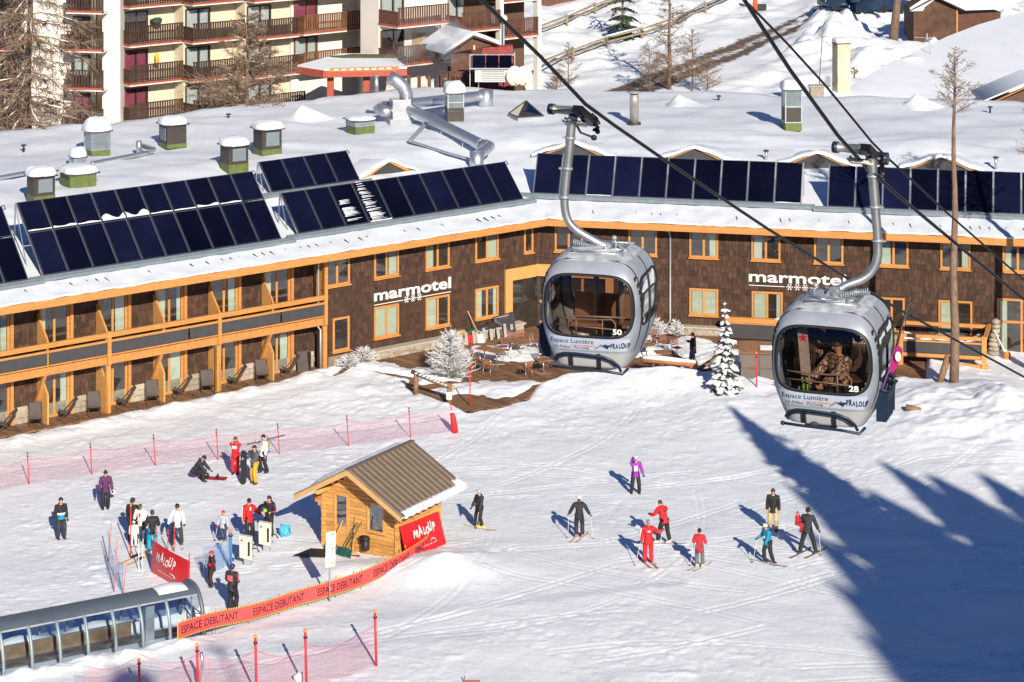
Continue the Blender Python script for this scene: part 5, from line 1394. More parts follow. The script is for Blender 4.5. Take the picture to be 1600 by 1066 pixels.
carrier = person('skier in dark clothes with legs astride carrying a small child', ff(1262,866), D_(165), 1.82, (.022,.026,.034), BLK, head='helmet', headc=BLK, hands=((.17,-.18,.60),(-.22,-.08,.55)) if False else ((-.24,-.06,.50),(.13,-.2,.62)), feet=((-.17,-.05),(.17,.05)), lean=.15, skis=(.16,.13,.12), ski_dir=D_(-25), poles=((-.3,.0,0),None), group=SK)
person('small child in red snowsuit held on the arm of the dark skier', ff(1250,866)+V(-.10,-.05,.80), D_(60), .95, (.40,.012,.03), (.40,.012,.03), head='helmet', headc=(.42,.015,.03), hands=((-.1,-.12,.6),(.12,-.12,.6)), feet=((-.07,-.14,.16),(.08,-.14,.16)), scale_w=1.15, group=SK)
person('person in long black coat walking across the hotel terrace', G(1083,571,TZ+.15), D_(-100), 1.72, (.014,.013,.014), (.18,.18,.20), head=None, hair=(.02,.015,.012), hands=((-.10,-.22,.72),(.16,-.04,.48)), gloves=None, hem=.40, feet=((-.05,-.08),(.05,.10)))
# -- riders inside the second cable car
def ride(x, y, z): return i2.inverted()@V(x, y, z)
gy = math.radians(-19)
CAMO = bpy.data.materials.new('leafy_print'); CAMO.use_nodes = True
_n = CAMO.node_tree.nodes; _l = CAMO.node_tree.links
_z = _n.new('ShaderNodeTexNoise'); _z.inputs['Scale'].default_value = 26; _z.inputs['Detail'].default_value = 3; _z.inputs['Distortion'].default_value = 1.5
_t = _n.new('ShaderNodeTexCoord'); _l.new(_t.outputs['Object'], _z.inputs['Vector'])
_r = _n.new('ShaderNodeValToRGB'); _r.color_ramp.interpolation = 'CONSTANT'; _r.color_ramp.elements[0].color = (.10,.05,.035,1); _r.color_ramp.elements[1].color = (.62,.50,.40,1); _r.color_ramp.elements[1].position = .53
_l.new(_z.outputs[0], _r.inputs[0]); _l.new(_r.outputs[0], _n['Principled BSDF'].inputs['Base Color']); _n['Principled BSDF'].inputs['Roughness'].default_value = .8
MATS['cloth_999999'] = CAMO
BZ = -.42
person('woman rider in leaf patterned jacket seated by the cable car window', ride(.10,-.34,BZ+.10), gy+D_(-38), 1.50, (1.0,1.0,1.0), BLK, hair=(.02,.014,.012), hands=((-.13,-.22,.50),(.06,-.24,.50)), gloves=None, feet=((-.07,-.26,.15),(.07,-.26,.15)), crouch=.10, look=.3, nod=.02)
person('man rider in black jacket looking down inside the cable car', ride(-.42,.05,BZ+.34), gy+D_(50), 1.56, (.075,.05,.04), BLK, hair=(.02,.013,.01), hands=((-.10,-.26,.62),(.16,-.26,.60)), gloves=None, feet=((-.07,-.24,.14),(.07,-.24,.14)), crouch=.10, nod=.15)  # jacket browned and lightened to stand in for light on him
person('rider in dark jacket seated deep inside the cable car with back to the slope', ride(.05,.50,BZ+.46), gy+D_(185), 1.5, (.02,.02,.025), BLK, head='helmet', headc=(.015,.015,.018), hands=((-.1,-.2,.6),(.1,-.2,.6)), feet=((-.07,-.24,.14),(.07,-.24,.14)), crouch=.10)
flush_people()
# every pole gets its own label
PL = ['ski pole of the small child in pale grey jacket', 'ski pole of the young black clad skier beside the hut', 'ski pole nearer the hut, held by the white helmeted skier in black', 'ski pole farther from the hut, held by the white helmeted skier in black',
      'ski pole nearer the hut, held by the instructor in red suit', 'ski pole of the red suited instructor towards the leaning red skier', 'ski pole of the leaning skier in red jacket and striped hat', 'ski pole of the child in red jacket and grey trousers',
      'ski pole of the skier in blue and white jacket', 'ski pole of the dark skier who carries a small child']
for (o, r, i), lb in zip(POLES, PL): o['label'] = lb
# ---------------------------------------------------------------- things people hold or have set down
def board(label, a, b_, nrm, col, wd=.15, cat='snowboard', name='snowboard', bind=True, th=.02):
    a, b_, nrm = Vector(a), Vector(b_), Vector(nrm).normalized(); d = (b_-a).normalized(); L = (b_-a).length; s_ = d.cross(nrm).normalized()
    r = thing(name, label, cat, tuple(a)); m = MB(); rows = []
    for u, k_, lift in ((0,.15,.06),(.02,.6,.05),(.08,1,.015),(.5,.86,0),(.92,1,.015),(.98,.6,.05),(1,.15,.06)):
        c = d*(u*L)+nrm*lift*L*.7; rows.append([c-s_*wd*k_, c+s_*wd*k_])
    m.sheet(rows); m.sheet([[p-nrm*th for p in q] for q in rows], flip=True); m.build('deck', cloth(col), r)
    if bind:
        for u in (.33,.67):
            m = MB(); c = d*u*L; m.ball(c+nrm*.06, (.09,.09,.06), 8, 6); m.tube([c-s_*.1+nrm*.02, c-s_*.08+nrm*.18, c+s_*.08+nrm*.18, c+s_*.1+nrm*.02], .025, 6); m.build('binding', BLACK, r)
    return r
p = GS(328,749); board('snowboard lying flat in front of the crouching person', p+V(-.55,.1,.06), p+V(.8,-.1,.06), V(0,-.2,1), (.30,.02,.03), .14)
p = GS(380,757); board('black snowboard standing upright between two chatting people', p+V(0,0,.0), p+V(.02,.1,1.5), V(-.3,-1,.05), BLK, .15, bind=False)
sk = thing('pair_of_skis', 'pair of skis resting on the shoulder of the white jacketed person', 'skis', tuple(GS(412,739)+V(0,0,1.48)))
m = MB()
for k in (-.05,.05): m.bar(V(-.75,k,-.20), V(.95,k,.22), .08, .025)
m.build('ski', cloth((.16,.14,.13)), sk)
p = GS(177,786); hl = thing('ski_helmet', 'pale helmet dangling from the hand of the purple jacketed person', 'helmet', tuple(p+V(0,0,.35)))
m = MB(); m.ball(V(0,0,.12), (.13,.15,.12), 12, 8, zmin=-.5); m.build('shell', WHITE, hl); m = MB(); m.tube([V(-.1,0,.2), V(0,-.02,.34), V(.1,0,.2)], .012, 6); m.build('strap', BLACK, hl)
for j, (a, b_, lb) in enumerate((((183,885),(232,862),'yellow ski lying crossed on the snow, nearer the blue net'), ((199,886),(236,868),'yellow ski lying crossed on the snow, nearer the red mat'))):
    p, q = GS(*a), GS(*b_); o = thing('ski', lb, 'ski', tuple(p), 0, 'skis lying by the family group'); d = q-p; s_ = V(-d.y,d.x,0).normalized()*.045
    m = MB(); m.sheet([[d*u-s_*w_+V(0,0,z), d*u+s_*w_+V(0,0,z)] for u, z, w_ in ((0,.05,.4),(.05,.07,1),(.5,.05,.9),(.9,.06,1),(1.0,.16,.3))]); m.build('board', cloth((.65,.42,.04)), o); m = MB(); m.obox(d*.45-s_*.8+V(0,0,.05), d*.2, s_*1.6, V(0,0,.08)); m.build('binding', BLACK, o)
for j, px in enumerate((217,222)):
    p = GS(px,892); o = thing('upright_ski', ('white ski planted upright, tail leaning outward','white ski planted upright, close against its twin')[j], 'ski', tuple(p), 0, 'white skis planted upright'); m = MB(); m.bar(V(0,0,-.1), V(.05*j-.02,.1,1.25), .02, .07, up=(0,1,0)); m.build('board', WHITE, o)
# skis and boots in the bucket of the second cable car
def rk(x, y, z): return ride(x, y, z)
b0 = rk(.86,-.2,.35); sb = thing('racked_skis', 'pair of dark skis standing in the side bucket of the passenger cable car', 'skis', tuple(b0))
for (a_, c_) in (((.80,-.30,.2),(1.22,-.30,2.05)),((.86,-.22,.2),(1.14,-.22,1.80))):
    q0, q1 = rk(*a_)-b0, rk(*c_)-b0; m = MB(); m.bar(q0, q1, .018, .075, up=(0,1,0)); e = (q1-q0).normalized(); m.bar(q1, q1+e*.10+V(.07,0,-.01), .014, .06, up=(0,1,0)); m.build('ski', cloth((.05,.05,.06)), sb)
m = MB(); rq_ = random.Random(2)
for k in range(9): q = rk(rq_.uniform(.82,1.04), -.36, rq_.uniform(.55,.95))-b0; m.tube([q, q+V(rq_.uniform(-.08,.08),0,rq_.uniform(-.10,.10))], .03, 7)
m.build('binding', BLACK, sb)
b1_ = rk(.92,-.40,.7); sn = thing('racked_snowboard', 'magenta and purple board strapped beside the dark skis of the cable car', 'snowboard', tuple(b1_))
m = MB(); m.prism([rk(x,-.40,z)-b1_ for x, z in ((.93,.85),(1.03,1.30),(1.09,1.36),(1.16,1.30),(1.15,1.18),(1.06,.95),(1.0,.84))], rk(0,.04,0)-rk(0,0,0)); m.build('board', cloth((.34,.01,.16)), sn)
m = MB(); m.bar(rk(.82,-.42,.5)-b1_, rk(.96,-.42,.95)-b1_, .015, .06, up=(0,1,0)); m.build('edge', cloth((.16,.06,.30)), sn)
m = MB(); m.ball(rk(1.10,-.43,1.18)-b1_, (.045,.02,.07), 10, 8); m.build('badge', WHITE, sn)
hs = thing('ski_in_cabin', 'grey ski with a red star standing inside the passenger cable car', 'ski', tuple(ride(-.34,-.55,.25)))
bb = ride(-.34,-.55,.25); m = MB(); m.bar(V(.04,0,0), V(-.05,0,1.05), .14, .02, up=(0,1,0)); m.build('board', cloth((.38,.35,.36)), hs)
m = MB(); st = []
for k in range(10): a = PI/2+k*PI/5; rr_ = .07 if k % 2 == 0 else .03; st.append(V(-.035+rr_*math.cos(a), -.02, .92+rr_*math.sin(a)))
m.prism(st, V(0,.006,0)); m.build('star', RED, hs)
m = MB(); m.ball(V(.0,-.03,.25), (.06,.03,.09), 8, 6); m.build('binding', cloth((.25,.6,.05)), hs)
# ---------------------------------------------------------------- wooden hut
HC = V(-4.64, 98.4, 0); HB = V(-.848, .53, 0); HA = V(.53, .848, 0); HW, HL = 3.7, 3.2
hut = thing('ski_hut', 'small honey coloured log hut with ribbed brown metal roof on the slope', 'hut', tuple(HC))
def HU(b, a, z): return HC+HB*b+HA*a+V(0,0,z)
LOG = M('honey_log', (.60,.30,.085), .55, var=.28, scale=2.2, bump=.2, rnd=.22, stretch=(1.2,1.2,7))
m = MB(); m.obox(HU(.06,.06,-.2), HB*(HW-.12), HA*(HL-.12), V(0,0,2.5))
m.prism([HU(.06,.06,2.3), HU(HW-.06,.06,2.3), HU(HW/2,.06,3.35)], HA*(HL-.12)); m.build('wall', LOG, hut, True)
holes = [(.60,1.5,.95,2.22),(2.42,3.16,.1,2.3)]       # (b0, b1, z0, z1): wide window, door
def course(f, L, z, hh, holes_=()):
    seg = [(0, L)]
    for b0, b1, z0, z1 in holes_:
        if z < z1-.02 and z+hh > z0+.02:
            ns = []
            for s, e in seg:
                if b0 > s: ns.append((s, min(e, b0)))
                if b1 < e: ns.append((max(s, b1), e))
            seg = [(s, e) for s, e in ns if e-s > .03]
    return seg
hh = .165
for k in range(21):
    z = -.1+k*hh
    L0, L1 = 0, HW
    if z+hh > 2.5:
        ins = (z+hh-2.5)/.53; L0, L1 = ins, HW-ins
    if L1-L0 < .2: continue
    for s, e in course(None, HW, z, hh-.012, holes):
        s, e = max(s, L0), min(e, L1)
        if e-s < .05: continue
        m = MB(); m.obox(HU(s,.0,z), HB*(e-s), HA*.1, V(0,0,hh-.014)); m.build('log', LOG, hut, True, bevel=.007)
    if z+hh <= 2.6:
        for b0 in (-.0, HW-.1):
            m = MB(); m.obox(HU(b0,-.0 if 0 else .1,z), HB*.1, HA*(HL-.1), V(0,0,hh-.014)); m.build('log', LOG, hut, True, bevel=.007)
for b0 in (-.10, HW-.12):       # crossed log ends at the corners
    for k in range(15):
        m = MB(); m.obox(HU(b0+.03,-.09 if k % 2 else -.07,-.1+k*hh), HB*.15, HA*.2, V(0,0,hh-.01)); m.build('log_end', LOG, hut, True, bevel=.008)
# gable roof, ridge along HA
ROOFB = M('brown_roof_metal', (.17,.135,.105), .45, .2, var=.06, scale=1.5)
apex = 3.62; eave_z = 2.16; half = HW/2+.82; a0, a1 = -.92, HL+.62
sl = (apex-eave_z)/half
for sgn in (-1, 1):
    e = HU(HW/2+sgn*half, a0, eave_z); t = HU(HW/2, a0, apex); n_ = 14
    dn = (e-t); nrm = dn.cross(HA)*(1 if sgn > 0 else -1); nrm = nrm.normalized(); nrm = nrm if nrm.z > 0 else -nrm
    for k in range(n_):
        w_ = (a1-a0)/n_; m = MB(); m.obox(t+HA*(k*w_), HA*(w_-.004), dn, nrm*.035); pn_ = m.build('roof_panel', ROOFB, hut, True); m = MB(); m.obox(t+HA*(k*w_+w_*.06), HA*.045, dn, nrm*.085); m.build('seam', M('tan_roof_seam', (.30,.235,.17), .5, .1), pn_, True)
    m = MB(); m.obox(t-nrm*.12, HA*(a1-a0), dn*.97, nrm*.1); m.build('roof_boards', LOG, hut, True)
    m = MB(); m.prism([t-HA*.03+nrm*.02, e-HA*.03+nrm*.02, e-HA*.03-V(0,0,.17), t-HA*.03-V(0,0,.2)], HA*.05); m.build('bargeboard', M('pale_larch_board', (.60,.36,.15), .55, var=.1), hut, True)
    m = MB(); m.tube([e+V(0,0,-.02)-HB*(-sgn)*.05*0, e+HA*(a1-a0)+V(0,0,-.02)], .05, 8); m.build('gutter', M('grey_green_gutter', (.28,.30,.27), .5, .3), hut, True)
m = MB(); m.bar(HU(HW/2,a0,apex+.05), HU(HW/2,a1,apex+.05), .22, .05); m.build('ridge_cap', ROOFB, hut, True)
for zz, bb in ((3.26,HW/2),(2.36,.25),(2.36,HW-.25)):
    m = MB(); m.obox(HU(bb-.08,-.82,zz), HB*.16, HA*.9, V(0,0,.17)); m.build('purlin', LOG, hut, True, bevel=.02)
for k in range(4):                # stepped log brackets below the far eave
    m = MB(); m.obox(HU(HW+.0,-.05,1.50+k*.13), HB*(.12+k*.15), HA*.16, V(0,0,.125)); m.build('bracket_log', LOG, hut, True, bevel=.02)
m = MB(); rows = []
for j in range(28):
    a = a0+.15+(a1-a0-.2)*j/27; q = HU(HW/2-half+.02, a, eave_z); wv = (.10+.12*abs(math.sin(j*1.7))+(.25 if j > 24 else 0))
    rows.append([q-HB*.10+V(0,0,-.06-.04*math.sin(j*2.3)), q-HB*.12+V(0,0,.08), q+HB*wv*.6+V(0,0,.14+sl*wv*.6), q+HB*wv+V(0,0,.05+sl*wv)])
m.sheet(rows); m.build('eave_snow', SNOW, hut, True)
m = MB(); rows = []
for j in range(24):
    a = a0+.5+(a1-a0-.6)*j/23; r_ = []
    for k in range(8):
        b_ = half*(.05+.93*k/7); th = .22*min(1, (7-k)*.6+.1)*min(1,k*.8+.2)*min(1,j*.4+.1)*min(1,(23-j)*.4+.1)
        q = HU(HW/2+b_, a, apex-sl*b_+.05+th); r_.append(q)
    rows.append(r_)
m.sheet(rows); m.build('roof_snow', SNOW, hut, True)
def hut_open(b0, b1, z0, z1, nm, lower=None):
    m = MB(); w_ = .1
    for s, e, za, zb in ((b0,b0+w_,z0,z1),(b1-w_,b1,z0,z1),(b0+w_,b1-w_,z1-w_,z1),(b0+w_,b1-w_,z0,z0+w_)): m.obox(HU(s,-.035,za), HB*(e-s), HA*.1, V(0,0,zb-za))
    fr = m.build(nm, WOODL, hut, True)
    zz = z0+w_
    if lower:
        q = MB(); q.obox(HU(b0+w_,-.01,z0+w_), HB*(b1-b0-2*w_), HA*.06, V(0,0,lower-z0-w_)); q.build('door_leaf', WOODL, fr, True); zz = lower
    q = MB(); q.obox(HU(b0+.05,.052,z0), HB*(b1-b0-.1), HA*.006, V(0,0,z1-z0-.05)); q.build('dark_backing', ROOMDARK, fr, True)
    q = MB(); q.add([HU(b0+w_,.02,zz), HU(b1-w_,.02,zz), HU(b1-w_,.02,z1-w_), HU(b0+w_,.02,z1-w_)], [(0,1,2,3)]); q.build('pane', WGLASS, fr, True)
    return fr
hut_open(.60,1.5,.95,2.22,'window'); dfr = hut_open(2.42,3.16,.1,2.3,'door',.98)
m = MB(); m.bar(HU(2.56,-.05,1.08), HU(2.62,-.1,1.08), .03, .03); m.build('handle', STEEL, dfr, True)
# things by the hut
bn = thing('waste_bin', 'round black bin hung on the front of the log hut', 'bin', tuple(HU(1.45,-.18,.28)))
m = MB(); m.tube([V(0,0,0),V(0,0,.04),V(0,0,.42)], [.15,.165,.17], 16); m.tube([V(0,0,.42),V(0,0,.50),V(0,0,.56)], [.19,.18,.09], 16); m.build('body', BLACK, bn)
m = MB(); m.ball(HB*.14+V(0,0,.48)-HA*.02, (.13,.12,.10), 10, 8, jit=.4); m.ball(HB*.18+V(0,0,.34), (.09,.08,.12), 10, 8, jit=.4); m.build('bag', M('black_bin_bag', (.01,.01,.012), .2), bn)
SHG = M('green_shovel', (.01,.07,.05), .5)
for j, (b0, lb) in enumerate(((2.95,'green snow pusher with wide blade at the door of the log hut'),(2.25,'green snow shovel leaning beside the hut window'),(2.05,'second green shovel behind the first against the hut'))):
    o = thing('snow_shovel', lb, 'shovel', tuple(HU(b0,-.62-.1*j,.02)), 0, 'shovels outside the log hut')
    m = MB(); m.bar(V(0,0,.1), -HB*(.35+.1*j)+HA*.45+V(0,0,1.25+.1*j), .035, .035); m.build('handle', SHG if j else WOODL, o)
    m = MB(); m.obox(-HB*.3+V(0,0,0), HB*.6, V(0,0,.34)+HA*.1, HA*.02); m.build('blade', SHG, o)
o = thing('broom', 'wooden handled broom upright between hut door and window', 'broom', tuple(HU(2.0,-.3,.0))); m = MB(); m.bar(V(0,0,.1), HA*.2+V(0,0,1.55), .035, .035); m.build('handle', WOODL, o); m = MB(); m.box(V(0,0,.08), (.3,.1,.16)); m.build('brush', M('straw', (.4,.25,.1), .9), o)
o = thing('door_mat', 'black rubber mat on the snow before the hut', 'mat', tuple(HU(3.35,-1.25,.0))); m = MB(); q = [V(-.75,-.35,0),V(.55,-.55,0),V(.8,.35,0),V(-.1,.5,0)]; m.prism([p+V(0,0,.12) for p in q], V(0,0,.02)); m.build('sheet', BLACK, o)
o = thing('bucket', 'grey metal bucket with a red tool by the shovels of the hut', 'bucket', tuple(HU(1.95,-.62,.03))); m = MB(); m.tube([V(0,0,0),V(0,0,.28)], [.1,.13], 12); m.build('pail', STEEL, o); m = MB(); m.bar(V(.1,0,.03), V(.42,-.05,.05), .1, .06); m.build('tool', M('maroon', (.25,.02,.03), .5), o)
# padded red mats with lettering
def red_mat(label, a, c, h, lean_, seed, tx=.28, bulge=.25):
    """a, c: ground points of the lower edge"""
    o = thing('padded_mat', label, 'safety mat', tuple(a), 0, 'red lettered safety mats'); d = c-a; L = d.length; u = d/L; n = V(u.y,-u.x,0)
    n = n if n.y < 0 else -n
    def sf(x, z, off=0): return u*x+V(0,0,z)+n*(lean_*(1-z/h)+bulge*math.sin(PI*x/L)*math.sin(PI*clampf(z/h,0,1)*.9)*.4+off)
    m = MB(); rows = [[sf(L*i/14, h*j/8) for i in range(15)] for j in range(9)]; m.sheet(rows); m.sheet([[p-n*.09 for p in r] for r in rows], flip=True)
    m.sheet([[p, p-n*.09] for p in rows[-1]]); m.sheet([[r[0], r[0]-n*.09] for r in rows], flip=True); m.sheet([[r[-1], r[-1]-n*.09] for r in rows])
    m.build('cover', M('red_vinyl', (.58,.012,.016), .35, var=.08), o)
    m = MB(); put_brush(m, tx, lambda x, y: sf(L*.22+x, h*.60+y, .035), seed=seed); 
    m.tube([sf(L*.62,h*.36,.035), sf(L*.66,h*.42,.035), sf(L*.72,h*.38,.035), sf(L*.75,h*.30,.035)], .014, 5)
    for k in range(12): m.bar(sf(L*(.28+.04*k), h*(.27-.0*k), .035), sf(L*(.30+.04*k), h*(.27+.05*((k*7)%3)/3), .035), .02, .01)
    m.build('lettering', WHITE, o, kind='stuff'); return o
red_mat('red padded mat with white lettering standing before the conveyor tunnel', GS(238,893), GS(294,926)+V(0,0,0), 1.2, .06, 4, .42, .5)
q0, q1 = HU(-.22,-.05,.1), HU(-.24,2.65,-.02)
red_mat('red padded mat with white lettering leaning on the hut side wall', q0, q1, 1.35, .42, 4, .42, .1)
for px, py, h, lb in ((243,874,1.3,'red marker pole with tape at the far end of the red mat'),(262,862,.9,'short red pole behind the standing red mat'),(272,863,1.1,'red pole with black clip behind the red mat'),(295,925,1.5,'red pole holding the near end of the standing red mat')):
    o = thing('marker_pole', lb, 'marker pole', tuple(GS(px,py)), 0, 'poles round the red mat'); m = MB(); m.tube([V(0,0,-.1), V(.02,0,h)], .022, 6); m.build('pole', RED, o); m = MB(); m.tube([V(.01,0,h*.7), V(.012,0,h*.76)], .03, 6); m.build('clip', BLACK, o)
# ---------------------------------------------------------------- conveyor tunnel
ta = G(22,1052,-.1); td = V(.866,.5,0); tn = V(.5,-.866,0)
tun = thing('conveyor_tunnel', 'long grey roofed conveyor tunnel with clear curved side panes', 'tunnel', tuple(ta))
def TP(u, th, off=0.0):
    """th 0 at the near foot, 1 at the far foot"""
    a = PI*th; x = 1.16*abs(math.cos(a))**.80*(1 if a < PI/2 else -1)+off*math.cos(a); z = 1.82*math.sin(a)**.86+off*math.sin(a)
    return td*u+tn*(x-1.12)+V(0,0,z-.22)
U0, U1, RS = -4.4, 7.3, 1.06
TROOF = M('tunnel_grey_sheet', (.105,.135,.165), .42, .15, var=.08)
m = MB(); ths = np.linspace(.33, .70, 16)
us = np.linspace(U0, U1, 26)
m.sheet([[TP(u, t, .01) for t in ths] for u in us]); m.sheet([[TP(u, t, -.015) for t in ths] for u in us], flip=True); m.build('roof_sheet', TROOF, tun)
CL = glass('shade_tinted_pane', (.80,.87,.93), .10, .08)  # blue tint stands in for shaded snow seen through the panes
nr = int((U1-U0)/RS)
for k in range(nr+1):
    u = U1-k*RS-(.0 if k == 0 else .28)
    m = MB(); m.tube([TP(u, t, .035) for t in np.linspace(.0, .345, 16)], .062, 8); m.build('rib', M('blue_grey_rib', (.24,.31,.35), .45, .3), tun)
    u2 = U1-(k+1)*RS-.28; u1_ = u
    m = MB(); m.sheet([[TP(x, t, .0) for t in np.linspace(.03, .33, 9)] for x in np.linspace(u2, u1_, 4)]); m.build('side_pane', CL, tun)
    m = MB(); m.sheet([[TP(x, t, .0) for t in np.linspace(.70, .97, 8)] for x in np.linspace(u2, u1_, 4)]); m.build('side_pane', CL, tun)
    m = MB(); m.tube([TP(u, t, .02) for t in np.linspace(.7, 1, 10)], .05, 8); m.build('rib', M('blue_grey_rib', (.24,.31,.35), .45, .3), tun)
m = MB(); m.tube([TP(U1, t, .02) for t in np.linspace(.0, 1, 36)], .085, 8); m.build('end_arch', TROOF, tun)
m = MB(); e1_, e2_ = TP(U1-.02,.16), TP(U1-.02,.84); m.bar(e1_, e2_, .04, .04); c_ = TP(U1-.02,.5); m.bar(V(c_.x,c_.y,-.2), c_, .04, .04); m.bar(e1_, V(c_.x,c_.y,.5), .03,.03); m.build('end_frame', STEELM, tun)
m = MB(); m.bar(TP(U0,.33,.02), TP(U1,.33,.02), .05, .06); m.bar(TP(U0,.02,.0), TP(U1-.2,.02,.0), .1, .12); m.build('eaves_rail', STEELM, tun)
kb = M('brown_kickboard', (.24,.165,.10), .8, var=.25, scale=3)
m = MB(); m.obox(td*U0+tn*-1.75+V(0,0,-.25), td*(U1-U0-2.2), tn*.06, V(0,0,.62)); m.build('kickboard', kb, tun)
m = MB(); m.obox(td*U0+tn*-1.65+V(0,0,-.3), td*(U1-U0+1.0), tn*.62, V(0,0,.16)); m.build('belt', M('dark_belt', (.05,.045,.04), .8, var=.3), tun)
m = MB(); m.obox(td*(U1-1.9)+tn*-1.3+V(0,0,-.25), td*.35, tn*.3, V(0,0,1.35)); m.build('drive_cabinet', STEELM, tun)
m = MB(); rr = []
for u in np.linspace(U0, U1-1.5, 40): rr.append([td*u+tn*(-1.85)+V(0,0,.30), td*u+tn*(-2.0)+V(0,0,.42+.12*math.sin(u*2.1)), td*u+tn*-2.3+V(0,0,.2)])
m.sheet(rr); m.build('inner_snow', SNOW, tun)
m = MB(); rr = []
for j in range(14): rr.append([TP(U1-1.5+j*.09, t, .02+.09*math.sin(PI*j/13)*math.sin(PI*i/7)) for i, t in enumerate(np.linspace(.40,.62,8))])
m.sheet(rr); m.build('roof_snow', SNOW, tun)
cb = thing('conveyor_carpet', 'black conveyor carpet leading out of the tunnel over the snow', 'conveyor', tuple(GS(318,972)))
b0 = GS(318,975); e0 = GS(412,940); d = (e0-b0); d.z = 0; L = d.length+.8; d.normalize(); n_ = V(d.y,-d.x,0)
cb.location = b0; W[cb.name] = Matrix.Translation(b0)
m = MB(); m.obox(V(0,0,.0)-n_*.3, d*L, n_*.6, V(0,0,.09)); m.build('belt', M('dark_belt', (.05,.045,.04), .8), cb)
# white barrier machines
for j, (px, py, lb) in enumerate(((384,884,'cream gate cabinet of the beginner lift, nearer the tunnel'),(414,862,'cream gate cabinet of the beginner lift, nearer the hut'))):
    p = GS(px,py); o = thing('gate_cabinet', lb, 'gate', tuple(p), -.10, 'cream lift gate cabinets'); o.scale = (.72,.72,.76)
    CR = M('cream_plastic', (.62,.59,.50), .45, var=.05)
    m = MB(); m.prism([V(-.34,-.12,.45),V(.36,-.12,.30),V(.36,-.12,1.52),V(-.36,-.12,1.62)], V(0,.34,0)); m.build('housing', CR, o, bevel=.03)
    m = MB(); m.obox(V(-.2,-.15,.72), V(.22,0,0), V(0,.03,0), V(0,0,.7)); m.obox(V(-.16,-.155,.55), V(.3,0,0), V(0,.03,0), V(0,0,.3)); m.build('panel', M('cream_panel', (.55,.52,.45), .5), o)
    m = MB(); m.tube([V(-.2,-.16,1.38),V(-.2,-.12,1.38)], .05, 10); m.obox(V(.14,-.14,.55), V(.12,0,0), V(0,.02,0), V(0,0,.75)); m.build('reader', BLACK, o)
    m = MB(); m.obox(V(-.1,-.02,-.1), V(.38,0,0), V(0,.3,0), V(0,0,.55)); m.build('foot', STEELM, o)
    m = MB(); m.tube([V(.36,.0,.9),V(.62,.02,.95),V(.75,.06,.72)], .035, 8); m.tube([V(-.3,.1,.5),V(-.55,.1,.5),V(-.62,.12,.3)], .05, 8); m.build('turnstile_arm', BLACK, o)
sb_ = thing('carried_helmet', 'black and green ski helmet resting on the cream gate cabinet', 'helmet', tuple(GS(411,862)+V(0,.1,1.6))); m = MB(); m.ball(V(0,0,.12), (.25,.22,.2), 12, 8, zmin=-.3); m.build('shell', BLACK, sb_); m = MB(); m.ball(V(.08,-.16,.1), (.1,.08,.08), 8, 6); m.build('visor', M('lime', (.3,.5,.05), .4), sb_)
bg_ = thing('blue_bag', 'bright blue plastic bag on the snow beside the hut shadow', 'bag', tuple(GS(445,838))); m = MB(); m.ball(V(0,0,.22), (.23,.18,.22), 14, 10, jit=.7, seed=3); m.tube([V(-.12,0,.34),V(-.1,0,.52),V(.02,0,.36)], .02, 6); m.build('sack', M('bright_blue_plastic', (.06,.42,.62), .35, var=.3, scale=8), bg_)
# sign on a post
p = GS(515,940); sg_ = thing('sign_board', 'narrow white sign board on a galvanised post before the hut', 'sign', tuple(p), .5)
m = MB(); m.tube([V(0,0,-.1), V(.03,.05,2.6)], .035, 8); m.build('post', STEEL, sg_)
m = MB(); m.obox(V(-.20,-.06,1.35), V(.40,0,0), V(0,.03,0), V(.03,0,1.35)); m.build('board', WHITE, sg_)
m = MB()
for z in (1.5,2.05,2.6): m.tube([V(.1,-.08,z),V(.1,-.05,z)], .05, 8)
m.build('bolt', M('amber_clip', (.65,.32,.02), .5), sg_)
# ---------------------------------------------------------------- red and yellow tape with its lettering
tp = [(277,992,1002+6),(330,976,0),(400,960,0),(455,944,0),(505,930,0),(555,912,0),(600,894,0),(635,877,0),(660,858,0),(690,832,0)]
pts = [G(px, py+14, .0) for px, py, _ in tp]
BH = .62
tape = thing('warning_banner', 'long red banner with hazard striped edges strung from tunnel to hut', 'banner', tuple(pts[0]))
base0 = pts[0].copy(); lens = [0.0]
for a, c in zip(pts, pts[1:]): lens.append(lens[-1]+(c-a).length)
def BP(s, z, off=0):
    s = clampf(s, 0, lens[-1]-1e-4); i = max(k for k in range(len(lens)-1) if lens[k] <= s); f_ = (s-lens[i])/(lens[i+1]-lens[i])
    p0, p1, p2, p3 = pts[max(i-1,0)], pts[i], pts[i+1], pts[min(i+2,len(pts)-1)]
    q = .5*((2*p1)+(p2-p0)*f_+(2*p0-5*p1+4*p2-p3)*f_*f_+(3*p1-p0-3*p2+p3)*f_**3); d = (p2-p1).normalized(); n = V(d.y,-d.x,0)
    n = n if n.y < 0 else -n
    lz = gz(q.x, q.y)
    return V(q.x,q.y,0)-base0+V(0,0,.14+.04*smooth(1,4,s)+z+.03*math.sin(s*1.3))+n*off
LB = lens[-1]; BANR = M('banner_red', (.72,.075,.075), .6, var=.06)
m = MB(); m.sheet([[BP(LB*i/420, z) for i in range(421)] for z in (.05,BH*.5,BH-.05)]); m.build('fabric', BANR, tape)
YEL = M('hazard_yellow', (.78,.52,.03), .6, var=.05); m = MB(); ns = int(LB/.05)
for e0_, e1_ in ((0,.05),(BH-.05,BH)):
    for k in range(ns):
        s0, s1 = LB*k/ns, LB*(k+1)/ns; sh = .05
        m.add([BP(s0,e0_,.004), BP(s1,e0_,.004), BP(s1+sh,e1_,.004), BP(s0+sh,e1_,.004)], [(0,1,2,3)], (k//1) % 2)
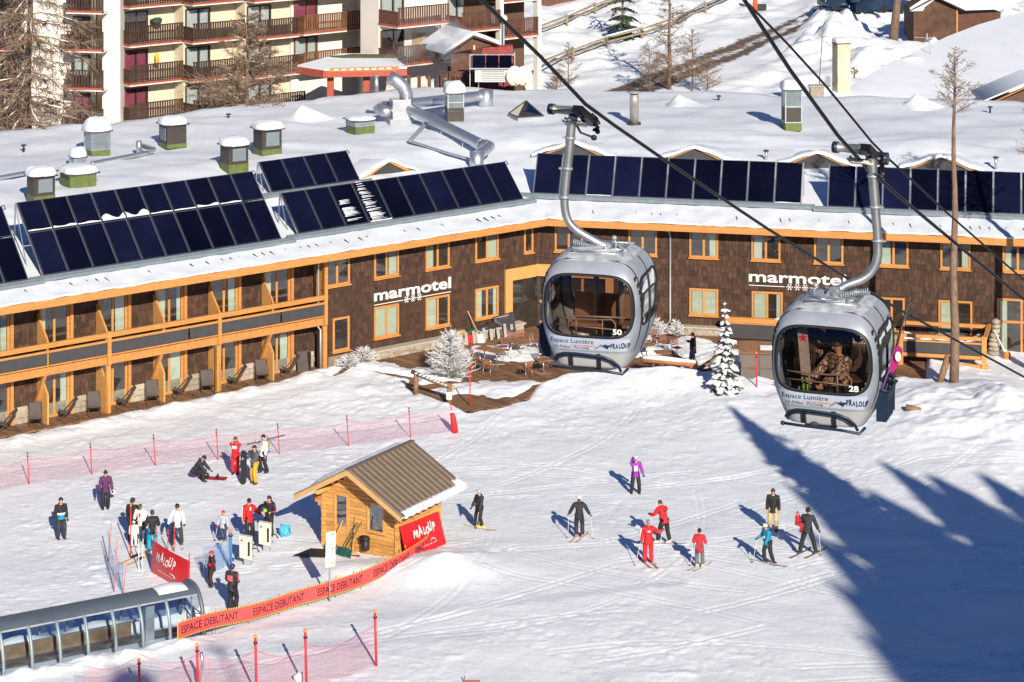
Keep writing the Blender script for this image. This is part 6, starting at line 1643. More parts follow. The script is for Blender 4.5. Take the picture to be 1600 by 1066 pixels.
for s in (0,): m.add([BP(0,0,.006), BP(.07,0,.006), BP(.07,BH,.006), BP(0,BH,.006)], [(0,1,2,3)], 0)
m.build('hazard_edge', [YEL, BLACK], tape)
m = MB(); s = .28
while s < LB-2.2:
    put_text(m, 'deb', .40, lambda x, y, s=s: BP(s+x, .17+y, .016), fit=2.35); s += 2.35+.62
put_text(m, 'deb', .40, lambda x, y, s=s: BP(s+x, .17+y, .016), fit=2.35)
m.build('lettering', M('black_print', (.02,.012,.015), .6), tape, kind='stuff')
for k in range(11):
    s = LB*(k+.25)/11; q = BP(s, 0, -.03); o = thing('banner_stake', 'thin red stake number %d' % k, 'stake', (0,0,0), 0, 'thin stakes holding up the red banner')
    o['label'] = 'thin red stake holding up the hazard striped banner'; o.location = q+base0; W[o.name] = Matrix.Translation(q+base0)
    m = MB(); m.tube([V(0,0,-.25), V(.02,0,BH+.12)], .012, 6); m.build('shaft', RED, o); m = MB(); m.tube([V(.02,0,BH+.1), V(.02,0,BH+.18)], .02, 6); m.build('tip', YEL, o)
# ---------------------------------------------------------------- netting fences
def net(label, posts, h, matn, colr, group=None, sag=.15, tilt=0.0, top='amber_tip', pole_h=None, first=True, low=.08, cell=.07, wire=.16):
    """one net and its poles; posts: ground points"""
    ps = [Vector(p) for p in posts]; b0 = ps[0].copy(); o = thing('safety_net', label, 'net', tuple(b0), 0, group)
    m = MB(); m.uv = []; s0 = 0.0
    for a, c in zip(ps, ps[1:]):
        L = (c-a).length; rows = []; n = 10
        for z in (0, .33, .66, 1):
            r = []
            for i in range(n+1):
                f_ = i/n; q = a.lerp(c, f_); lz = max(gz(q.x,q.y), q.z-.3)
                zz = low+z*(h-low)*(1-sag*math.sin(PI*f_)*z)+lz; r.append(V(q.x+.04*math.sin(i+s0), q.y+.06*math.sin(i*1.7), zz)-V(b0.x,b0.y,b0.z)); m.uv.append((s0+L*f_, z*h))
            rows.append(r)
        m.sheet(rows); s0 += L
    nm = m.build('netting', net_mat(matn, colr, cell, wire), o)
    m = MB()
    for a, c in zip(ps, ps[1:]):
        pp = []
        for i in range(11): f_ = i/10; q = a.lerp(c, f_); pp.append(q-b0+V(0,0,max(gz(q.x,q.y)-q.z,-.3)*1+h*(1-sag*math.sin(PI*f_))))
        m.tube(pp, .008, 4)
    m.build('top_cord', cloth(colr), o)
    return o
def pole(label, p, h, lean_=(0,0), tip='amber', group='red safety net poles', r_=.024, col=RED, clip=True):
    o = thing('net_pole', label, 'pole', tuple(p), 0, group); t = V(lean_[0],lean_[1],h)
    m = MB(); m.tube([V(0,0,-.15), t], r_, 8); m.build('shaft', col, o)
    m = MB(); m.tube([t*.985, t*1.03], r_*1.25, 8); m.build('tip', M('amber_cap', (.75,.35,.02), .5) if tip == 'amber' else BLACK, o)
    if clip: m = MB(); m.tube([t*.88, t*.91], r_*1.6, 8); m.build('clip', BLACK, o)
    return o
A = [GS(*q) for q in ((-60,776),(46,757),(144,742),(243,728),(341,719),(437,710),(545,697),(642,684),(711,676))]
net('faint pink safety net running in front of the balconies', A, 1.15, 'pink_net', (.50,.16,.24), sag=.12, wire=.09)
wh = ['at the picture edge by the last deckchairs','above the purple jacketed person','halfway along the long pink net','beside the woman in red and white suit','behind the shouldered skis','above the hut roof ridge','beside the rolled red net']
for q, t in zip(A[1:8], wh): pole('thin red net pole '+t, q, 1.38, (-.10,.05), 'black')
ro = thing('rolled_net', 'bright red rolled up net bundle at the end of the pink net', 'net roll', tuple(A[8]), 0); m = MB(); m.tube([V(0,0,0),V(-.04,0,.3),V(-.10,0,.75),V(-.16,.02,.98)], [.15,.16,.13,.09], 12); m.build('bundle', RED, ro); m = MB(); m.tube([V(-.14,.02,.9),V(-.22,.03,1.35)], .025, 8); m.build('pole', RED, ro); m = MB(); m.ball(V(-.17,.0,1.0), (.12,.1,.06), 8, 6); m.build('snow_cap', SNOW, ro)
pole('lone tall red pole standing in front of the frosted shrub and tables', GS(734,641), 2.25, (.02,.05), 'amber', r_=.03)
pole('lone red pole with amber tip before the grey bin cabinets', GS(1182,606), 1.75, (.0,.02), 'amber', r_=.035)
Bn = [GS(*q) for q in ((130,1110),(219,1092),(310,1092),(401,1085),(479,1078))]+[GS(588,1041)]
net('red safety net strung along the bottom of the slope', Bn, 1.55, 'red_net', (.50,.10,.15), sag=.2, low=.02, wire=.10)
for q, t, h in zip(Bn[1:], ('at its outer end under the tunnel','next to the bent grey pipe','below the middle of the red banner','second from the free end of the net','at the free end of the net'), (1.35,1.85,2.0,2.05,1.95)): pole('thick red pole of the lower net '+t, q, h, (-.05,.03), 'amber', r_=.045)
o = thing('bent_pipe', 'bent grey pipe hooked by a red pole of the lower net', 'pipe', tuple(GS(312,1075))); m = MB(); m.tube([V(-.1,0,-.2),V(.02,0,.5),V(.1,0,.85),V(.05,0,1.25)], .06, 8); m.build('tube', STEEL, o)
o = thing('snow_block', 'small pale block with dark feet at the lower net', 'block', tuple(GS(468,1066))); m = MB(); m.ball(V(0,0,.15), (.2,.15,.2), 10, 8, jit=.5); m.build('lump', SNOW, o)
o = thing('low_barrier', 'brown and white barrier just entering the picture bottom', 'barrier', tuple(GS(728,1066))); m = MB(); m.box(V(.2,0,-.02), (.6,.05,.16)); m.bar(V(-.05,0,-.1),V(-.05,0,.22),.04,.04); m.build('board', M('brown_board', (.25,.08,.04), .7), o)
# blue nets near the tunnel mouth
for j, (pp, lb) in enumerate(((((169,878),(178,925)),'blue net strip at the head of the queue lane, far side'),(((179,908),(193,930)),'blue net strip of the queue lane, near the tunnel roof'),(((318,905),(362,880)),'pale blue net between red clad child and the cream gates'))):
    net(lb, [GS(*q) for q in pp], 1.25, 'blue_net', (.10,.30,.62), sag=.15, cell=.09, wire=.2)
for px, py, h, t in ((169,878,1.5,'farther from the tunnel'),(178,925,2.0,'in the middle of the blue lane'),(192,932,1.3,'beside the tunnel roof')): pole('slim pink queue pole with amber tip '+t, GS(px,py), h, (.12,.05), 'amber', group='slim queue poles', r_=.02, col=M('pale_red', (.62,.18,.15), .6), clip=False)
pole('slim red queue pole standing in front of the tall helmeted person', GS(204,872), 2.1, (.0,.05), 'amber', group='slim queue poles', r_=.025, clip=False)
pole('blue wrapped pole with amber tip beside the cream gates', GS(361,893), 1.6, (-.02,.0), 'amber', group=None, r_=.06, col=M('blue_wrap', (.02,.16,.48), .6))
pole('black bent rod poking from the snow beyond the queue net', GS(152,842), .9, (.1,.1), 'black', group=None, r_=.02, col=BLACK, clip=False) if False else None
# ---------------------------------------------------------------- deckchairs along the balconies
SLING = M('taupe_sling', (.085,.072,.065), .8, var=.12)
def make_deckchair():
    r = thing('deckchair', 'x', 'deckchair', (0,0,0)); m = MB(); w_ = .30
    for s in (-w_, w_):
        m.bar(V(s,-.50,.03), V(s,.42,1.02), .035, .035); m.bar(V(s*.92,.52,.03), V(s*.92,-.42,.46), .035, .035)
    m.bar(V(-w_,.42,1.02), V(w_,.42,1.02), .035,.035); m.bar(V(-w_,-.42,.46), V(w_,-.42,.46), .035,.035); m.bar(V(-w_,-.50,.03), V(w_,-.50,.03), .03,.03); m.bar(V(-w_,.52,.03), V(w_,.52,.03), .03,.03)
    m.build('frame', BROWNMET, r)
    m = MB(); pr = [(.42,1.02),(.30,.82),(.16,.60),(.02,.42),(-.12,.34),(-.28,.36),(-.42,.46)]
    rows = [[V(x,y,z) for x in np.linspace(-w_+.03,w_-.03,5)] for y, z in pr]; m.sheet(rows); m.sheet([[p-V(0,0,.012) for p in q] for q in rows], flip=True); m.build('sling', SLING, r)
    return r
dc0 = make_deckchair(); kids(None)
dcs = []
for k in range(9):
    t0 = -k*BAY
    dcs.append((t0-.55 if k % 2 == 0 else t0-.5, .05, 25, k)); dcs.append((t0-1.95, .08, -62, k))
spots_ = ['under the balcony end post beside the corner downpipe','in the first bay from the lettered wall','in the second bay from the lettered wall','in the third bay from the lettered wall','in the fourth bay from the lettered wall','in the fifth bay from the lettered wall','in the sixth bay from the lettered wall','in the seventh bay','in the eighth bay','in the last bay']
DG = 'taupe deckchairs below the balconies'
first = True
for t, o_, yw, k in dcs:
    if t > -1: continue
    p = LW(t, -.28, .10); rz = math.radians(38+yw)+PI*0
    lab = ('upright facing deckchair ' if yw > 0 else 'side turned reclining deckchair ')+spots_[k]
    rz = math.radians(yw-10)
    if first: dc0.location = p; dc0.rotation_euler = (0,0,rz); dc0['label'] = lab; dc0['group'] = DG; first = False
    else: c = copy_tree(dc0, None, p, rz, lab)
o = thing('folded_chair', 'folded taupe lounger stood on edge by the corner post', 'lounger', tuple(LW(-.95,-.35,.1))); m = MB(); m.obox(V(-.42,0,0), UL*.72, V(0,.06,1.0)-NL*.1, -NL*.07); m.build('sling', SLING, o); m = MB(); m.obox(UL*.32-V(0,0,0)-NL*.1, UL*.06, -NL*.5, V(0,0,.95)); m.build('frame', BROWNMET, o)
# ---------------------------------------------------------------- tables and chairs on the terrace
ALU = M('aluminium_tube', (.60,.61,.62), .3, .8); TOP = M('slatted_brown_top', (.27,.145,.07), .6, var=.25, scale=4); SLATR = M('red_brown_slat', (.28,.10,.055), .6, var=.2, rnd=.2)
def make_table():
    r = thing('terrace_table', 'x', 'table', (0,0,0)); m = MB(); m.box(V(0,0,.73), (.78,.78,.04)); m.build('table_top', TOP, r, bevel=.01)
    m = MB(); m.tube([V(0,0,.02),V(0,0,.72)], .035, 8); m.bar(V(-.3,-.3,.02),V(.3,.3,.02),.06,.03); m.bar(V(-.3,.3,.02),V(.3,-.3,.02),.06,.03); m.build('pedestal', ALU, r); return r
def make_chair():
    r = thing('terrace_chair', 'x', 'chair', (0,0,0)); m = MB()
    for s in (-.22,.22):
        m.tube([V(s,-.22,.0),V(s,-.20,.46),V(s,.2,.46),V(s,.24,.90)], .014, 6); m.tube([V(s,.26,.0),V(s,.18,.46)], .014, 6)
    m.tube([V(-.22,-.2,.46),V(.22,-.2,.46)], .014, 6); m.build('frame', ALU, r)
    for k in range(5): 
        q = MB(); q.box(V(0,-.16+k*.085,.475), (.44,.07,.015)); q.build('slat', SLATR, r)
    for k in range(4):
        q = MB(); q.box(V(0,.215+k*.009,.60+k*.085), (.44,.015,.06)); q.build('slat', SLATR, r)
    return r
tb0, ch0 = make_table(), make_chair(); kids(None)
tabs = [(757,566,.9,'brown terrace table with chairs beside the frosted shrub and its twin'),(776,570,.9,'brown terrace table pushed against the one by the frosted shrub'),(814,557,.5,'small brown table half ringed by snow near the menu board'),(849,584,.4,'table with snow round its foot beneath the empty cable car'),
        (823,505,.6,'square brown table beside the glass entrance door'),(1010,560,.2,'brown table partly hidden behind the log rail'),(1035,572,.2,'brown table touching the long snowy log rail'),(880,558,.3,'table hidden behind the dark bin and cable car')]
for i, (px, py, rz, lb) in enumerate(tabs):
    p = G(px,py,TZ); 
    if i == 0: tb0.location = p; tb0.rotation_euler = (0,0,rz); tb0['label'] = lb; tb0['group'] = 'brown terrace tables'
    else: copy_tree(tb0, None, p, rz, lb)
chs = [(742,572,2.2,'chair at the outer side of the table by the frosted shrub'),(752,580,2.2,'slatted chair by the snow at the table by the frosted shrub'),(764,586,2.6,'slatted chair below the pair of joined tables'),(785,557,-.6,'slatted chair standing in snow near the menu board'),(802,551,.2,'red slatted chair behind the small table in snow'),
       (815,549,.3,'red slatted chair at the back of the small snowy table'),(836,551,1.2,'grey chair tipped in the snow by the bin'),(822,590,-2.4,'tall slatted chair standing alone at the terrace edge'),(850,570,.4,'chair behind the table beneath the empty cable car'),(790,562,-1.2,'chair half buried beside the small snowy table'),
       (1026,545,.8,'red slatted chair beside the empty cable car flank'),(1040,550,.7,'red slatted chair in the snow beyond the empty cable car'),(1058,557,.6,'slatted chair by the coated walker'),(1015,582,2.4,'chair under the log rail close to the empty cable car'),(1028,586,2.6,'second chair under the log rail'),(1043,586,2.5,'third chair under the log rail'),(1056,587,2.6,'last chair under the log rail next to its post'),(1385,556,.5,'snow covered slatted chair beside the racked skis')]
for i, (px, py, rz, lb) in enumerate(chs):
    p = G(px,py,TZ+(.0)); p.z = max(p.z, gz(p.x,p.y)-.05)
    if i == 0: ch0.location = p; ch0.rotation_euler = (0,0,rz); ch0['label'] = lb; ch0['group'] = 'slatted terrace chairs'
    else: copy_tree(ch0, None, p, rz, lb)
# bin by the entrance
p = G(868,562,TZ); o = thing('wheeled_bin', 'tall dark blue bin with a bulging bag next to the empty cable car', 'bin', tuple(p)); m = MB(); m.add([(-.3,-.3,0),(.3,-.3,0),(.3,.3,0),(-.3,.3,0),(-.36,-.36,1.4),(.36,-.36,1.4),(.36,.36,1.4),(-.36,.36,1.4)], [(0,3,2,1),(0,1,5,4),(1,2,6,5),(2,3,7,6),(3,0,4,7),(4,5,6,7)]); m.build('body', NAVY, o, bevel=.03); m = MB(); m.box(V(0,0,1.42), (.82,.82,.07)); m.build('rim', NAVY, o); m = MB(); m.ball(V(0,0,1.5), (.36,.36,.2), 12, 8, jit=.5); m.build('bag', M('dark_blue_bag', (.02,.03,.09), .3), o)
# menu board with red column
p = G(786,527,TZ); mb_ = thing('menu_board', 'black menu board with a red column leaning on the stone plinth', 'board', tuple(p)); uu = UL*1.0
m = MB(); m.prism([V(-.55,0,0),V(.75,.12,0),UL*.95+V(0,.5,1.15)+V(-.18,0,0),UL*-.55+V(-.1,.6,1.02)], V(.0,.04,.0)); m.build('panel', M('slate_black', (.03,.034,.04), .6), mb_)
c = [V(-.55,0,0),V(.75,.12,0),UL*.95+V(0,.5,1.15)+V(-.18,0,0),UL*-.55+V(-.1,.6,1.02)]
def MBP(x, y): a = c[0].lerp(c[1], x); b_ = c[3].lerp(c[2], x); return a.lerp(b_, y)+V(0,-.008,.003)
m = MB(); m.add([MBP(.42,.02),MBP(.70,.02),MBP(.66,.86),MBP(.40,.86)], [(0,1,2,3)]); m.build('red_column', RED, mb_)
m = MB()
for k in range(13):
    y = .80-k*.058
    m.add([MBP(.07,y),MBP(.07+.26*(.6+.4*((k*7)%5)/5),y),MBP(.07+.26*(.6+.4*((k*7)%5)/5),y+.018),MBP(.07,y+.018)], [(0,1,2,3)])
    m.add([MBP(.45,y),MBP(.45+.16*(.6+.4*((k*3)%5)/5),y),MBP(.45+.16*(.6+.4*((k*3)%5)/5),y+.014),MBP(.45,y+.014)], [(0,1,2,3)])
m.add([MBP(.07,.90),MBP(.75,.90),MBP(.75,.94),MBP(.07,.94)], [(0,1,2,3)]); m.build('print', M('faint_chalk', (.30,.30,.31), .8), mb_)
o = thing('snow_shovel', 'long handled aluminium shovel leaning on the plinth near the red can', 'shovel', tuple(G(752,535,TZ))); m = MB(); m.bar(V(0,0,.1), V(-.75,.6,1.55), .045, .045); m.build('handle', M('ash_handle', (.5,.36,.2), .6), o); m = MB(); m.obox(V(-.15,-.1,0), V(.32,0,0), V(-.12,.12,.42), V(0,.02,.0)); m.build('blade', STEEL, o)
o = thing('fuel_can', 'red plastic fuel can standing beside the shovel and plinth', 'can', tuple(G(732,536,TZ))); m = MB(); m.box(V(0,0,.2), (.5,.35,.36)); m.ball(V(.02,0,.4), (.2,.14,.08), 8, 6); m.build('body', RED, o, bevel=.06); m = MB(); m.tube([V(-.1,0,.38),V(-.1,0,.5),V(.12,0,.5),V(.12,0,.4)], .03, 6); m.build('grip', BLACK, o)
for t, lb, cl, sz in ((7.9,'white pot on the plinth ledge',(.7,.7,.68),(.24,.2,.28)),(8.5,'cardboard box on the plinth ledge',(.42,.27,.15),(.45,.3,.22)),(9.3,'green crate on the plinth ledge',(.03,.12,.06),(.5,.3,.14)),(10.0,'blue crate on the plinth ledge',(.03,.06,.30),(.4,.25,.14))):
    o = thing(lb.split()[1], lb+' below the hotel windows', lb.split()[1], tuple(LW(t,.42,.775)), math.radians(38)); m = MB(); m.box(V(0,0,sz[2]/2), sz); m.build('body', cloth(cl), o, bevel=.02)
    if 'pot' in lb: m = MB(); m.ball(V(0,0,sz[2]), (.1,.1,.06), 8, 6); m.build('lid', WHITE, o)
    else: m = MB(); m.box(V(0,0,sz[2]+.01), (sz[0]*.9,sz[1]*.8,.02)); m.build('flap', cloth(tuple(x*.6 for x in cl)), o)
o = thing('tarpaulin', 'crumpled dark tarpaulin lying on the plinth ledge beneath a window', 'tarpaulin', tuple(LW(10.6,.35,.77))); m = MB(); m.ball(V(0,0,.05), (.7,.3,.24), 14, 8, jit=.6, seed=8, zmin=-.2, rot=Matrix.Rotation(.66,3,'Z')); m.build('sheet', M('dark_tarp', (.03,.022,.02), .6), o)
pk = random.Random(3)
for k in range(12):
    t = 6.0+k*.52 if k < 6 else 8.3+(k-6)*.48
    p = LW(t+1.0,.95,TZ); o = thing('pallet_board', 'grey weathered board propped on end against the stone plinth', 'board', tuple(p), math.radians(38), 'grey boards propped along the plinth'); m = MB(); m.obox(V(-.09,0,0), V(.18,0,0), V(0,.12,.62+pk.uniform(-.08,.1)), V(0,.03,0)); m.build('plank', M('weathered_grey_board', (.38,.35,.30), .9, var=.25), o)
# log posts and rail at the terrace edge
LOGB = M('bark_log', (.24,.14,.075), .9, var=.4, scale=7, bump=.6)
fe = thing('log_rail', 'rough log post and snowy rail at the sunken terrace corner', 'rail', tuple(G(650,620,.25)))
b0 = G(650,620,.25); m = MB(); p1 = G(650,620,.2)-b0; p2 = G(702,637,.1)-b0; m.tube([p1, p1+V(0,0,1.15)], .12, 8); m.build('post', LOGB, fe); m = MB(); m.tube([p2, p2+V(0,0,1.05)], .12, 8); m.build('post', LOGB, fe)
m = MB(); m.tube([p1+V(-.2,.2,1.2), p1.lerp(p2,.5)+V(0,0,1.06), p2+V(.15,-.1,1.05)], .11, 8); m.build('rail', LOGB, fe)
m = MB(); 
for k in range(9): m.ball(p1.lerp(p2, k/9+.05)+V(0,0,1.2-.015*k), (.17,.1,.05), 8, 6, jit=.4, seed=k)
m.build('snow_cap', SNOW, fe); m = MB(); m.box(p2+V(0,-.13,.62), (.26,.02,.36)); m.build('notice', WHITE, fe); m = MB(); m.ball(p2+V(.18,-.05,1.0), .1, 8, 6); m.build('end_grain', WOODL, fe)
b0 = G(1080,592,.25); o = thing('log_rail', 'long horizontal log capped with snow on a stout post by the fir', 'rail', tuple(b0)); m = MB(); q0, q1 = P(1005,563,b0.y+.4)-b0, P(1090,570,b0.y)-b0; m.tube([q0,q1], .15, 8); m.build('rail', M('orange_log', (.36,.15,.06), .8, var=.3), o); m = MB(); m.tube([V(.0,0,-.1), V(.02,0,q1.z-.05)], .14, 8); m.build('post', LOGB, o)
m = MB(); m.tube([q0+V(0,0,.13), q0.lerp(q1,.3)+V(0,0,.17), q0.lerp(q1,.6)+V(0,0,.14), q1+V(-.1,0,.14)], [.12,.14,.13,.08], 8); m.build('snow_cap', SNOW, o)
o = thing('driftwood', 'crooked brown timber frame lying between coated walker and fir', 'timber', tuple(G(1100,585,TZ))); m = MB(); m.bar(V(-.4,.2,.1),V(.9,.5,.9),.2,.14); m.bar(V(.5,-.2,.3),V(.9,.5,.9),.18,.14); m.bar(V(-.2,0,.2),V(.7,-.2,.35),.2,.1); m.build('beam', LOGB, o)
# grey storage cabinets by the fir
cbn = G(1185,598,.1); cab = thing('storage_cabinet', 'grey double door cabinet with brown lid and red pole before it', 'cabinet', tuple(cbn), -.1)
m = MB(); m.box(V(0,.5,.75), (2.0,1.2,1.5)); m.build('body', M('grey_brown_panel', (.12,.105,.09), .7, var=.1), cab, bevel=.02)
for s in (-.5,.5):
    for z in (.38,1.12):
        m = MB(); m.box(V(s,-.12,z), (.88,.04,.66)); m.build('door', M('grey_brown_door', (.14,.12,.105), .6), cab)
    m = MB(); m.obox(V(s-.49,-.2,1.52), V(.98,0,0), V(0,1.5,.22), V(0,-.01,.05)); m.build('lid', TOP, cab)
m = MB(); m.obox(V(.1,.2,1.62), V(.7,0,0), V(0,.5,.07), V(0,0,.05)); m.build('snow_cap', SNOW, cab)
o = thing('bench_boxes', 'long orange timber bar with dark front on the terrace below the curtained door', 'counter', tuple(RW(10.6,1.1,.2)), math.radians(-11.8)); m = MB(); m.box(V(2.2,0,.62), (4.6,.12,.85)); m.build('front', CHAR, o); m = MB(); m.box(V(2.2,0,1.2), (4.7,.3,.26)); m.box(V(2.2,-.05,1.02), (4.7,.1,.06)); m.build('rail', WOOD, o); m = MB(); m.ball(V(3.0,-.0,1.34), (.5,.12,.05), 10, 6); m.build('snow_cap', SNOW, o)
# raised timber deck by the larch
dkb = RW(20.2, 4.2, 0); DR = math.radians(-11.8); rd = thing('raised_deck', 'raised orange timber deck with grey panels under heaped snow by the larch', 'deck', tuple(dkb), DR)
m = MB(); m.box(V(1.9,1.6,.75), (4.4,3.4,.1)); m.build('floor', DECK, rd)
for x0, x1, z in ((-.2,4.2,1.72),(-.2,4.2,1.52)):
    m = MB(); m.obox(V(x0,-.15,z), V(x1-x0,0,0), V(0,.14,0), V(0,0,.17 if z > 1.6 else .08)); m.build('rail', WOOD, rd)
m = MB(); m.obox(V(-.1,-.1,.95), V(4.2,0,0), V(0,.04,0), V(0,0,.55)); m.build('parapet_panel', CHAR, rd)
m = MB(); m.obox(V(-.2,-.15,.75), V(4.4,0,0), V(0,.14,0), V(0,0,.16)); m.obox(V(2.4,-.1,.15), V(2.0,0,0), V(0,.14,0), V(0,0,.3)); m.build('beam', WOOD, rd)
for x in (-.25,4.05):
    m = MB(); m.obox(V(x,-.2,.0), V(.26,0,0), V(0,.22,0), V(0,0,1.95)); m.build('post', WOOD, rd)
m = MB(); m.bar(V(-.15,-.1,1.75), V(-1.1,-1.4,.3), .16, .14); m.bar(V(-.15,-.1,.85), V(-1.0,-1.4,-.3), .12, .1); m.build('stair_rail', WOOD, rd)
m = MB(); m.bar(V(4.2,.0,1.75), V(4.4,3.2,1.75), .2, .16); m.bar(V(.0,3.1,1.7), V(4.3,3.1,1.7), .14, .18); m.build('rail', WOOD, rd)
m = MB(); rows = []
for j in range(12): rows.append([V(-.0+4.1*i/17, .2+2.7*j/11, .85+.75*math.sin(PI*j/11)**.5*(.65+.35*fbm(np.array(i*.55),np.array(j*.6),3))) for i in range(18)])
m.sheet(rows); m.build('snow_heap', SNOW, rd)
for k in range(5):
    m = MB(); x = .5+k*.8
    for q in range(4): m.obox(V(x,1.2+.3*(k%2),1.25+q*.12), V(.38,0,0), V(0,.03,0), V(0,0,.06))
    m.build('chair_back', BROWNMET, rd)
sc_ = RW(24.9, 1.0, -.1); o = thing('stone_pillar', 'irregular stone pillar between raised deck and glazed doors', 'pillar', tuple(sc_)); rq = random.Random(4)
for k in range(9):
    m = MB(); m.ball(V(rq.uniform(-.06,.06),0,.14+k*.24), (.36-.015*k,.3,.16), 9, 6, jit=.35, seed=k); m.build('stone', STONE, o)
o = thing('orange_shovel', 'shovel with an orange blade leaning beside the stone pillar', 'shovel', tuple(RW(25.5,1.6,.2))); m = MB(); m.bar(V(0,0,.2),V(-.55,.5,1.35),.05,.05); m.build('handle', WHITE, o); m = MB(); m.ball(V(.05,0,.12), (.2,.08,.24), 10, 8); m.build('blade', M('orange_plastic', (.75,.16,.01), .4), o)
for px, py, lb, ln in ((1475,598,'slanting rough log propped under the raised deck corner',1.3),(1425,640,'broken log end poking from the snow beneath the ski bucket',.6)):
    o = thing('log', lb, 'log', tuple(GS(px,py)), 0, 'rough logs in the snow'); m = MB(); m.tube([V(-.25,0,-.1),V(.25,.2,ln)] if ln > .7 else [V(-.3,0,.1),V(.4,-.1,-.05)], .17, 8); m.build('trunk', LOGB, o)
# ---------------------------------------------------------------- plants
def twigs(m, base, n, L, r_, up=.6, seed=0, mat=0, sub=4, nside=4, droop=0.0):
    rn_ = random.Random(seed)
    for _ in range(n):
        a = rn_.uniform(0, 2*PI); e = rn_.uniform(.05, 1.0)*up; d = V(math.cos(a)*math.cos(e*1.5), math.sin(a)*math.cos(e*1.5), math.sin(e*1.5))
        l_ = L*rn_.uniform(.6, 1.1); p0 = Vector(base)+V(0,0,rn_.uniform(0,.2)*L); p1 = p0+d*l_*.5+V(0,0,.05*l_); p2 = p1+(d+V(0,0,.1-droop))*l_*.5
        m.tube([p0,p1,p2], [r_, r_*.8, r_*.3], nside, mat, caps=False)
        for _k in range(sub):
            f_ = rn_.uniform(.35,1); q = p0.lerp(p2, f_); d2 = (d+V(rn_.uniform(-.8,.8),rn_.uniform(-.8,.8),rn_.uniform(-.3,.7))).normalized(); m.tube([q, q+d2*l_*.22], [r_*.7, r_*.3], 3, mat, caps=False)
FROST = M('frosted_twig', (.66,.67,.69), .8, var=.2, scale=6); FROSTG = M('frosted_green_twig', (.30,.31,.26), .8, var=.3)
def frost_shrub(px, py, h, w_, label, seed, z=None, n=150):
    p = G(px,py,TZ-.05); o = thing('frosted_shrub', label, 'shrub', tuple(p), 0, 'frosted shrubs by the hotel')
    m = MB(); layers = 6
    for k in range(layers):
        zc = h*.05+h*.8*k/layers; wr = w_*(1-.72*k/layers)
        twigs(m, V(0,0,zc), n//layers, wr, .022, .42, seed*10+k, 0, 6, 4)
    m.build('crown', FROST, o, kind='stuff'); m = MB(); twigs(m, V(0,0,.1), n//3, w_*.75, .016, .9, seed+50, 0, 3, 3); m.build('inner_twigs', FROSTG, o, kind='stuff'); m = MB(); m.tube([V(0,0,-.1),V(0,0,h)], [.05,.015], 6); m.build('stem', TWIG, o)
frost_shrub(704,594,2.9,1.35,'large white frosted shrub standing on the terrace boards',1,n=420)
frost_shrub(545,578,.8,.75,'low white frosted shrub beside the plinth next to the balcony post',2)
frost_shrub(568,570,.95,.8,'rounded white frosted shrub against the stone plinth',3)
frost_shrub(1056,527,1.1,.55,'small white frosted shrub at the plinth beyond the steel downpipe',4)
frost_shrub(1026,526,1.2,.6,'white frosted shrub half behind the empty cable car flank',5)
# snow laden fir
NEED = M('dark_fir_needle', (.035,.05,.022), .8, var=.5, scale=5)
def fir(p, h, w_, label, seed, snowy=True, tiers=11, cat='tree', name='fir_tree', group=None, spray=26, fat=1.0):
    o = thing(name, label, cat, tuple(p), 0, group); rn_ = random.Random(seed); m, s, t = MB(), MB(), MB()
    t.tube([V(0,0,-.2),V(.05,0,h*.5),V(0,0,h)], [.02*h+.02,.012*h,.01], 7); t.build('trunk', BARK, o)
    for k in range(tiers):
        f_ = k/(tiers-1); z = h*(.06+.90*f_); L = w_*(1-f_)**(.85 if fat < 3 else .55)*rn_.uniform(.8,1.15)+.08; nb = max(4, int(9*(1-f_)+3)); 
        for b_ in range(nb):
            a = 2*PI*(b_+rn_.random()*.8)/nb+k*.7; d = V(math.cos(a),math.sin(a),0); l_ = L*rn_.uniform(.65,1.15); dr_ = rn_.uniform(.25,.55)
            tip = V(0,0,z)+d*l_-V(0,0,l_*dr_); mid = V(0,0,z)+d*l_*.55-V(0,0,l_*dr_*.35); s_ = V(-d.y,d.x,0)
            for q in range(spray):
                u = rn_.uniform(.15,1.0); c = (V(0,0,z).lerp(mid, u*2) if u < .5 else mid.lerp(tip, u*2-1)); ww = l_*.32*(1.15-u); sd_ = rn_.choice((-1,1)); e = c+s_*sd_*ww*rn_.uniform(.5,1.2)+d*ww*.5-V(0,0,ww*rn_.uniform(.2,.8)); nn = V(rn_.uniform(-1,1),rn_.uniform(-1,1),rn_.uniform(-1,1))*.05*max(l_,.4)*fat
                m.add([c-nn, c+nn+d*.03, e+nn*.6, e-nn*.4], [(0,1,2,3)])
            if snowy and rn_.random() < .85:
                c = mid.lerp(tip, rn_.uniform(-.2,.6))+V(0,0,.06*l_+.03); s.ball(c, (l_*.30*rn_.uniform(.5,1.2)+.05, l_*.19+.04, l_*.08+.035), 10, 7, jit=1.3, seed=seed+k*13+b_, rot=Matrix.Rotation(a, 3, 'Z')@Matrix.Rotation(dr_*.9, 3, 'Y'))
    if fat > 3:      # the dense heart of the crown
        for lv in range(tiers):
            f_ = lv/tiers; zz = h*(.06+.9*f_); R_ = w_*(1-f_)**.55*.66; rows = []
            for q_, rr_ in ((0, 1.0), (h/tiers*1.5, .25)):
                rows.append([V(R_*rr_*(1+.25*math.sin(j*2.6+lv))*math.cos(j*PI/8), R_*rr_*(1+.25*math.sin(j*2.6+lv))*math.sin(j*PI/8), zz+q_-(.35*(j % 2) if q_ == 0 else 0)) for j in range(17)])
            m.sheet(rows, smooth=False)
    m.build('crown', NEED, o, kind='stuff')
    if snowy: s.build('crown_snow', SNOW, o, kind='stuff')
    return o
